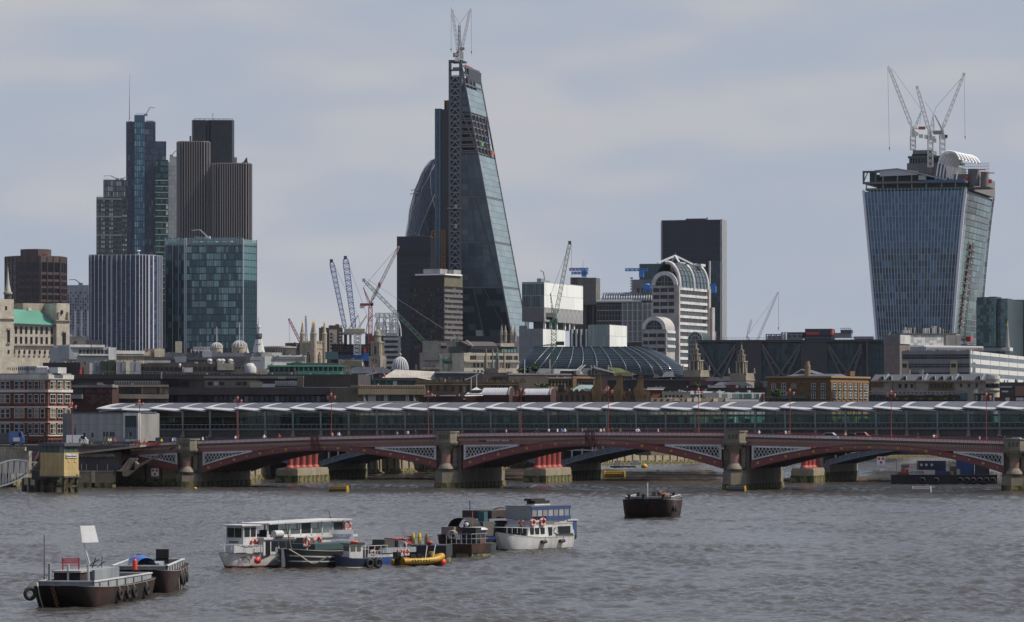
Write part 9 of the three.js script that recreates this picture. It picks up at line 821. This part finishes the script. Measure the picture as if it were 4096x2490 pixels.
{const b=boat('black_dutch_barge','black round bowed barge with white stripes, moored against the party boat','barge',-18.85,392.3,[-0.6,0.8],{L:11,B:5.4,H:1.7,bow:3.2,rake:0.5,shB:0.3,m:tarM,rim:M([0.5,0.46,0.4],0.7),deck:M([0.05,0.05,0.06],0.8),bands:[[0.62,0.69,C.white,-0.2,0.97],[0.36,0.42,C.white,-0.2,0.97],[0.0,0.08,M([0.12,0.03,0.02],0.8)]]}),t=b.t;part(t,'stem_post',box(b.at(0.3),b.at(0.02),0.2,2.0,-0.12,0.12),C.white);part(t,'anchor_chain',range(7).map((i)=>moved(torus(0,0,0,0.11,0.035),b.at(0.05),1.95 - i*0.16,0.8,i % 2?0:1.5)),C.white);part(t,'mooring_rope',tube([[b.at(0.3),1.9,-0.6],[b.at(0.1),1.3,-2.2],[b.at(0.6),0.6,-3.4],[b.at(1.4),1.3,-4.6]],0.06),rope);part(t,'mast',cyl([b.at(1.6),1.8,0.2],[b.at(1.2),4.4,0.6],0.06),M([0.16,0.13,0.11],0.8));b.bx('hatch',3,10,1.75,2.35,-1.6,1.6,M([0.03,0.06,0.06],0.7));part(t,'name_lettering',moved(text('IRMGARD',0.26,0.02,'bold',1.5),b.at(1.3),1.98,1.5,Math.PI / 2 - 0.9),C.white);ring(t,b.at(2.2),2.5,-1.2,0.42,1.4);b.bx('ring_post',2.15,2.3,1.7,3.2,-1.26,-1.16,C.white);b.bx('engine_box',4,5.2,2.35,2.9,0.4,1.6,C.slate);}
{const b=boat('blue_workboat','small dark blue workboat with a white wheelhouse','work boat',-15.1,389.8,[-0.85,0.53],{L:5.0,B:1.9,H:0.95,bow:2.2,rake:0.35,shB:0.5,m:M([0.015,0.022,0.06],0.5,{map:T.grime}),rim:M([0.02,0.02,0.03],0.7),deck:M([0.06,0.07,0.09],0.7),bands:[[0.02,0.16,M([0.62,0.56,0.40],0.6)]]}),t=b.t;b.bx('wheelhouse',1.4,2.9,1.0,2.35,-0.62,0.62,boatWhite);b.bx('roof',1.15,3.1,2.35,2.42,-0.75,0.75,tyreM);panes(t,'window',[[b.at(1.8),1.95,0.64,0.5,0.5,0,0,0.04],[b.at(2.45),1.95,0.64,0.4,0.5,0,0,0.04],[b.at(1.38),1.95,-0.28,0.46,0.5,Math.PI / 2,0,0.04],[b.at(1.38),1.95,0.28,0.46,0.5,Math.PI / 2,0,0.04]],[M([0.10,0.11,0.07],0.2)]);part(t,'orange_raft',moved(torus(0,0,0,0.3,0.11,Math.PI / 2),b.at(2.3),2.55,0),orange);ring(t,b.at(4.1),1.5,0.5,0.22);part(t,'stern_rail',[bar([b.at(3.6),1.7,0.85],[b.at(4.8),1.7,0.8],0.05),...range(4).map((i)=>bar([b.at(3.6 + i*0.4),0.95,0.85],[b.at(3.6 + i*0.4),1.7,0.85],0.04)),cyl([b.at(3.5),1,0],[b.at(3.5),2.5,0],0.05)],C.white);tyres(b,[3.4,4.4],1);mirror(t);}
function pontoon(label,px,d,w,l,h,m,ry=0){const t=thing('steel_pontoon',label,'pontoon',null,[(px - 2048)/ F*d,0,-d],ry);part(t,'float',box(-w / 2,w / 2,-0.5,h*0.32,-l,0),M([0.30,0.27,0.20],0.9,{map:T.weed}));part(t,'side_plate',box(-w / 2 - 0.06,w / 2 + 0.06,h*0.32,h,-l - 0.06,0.06),m);for(let i=0;i<6;i++)part(t,'plate_rib',box(-w / 2 + i*w / 5 - 0.05,-w / 2 + i*w / 5 + 0.05,h*0.32,h,0.06,0.14),m);return t;}
{const t=pontoon('long black plated pontoon behind the yellow inflatable',1625,405,8,4.5,1.75,M([0.04,0.042,0.048],0.8,{map:T.grime}),-0.12);part(t,'rail_clutter',[bar([-2,2.4,-0.5],[2.6,2.6,-0.5],0.05),...range(9).map((i)=>bar([-2 + i*0.55,1.7,-0.5],[-2.1 + i*0.55,2.5,-0.4],0.05))],C.slate);for(const[x,c]of[[0.6,[0.5,0.35,0.03]],[1.25,[0.62,0.42,0.02]],[2.0,[0.2,0.14,0.05]]])part(t,'yellow_oilskin',lathe([[0.16,1.9],[0.2,2.5],[0.12,2.9],[0.02,3.0]],8,x,-0.6),M(c,0.7));part(t,'red_coat',ball(2.2,2.0,-0.8,0.4,8,0.6),M([0.4,0.06,0.05],0.7));}
{const t=thing('yellow_inflatable','yellow and black rigid inflatable boat with outboard engines','inflatable boat',null,[-9.2,0,-396],0.42);const tb=(z)=>tube([[-2.0,0.5,z],[0.4,0.52,z],[1.7,0.68,z*0.75],[2.5,0.95,z*0.1]],0.32,10,24);part(t,'tube',tb(1.0),yellow);part(t,'tube',tb(-1.0),yellow);part(t,'black_underside',grid(10,6,(u,v)=>{const s=u,a=v*Math.PI;return[mix(-2,2.4,s),0.45 - 0.6*Math.sin(a),-1.25*(1 - s*s*0.8)*Math.cos(a)];}),tyreM);part(t,'transom',box(-2.1,-1.95,0.0,0.95,-0.9,0.9),yellow);for(const z of[-0.35,0.35])part(t,'outboard_engine',[box(-2.5,-2.1,0.7,1.4,z - 0.2,z + 0.2),box(-2.4,-2.2,-0.2,0.75,z - 0.08,z + 0.08)],tyreM);for(let i=0;i<3;i++)part(t,'jockey_seat',box(-0.9 + i*0.75,-0.4 + i*0.75,0.4,1.15,-0.25,0.25),tyreM);part(t,'console',box(1.25,1.6,0.4,1.4,-0.35,0.35),yellow);part(t,'roll_bar',[tube([[-1.7,0.6,0.8],[-1.6,2.3,0.6],[-1.6,2.4,0],[-1.6,2.3,-0.6],[-1.7,0.6,-0.8]],0.05),tube([[0.4,0.6,0.7],[0.7,2.0,0.5]],0.05),tube([[1.2,0.6,0.7],[1.6,2.1,0.5]],0.05)],whiteMetal);ring(t,-1.65,1.4,0.85,0.3,0.4);ring(t,-1.65,1.4,-0.85,0.3,0.4);part(t,'black_lettering',range(9).map((i)=>moved(box(-0.06,0.06,-0.12,0.12,0,0.02),-1.2 + i*0.3,0.56,1.33 - Math.max(0,i - 5)*0.05,0,0,i % 2?0.5:-0.5)),tyreM);}
for(const[x,d,w,m]of[[-6.9,397,'red buoy just right of the inflatable boat',M([0.68,0.05,0.02],0.5)],[-11.6,397.5,'yellow buoy just left of the inflatable boat',yellow]]){const o=mesh(numbered('round_fender'),ball(x,0.35,-d,0.4,14),m);tag(o,'round ' + w,'buoy');scene.add(o);}
{const t=pontoon('square pontoon end with grey railings left of the white motor boat',1835,419,3.1,4,1.45,M([0.12,0.085,0.075],0.85,{map:T.rust}),-0.5);part(t,'railing',[bar([-1.5,2.5,0],[1.5,2.5,0],0.06),bar([-1.5,2.0,0],[1.5,2.0,0],0.05),bar([1.5,2.5,0],[1.5,2.5,-3.5],0.06),bar([1.5,2.0,0],[1.5,2.0,-3.5],0.05),...range(6).map((i)=>bar([-1.5 + i*0.6,1.45,0],[-1.5 + i*0.6,2.5,0],0.06)),...range(4).map((i)=>bar([1.5,1.45,-i],[1.5,2.5,-i],0.06))],coam);part(t,'black_crate',box(-0.7,0.9,1.45,3.1,-3.2,-2),tyreM);part(t,'notice',box(-0.3,0.2,1.9,2.4,0.05,0.1),C.white);part(t,'hose_coil',range(3).map((i)=>moved(torus(0,0,0,0.4,0.05),-1.2,2.4,-0.6 - i*0.2,0.4)),rope);}
{const b=boat('old_blue_launch','old launch with a rounded white cabin roof beside the junk barge','launch',-4.0,431,[-0.6,0.8],{L:6,B:2.2,H:1.1,m:M([0.05,0.06,0.07],0.7),deck:C.slate});b.bx('cabin',1.4,3.8,1.0,2.6,-0.9,0.9,M([0.14,0.06,0.04],0.7));part(b.t,'cabin_roof',grid(6,6,(u,v)=>[b.at(1.2 + u*2.8),2.6 + 0.3*Math.sin(v*Math.PI),-1.05*Math.cos(v*Math.PI)]),C.white);panes(b.t,'window',[[b.at(1.9),2.1,0.92,0.5,0.6,0,0,0.04],[b.at(2.6),2.1,0.92,0.5,0.6,0,0,0.04],[b.at(3.3),2.1,0.92,0.5,0.6,0,0,0.04],[b.at(1.38),2.1,0,1.2,0.6,Math.PI / 2,0,0.04]],[G.blue]);part(b.t,'radar_ball',ball(b.at(1.6),3.2,0,0.22,10),C.white);part(b.t,'mast',cyl([b.at(2.6),2.8,0],[b.at(2.6),4.6,0],0.05),M([0.3,0.1,0.05],0.8));mirror(b.t);}
{const b=boat('junk_barge','rusty barge heaped with black tanks and scrap beside the white motor boat','barge',-2.9,449,[-0.5,0.866],{L:17,B:5,H:1.5,bow:6,rake:1,m:rustM,deck:M([0.08,0.05,0.04],0.9),bands:[[0.75,0.95,boatBlue,0.2,0.97]]}),r=rng(55);for(let i=0;i<10;i++){const s=2 + r()*11,z=(r()- 0.5)*3.6,h=0.8 + r()*1.1;b.bx('scrap_box',s,s + 0.8 + r()*1.4,1.45,1.5 + h,z - 0.5,z + 0.5,M([[0.03,0.028,0.027],[0.12,0.06,0.045],[0.04,0.05,0.07],[0.09,0.085,0.08]][i % 4],0.8));}part(b.t,'black_hood',grid(8,8,(u,v)=>[b.at(1.6 + u*2.4),1.4 + 2.2*Math.sin(v*Math.PI)**0.5,-1.5*Math.cos(v*Math.PI)- 0.6]),tyreM);b.bx('high_frame',6,11,3.4,4.3,-2.2,1.6,M([0.05,0.035,0.035],0.8));b.bx('blue_drum',5,5.8,1.5,4.2,-1.8,-1,M([0.03,0.09,0.11],0.7));part(b.t,'hoop',[tube([[b.at(12),1.5,-2],[b.at(12),4.2,-1.2],[b.at(12),4.2,1.2],[b.at(12),1.5,2]],0.08)],M([0.2,0.13,0.1],0.8));b.bx('white_panel',3,3.1,2.2,2.6,0.4,1.3,C.white);part(b.t,'wood_crate',box(b.at(2.2),b.at(0.8),1.5,2.6,-0.4,1.2),M([0.2,0.17,0.13],0.9));part(b.t,'staff',cyl([b.at(8),1.5,1.8],[b.at(8),5.4,1.8],0.06),boatBlue);}
{const b=boat('white_motor_cruiser','white motor boat with a blue canvas upper deck','passenger boat',2.2,448,[-0.55,0.835],{L:12.2,B:4.0,H:1.35,bow:3,rake:1.1,shB:0.75,m:boatWhite,rim:tyreM,deck:C.greyC,bands:[[-0.02,0.05,tarM]]}),t=b.t,Z=1.75;part(t,'lower_cabin',hexa([b.at(11.4),1.3,Z],[b.at(3.0),1.3,Z],[b.at(3.6),2.75,Z - 0.15],[b.at(11.2),2.75,Z - 0.15],[b.at(11.4),1.3,-Z],[b.at(3.0),1.3,-Z],[b.at(3.6),2.75,-Z + 0.15],[b.at(11.2),2.75,-Z + 0.15]),boatWhite);panes(t,'window',[[b.at(3.9),2.05,Z - 0.05,0.6,0.7,0,0,0.1],[b.at(4.8),2.05,Z - 0.05,0.65,0.7,0,0,0.1],[b.at(5.75),2.05,Z - 0.05,0.65,0.7,0,0,0.1],[b.at(7.1),1.95,Z - 0.05,0.6,0.95,0,0,0.1],[b.at(9.6),2.05,Z - 0.05,2.1,0.85,0,0,0.1]],[winM]);panes(t,'front_window',range(4).map((i)=>[b.at(3.12),2.05,-1.2 + i*0.8,0.66,0.8,Math.PI / 2,0,0.14]),[winM]);
b.bx('upper_base',3.9,11.3,2.75,3.25,-Z + 0.1,Z - 0.1,boatWhite);for(let i=0;i<3;i++){b.bx('dark_stripe',4.2 + i*0.5,7.8 + i,2.84 + i*0.13,2.89 + i*0.13,Z - 0.1,Z - 0.07,tyreM);b.bx('dark_stripe',8,11.2,1.42 + i*0.1,1.46 + i*0.1,Z,Z + 0.02,tyreM);}b.bx('canopy_roof',3.7,10.9,4.72,4.85,-Z,Z,M([0.12,0.12,0.14],0.7));const bc=M([0.025,0.06,0.17],0.7);b.bx('blue_valance',3.8,10.8,4.4,4.72,Z - 0.1,Z - 0.04,bc);b.bx('blue_skirt',6.4,10.8,3.25,3.65,Z - 0.1,Z - 0.04,bc);panes(t,'canvas_window',range(7).map((i)=>[b.at(4.35 + i*0.95),4.02,Z - 0.09,0.84,0.72,0,i % 2,0.03]),[M([0.22,0.22,0.21],0.3),M([0.3,0.29,0.28],0.3)]);for(let i=0;i<8;i++)b.bx('blue_post',3.85 + i*0.95,3.95 + i*0.95,3.25,4.72,Z - 0.1,Z - 0.03,bc);part(t,'canvas_front',box(b.at(3.8)- 0.03,b.at(3.8)+ 0.03,3.3,4.7,-Z + 0.1,Z - 0.1),M([0.2,0.21,0.22],0.3));b.bx('inner_shade_box',4.6,10.4,3.25,4.6,-1.2,1.2,M([0.08,0.08,0.085],0.8));b.bx('roof_raft',6.0,8.6,5.0,5.35,-0.6,0.5,tyreM);b.bx('roof_raft',5.4,7.8,5.35,5.6,-0.5,0.5,tyreM);b.bx('raft_base',5.8,8.6,4.85,5.0,-0.6,0.6,C.white);b.bx('stern_canopy',10.2,12,3.05,3.2,-Z,Z,boatWhite);b.bx('stern_curtain',11.2,11.9,1.5,3.05,Z - 0.15,Z - 0.08,bc);ring(t,b.at(3.5),2.95,0.6,0.33,1.57);ring(t,b.at(4.0),3.0,Z + 0.02,0.33);ring(t,b.at(5.7),3.05,Z + 0.02,0.38);for(const s of[5.4,8.6])part(t,'dark_fender',[cyl([b.at(s + 0.4),0.85,2.15],[b.at(s - 0.4),0.85,2.15],0.19),bar([b.at(s + 0.3),0.9,2.1],[b.at(s + 0.5),1.4,2.0],0.03)],M([0.05,0.035,0.03],0.8));part(t,'bow_rail',[tube([[b.at(3.2),2.4,1.9],[b.at(1.4),2.5,1.6],[b.at(0.3),2.55,0.4],[b.at(0.3),2.55,-0.4],[b.at(1.4),2.5,-1.6]],0.035),...range(5).map((i)=>cyl([b.at(0.6 + i*0.6),1.9,0.9 + i*0.22],[b.at(0.6 + i*0.6),2.5,0.9 + i*0.22],0.03))],C.white);part(t,'emblem',moved(torus(0,0,0,0.36,0.03),b.at(8.05),2.05,Z + 0.02),C.slate);part(t,'stern_engine',[ball(b.at(12.3),1.3,0.8,0.5,8)],tyreM);mirror(t);t.scale.x=1.16;}  // dark box under the canopy paints the shade inside the upper deck
function drum(name,label,px,d,L,r,m,o={}){const t=thing(name,label,'buoy',null,[(px - 2048)/ F*d,0,-d],o.ry??-0.25);part(t,'drum',cyl([-L / 2,r*0.45,0],[L / 2,r*0.45,0],r,r,18),m);for(const x of[-L / 2,L / 2])part(t,'end_plate',cyl([x - 0.08,r*0.45,0],[x + 0.08,r*0.45,0],r*1.12,r*1.12,18),o.end&&x>0?o.end:m);for(let i=0;i<6;i++)part(t,'slat',box(-L / 2,L / 2,r*0.45 + r*1.03*Math.sin(i*0.5 + 0.3)- 0.07,r*0.45 + r*1.03*Math.sin(i*0.5 + 0.3)+ 0.07,r*1.03*Math.cos(i*0.5 + 0.3)- 0.06,r*1.03*Math.cos(i*0.5 + 0.3)+ 0.06),o.slat||m);part(t,'lifting_eye',torus(L*0.3,r*1.6,0,0.2,0.05),o.slat||m);}
drum('mooring_buoy','yellow slatted drum buoy left of the second bridge pier',1356,800,3.5,0.8,M([0.10,0.07,0.02],0.8),{slat:yellow,end:yellow});drum('mooring_buoy','yellow drum buoy floating beyond the central arch',2460,1000,4.8,1.0,yellow,{slat:yellow});drum('mooring_buoy','dark drum buoy with one yellow end at the third bridge pier',2946,802,3.6,0.75,M([0.05,0.05,0.055],0.7),{end:yellow});drum('mooring_buoy','pale grey drum buoy on the right near the workbarge',3689,796,3.5,0.75,M([0.27,0.26,0.25],0.8));
const solo=(name,g,m,label,cat)=>{const o=mesh(numbered(name),g,m);tag(o,label,cat);scene.add(o);};
solo('small_buoy',ball((780 - 2048)/ F*822,0.2,-822,0.35,12),yellow,'small yellow ball buoy by the leftmost pier foot','buoy');solo('small_buoy',ball((2578 - 2048)/ F*1180,0.4,-1180,0.95,12),yellow,'round yellow buoy beside the far blue pontoon','buoy');
{const t=thing('far_pontoon','small blue framed pontoon beyond the central arch','pontoon',null,[(2500 - 2048)/ F*1190,0,-1190]);part(t,'float',box(-4.4,3.2,-0.3,0.5,-3,0),M([0.05,0.08,0.10],0.7));part(t,'railing',[bar([-3,1.8,0],[3,1.8,0],0.1),...range(6).map((i)=>bar([-3 + i*1.2,0.5,0],[-3 + i*1.2,1.8,0],0.1))],C.slate);part(t,'white_tank',box(-3.0,-1.4,0.6,2.2,-1.5,0.2),C.white);part(t,'notice',box(2.2,4.0,0.8,2.2,-0.2,0.1),M([0.4,0.42,0.5],0.6));}
{
const d=886,f=new FR(3780,d,4),X=(p)=>f.x(p),t=f.thing('work_barge','dark work barge with cabins and a NO ENTRY banner under the right arch','work barge');part(t,'hull',[box(X(3568),X(3990),-0.8,2.0,-7,0)],M([0.025,0.027,0.035],0.8,{map:T.grime}));part(t,'deck_edge',box(X(3566),X(3992),1.9,2.15,-7.1,0.15),tyreM);for(let i=0;i<8;i++)part(t,'tyre_fender',torus(X(i<2?3690 + i*55:3790 + i*26),0.9,0.2,0.5,0.22),tyreM);const bb=(n,p0,p1,y0,y1,z0,z1,c)=>part(t,n,box(X(p0),X(p1),y0,y1,z0,z1),M(c,0.75,{map:T.grime}));
bb('generator',3608,3638,2.2,4.4,-4,-1.2,[0.16,0.15,0.15]);bb('site_cabin',3672,3786,2.2,5.2,-5.5,-2,[0.03,0.04,0.07]);bb('blue_cabin',3830,3900,2.2,6.6,-5.5,-2,[0.03,0.07,0.22]);bb('red_skip',3592,3640,2.15,2.7,-1.2,-0.3,[0.33,0.04,0.03]);bb('blue_skip',3742,3800,2.15,2.9,-1.5,-0.2,[0.03,0.05,0.16]);bb('winch_block',3905,3960,2.1,4.4,-5,-1,[0.035,0.035,0.04]);bb('crate',3800,3826,2.1,4.0,-2.4,-0.6,[0.10,0.09,0.08]);bb('yellow_machine',3804,3816,2.1,2.9,-0.6,0,[0.45,0.25,0.03]);bb('white_crate',3828,3842,2.1,3.4,-0.8,0,[0.4,0.4,0.4]);panes(t,'cabin_window',[3688,3708,3730].map((p)=>[X(p),4.3,-1.97,0.5,0.5,0,0,0.05]),[G.pale]);
for(const[p0,p1,y]of[[3704,3786,5.2],[3816,3866,6.6]])part(t,'roof_railing',[bar([X(p0),y + 1.5,-2.2],[X(p1),y + 1.5,-2.2],0.08),bar([X(p0),y + 0.8,-2.2],[X(p1),y + 0.8,-2.2],0.06),...range(9).map((i)=>bar([mix(X(p0),X(p1),i / 8),y,-2.2],[mix(X(p0),X(p1),i / 8),y + 1.5,-2.2],0.06))],C.slate);const s=part(t,'banner',box(X(3638),X(3741),2.2,3.2,0.05,0.12),C.white);part(s,'banner_lettering',moved(text('NO ENTRY',0.55,0.02,'bold',2.6),X(3665),2.65,0.12),M([0.05,0.04,0.1],0.6));part(s,'prohibition_ring',[moved(torus(0,0,0,0.26,0.06),X(3693),2.7,0.15),bar([X(3693)- 0.18,2.52,0.15],[X(3693)+ 0.18,2.88,0.15],0.07)],M([0.4,0.03,0.03],0.6));ring(t,X(3629),3.0,-1.0,0.45);for(const p of[3588,3673,3800])part(t,'lamp_post',cyl([X(p),2,-0.5],[X(p),5.4,-0.5],0.07),C.slate);}
// ================= people on the bridge
const personGeo=(()=>{
const caps=(pose)=>{const w=pose===1?0.3:pose===2?-0.24:0.06,a=pose?0.22:0.05,J={hip:[0,0.92,0],chest:[0,1.3,0.02],neck:[0,1.48,0.02],head:[0.02,1.62,0.02]};
return[[J.hip,J.chest,0.135,0.16],[J.chest,J.neck,0.12,0.055],[[0,1.4,-0.15],[0,1.4,0.15],0.07,0.07],[[0.02,1.58,0],[0.035,1.66,0],0.085,0.092],[[0.1,1.6,0],[0.115,1.59,0],0.02,0.015],[[0,0.92,0.085],[w*0.5,0.5,0.09],0.095,0.06],[[w*0.5,0.5,0.09],[w*0.9,0.07,0.09],0.058,0.042],[[w*0.9,0.05,0.09],[w*0.9 + 0.15,0.035,0.09],0.045,0.035],[[0,0.92,-0.085],[-w*0.4,0.5,-0.09],0.095,0.06],[[-w*0.4,0.5,-0.09],[-w,0.07,-0.09],0.058,0.042],[[-w,0.05,-0.09],[-w + 0.15,0.035,-0.09],0.045,0.035],[[0,1.39,0.2],[-a,1.12,0.235],0.055,0.045],[[-a,1.12,0.235],[-a + 0.16,0.88,0.24],0.042,0.036],[[0,1.39,-0.2],[a,1.12,-0.235],0.055,0.045],[[a,1.12,-0.235],[a + 0.16,0.9,-0.24],0.042,0.036]];};
const memo={},N=44,S=0.95;return(pose,top,legs,hair)=>{
const key=pose;if(!memo[key]){const cs=caps(pose),mc=new MarchingCubes(N,new THREE.MeshStandardMaterial(),false,false,40000);mc.isolation=0;const sd=(p)=>{let d=9;for(const[A,B,r0,r1]of cs){const bx=B[0]- A[0],by=B[1]- A[1],bz=B[2]- A[2],px=p[0]- A[0],py=p[1]- A[1],pz=p[2]- A[2],t=clamp((px*bx + py*by + pz*bz)/(bx*bx + by*by + bz*bz + 1e-9)),e=Math.hypot(px - bx*t,py - by*t,pz - bz*t)- mix(r0,r1,t),k=0.035,h=clamp(0.5 + 0.5*(d - e)/ k);d=mix(d,e,h)- k*h*(1 - h);}return d;};
for(let z=0;z<N;z++)for(let y=0;y<N;y++)for(let x=0;x<N;x++)mc.field[x + y*N + z*N*N]=-sd([(x /(N / 2)- 1)*0.5,(y /(N / 2)- 1)*S + 0.88,(z /(N / 2)- 1)*0.4]);mc.update();const n=mc.count,p=new Float32Array(n*3);for(let i=0;i<n;i++){p[i*3]=mc.positionArray[i*3]*0.5;p[i*3 + 1]=mc.positionArray[i*3 + 1]*S + 0.88;p[i*3 + 2]=mc.positionArray[i*3 + 2]*0.4;}memo[key]=[p,mc.normalArray.slice(0,n*3)];}
const[p,nn]=memo[key],g=new THREE.BufferGeometry(),c=new Float32Array(p.length),skin=[0.42,0.24,0.16];for(let i=0;i<p.length;i +=3){const x=p[i],y=p[i + 1],z=Math.abs(p[i + 2]);const k=y>1.5?(y>1.66||x<-0.02?hair:skin):y>0.95&&!(z>0.2&&y<1.02)?top:z>0.2&&y>0.84?skin:y<0.06?[0.03,0.03,0.03]:legs;c.set(k,i);}g.setAttribute('position',new THREE.BufferAttribute(p,3));g.setAttribute('normal',new THREE.BufferAttribute(nn,3));g.setAttribute('color',new THREE.BufferAttribute(c,3));return g;};})();
{const K={white:[0.72,0.71,0.70],black:[0.02,0.02,0.025],pink:[0.6,0.32,0.28],blue:[0.10,0.2,0.45],red:[0.55,0.05,0.05],grey:[0.25,0.25,0.27],yellow:[0.6,0.62,0.05],brown:[0.2,0.12,0.08]},jeans=[0.04,0.05,0.09],dark=[0.025,0.025,0.03],pm=new THREE.MeshStandardMaterial({vertexColors:true,roughness:0.85});
const list=[[810,'white','just right of the first stone pier'],[825,'black','second right of the first stone pier'],[940,'white','left of the third lamp standard'],[946,'red','at the foot of the third lamp standard'],[1056,'white','walking above the left arch, between two lamps'],[1117,'red','alone above the left arch, nearer its crown'],[1329,'pink','at the foot of the fourth lamp standard'],[1350,'blue','just right of the fourth lamp standard'],[1356,'white','second right of the fourth lamp standard'],[1392,'black','further right of the fourth lamp standard'],[1528,'black','midway along the right half of the left arch'],[1588,'grey','left of the yellow topped post'],[1631,'white','left of the fifth lamp standard'],[1662,'black','nearest the fifth lamp standard on its left'],[1976,'black','above the bridge name board'],[2025,'pink','right of the bridge name board'],[2146,'black','right of the sixth lamp standard'],[2195,'white','alone between the sixth lamp and the central gantry'],[2230,'white','leftmost of three walking together'],[2247,'blue','middle of three walking together'],[2260,'white','rightmost of three walking together'],[2330,'grey','just left of the central gantry'],[2341,'brown','touching the central gantry'],[2403,'white','just right of the central gantry'],[2416,'pink','left of the seventh lamp standard'],[2450,'black','right of the seventh lamp standard'],[2481,'brown','second right of the seventh lamp standard'],[2546,'white','left of a pair in white'],[2554,'white','right of a pair in white'],[2588,'black','right of the pair in white'],[2633,'pink','far right of the pair in white'],[3037,'white','just right of the third stone pier'],[3088,'black','with a dark top before the stone bench'],[3144,'white','left of the ninth lamp standard'],[3156,'grey','at the foot of the ninth lamp standard'],[3383,'pink','left of the dark car'],[3672,'black','alone right of the tenth lamp standard'],[3736,'white','left of a couple above the right arch'],[3744,'red','right of a couple above the right arch'],[3920,'pink','left of the last lamp standard'],[4018,'black','beside the rightmost stone pier']];
list.forEach(([px,c,w],i)=>{const z=i % 4===3?-3.6:-2.6,s=RB.x(px,z),o=new THREE.Mesh(personGeo(i % 3,K[c],i % 2?jeans:dark,[[0.03,0.02,0.015],[0.12,0.07,0.03],[0.02,0.02,0.02]][i % 3]),pm);o.name=numbered('person');const p=RB.world(s,deckY(s),z);o.position.set(...p);o.rotation.y=-RB.a +(i % 5===2?1.3:i % 2?Math.PI:0);o.scale.setScalar(1.04 -(i % 4)*0.02);o.castShadow=o.receiveShadow=true;tag(o,'person in a ' + c + ' top ' + w,'person','people on the bridge');scene.add(o);});
[[433,'yellow','leftmost on the approach road'],[441,'white','right of the one in yellow'],[458,'red','on the approach road right of the traffic light cluster'],[496,'black','before the white framed window'],[577,'red','behind the red barriers'],[645,'yellow','behind the red barriers near the first pier'],[689,'white','near the first pier behind the barriers'],[318,'black','beside the white van']].forEach(([px,c,w],i)=>{const f=new FR(px,860 +(i % 2)*1.5,0),o=new THREE.Mesh(personGeo(i % 3,K[c],i % 2?dark:jeans,[0.03,0.02,0.02]),pm);o.name=numbered('person');o.position.set(f.X,i>3&&i<7?deckY(RB.x(px)):8.75,-f.d);o.rotation.y=i % 2?Math.PI:0;o.castShadow=true;tag(o,'person in a ' + c + ' top ' + w,'person','people on the approach road');scene.add(o);});}
renderer.render(scene,camera);
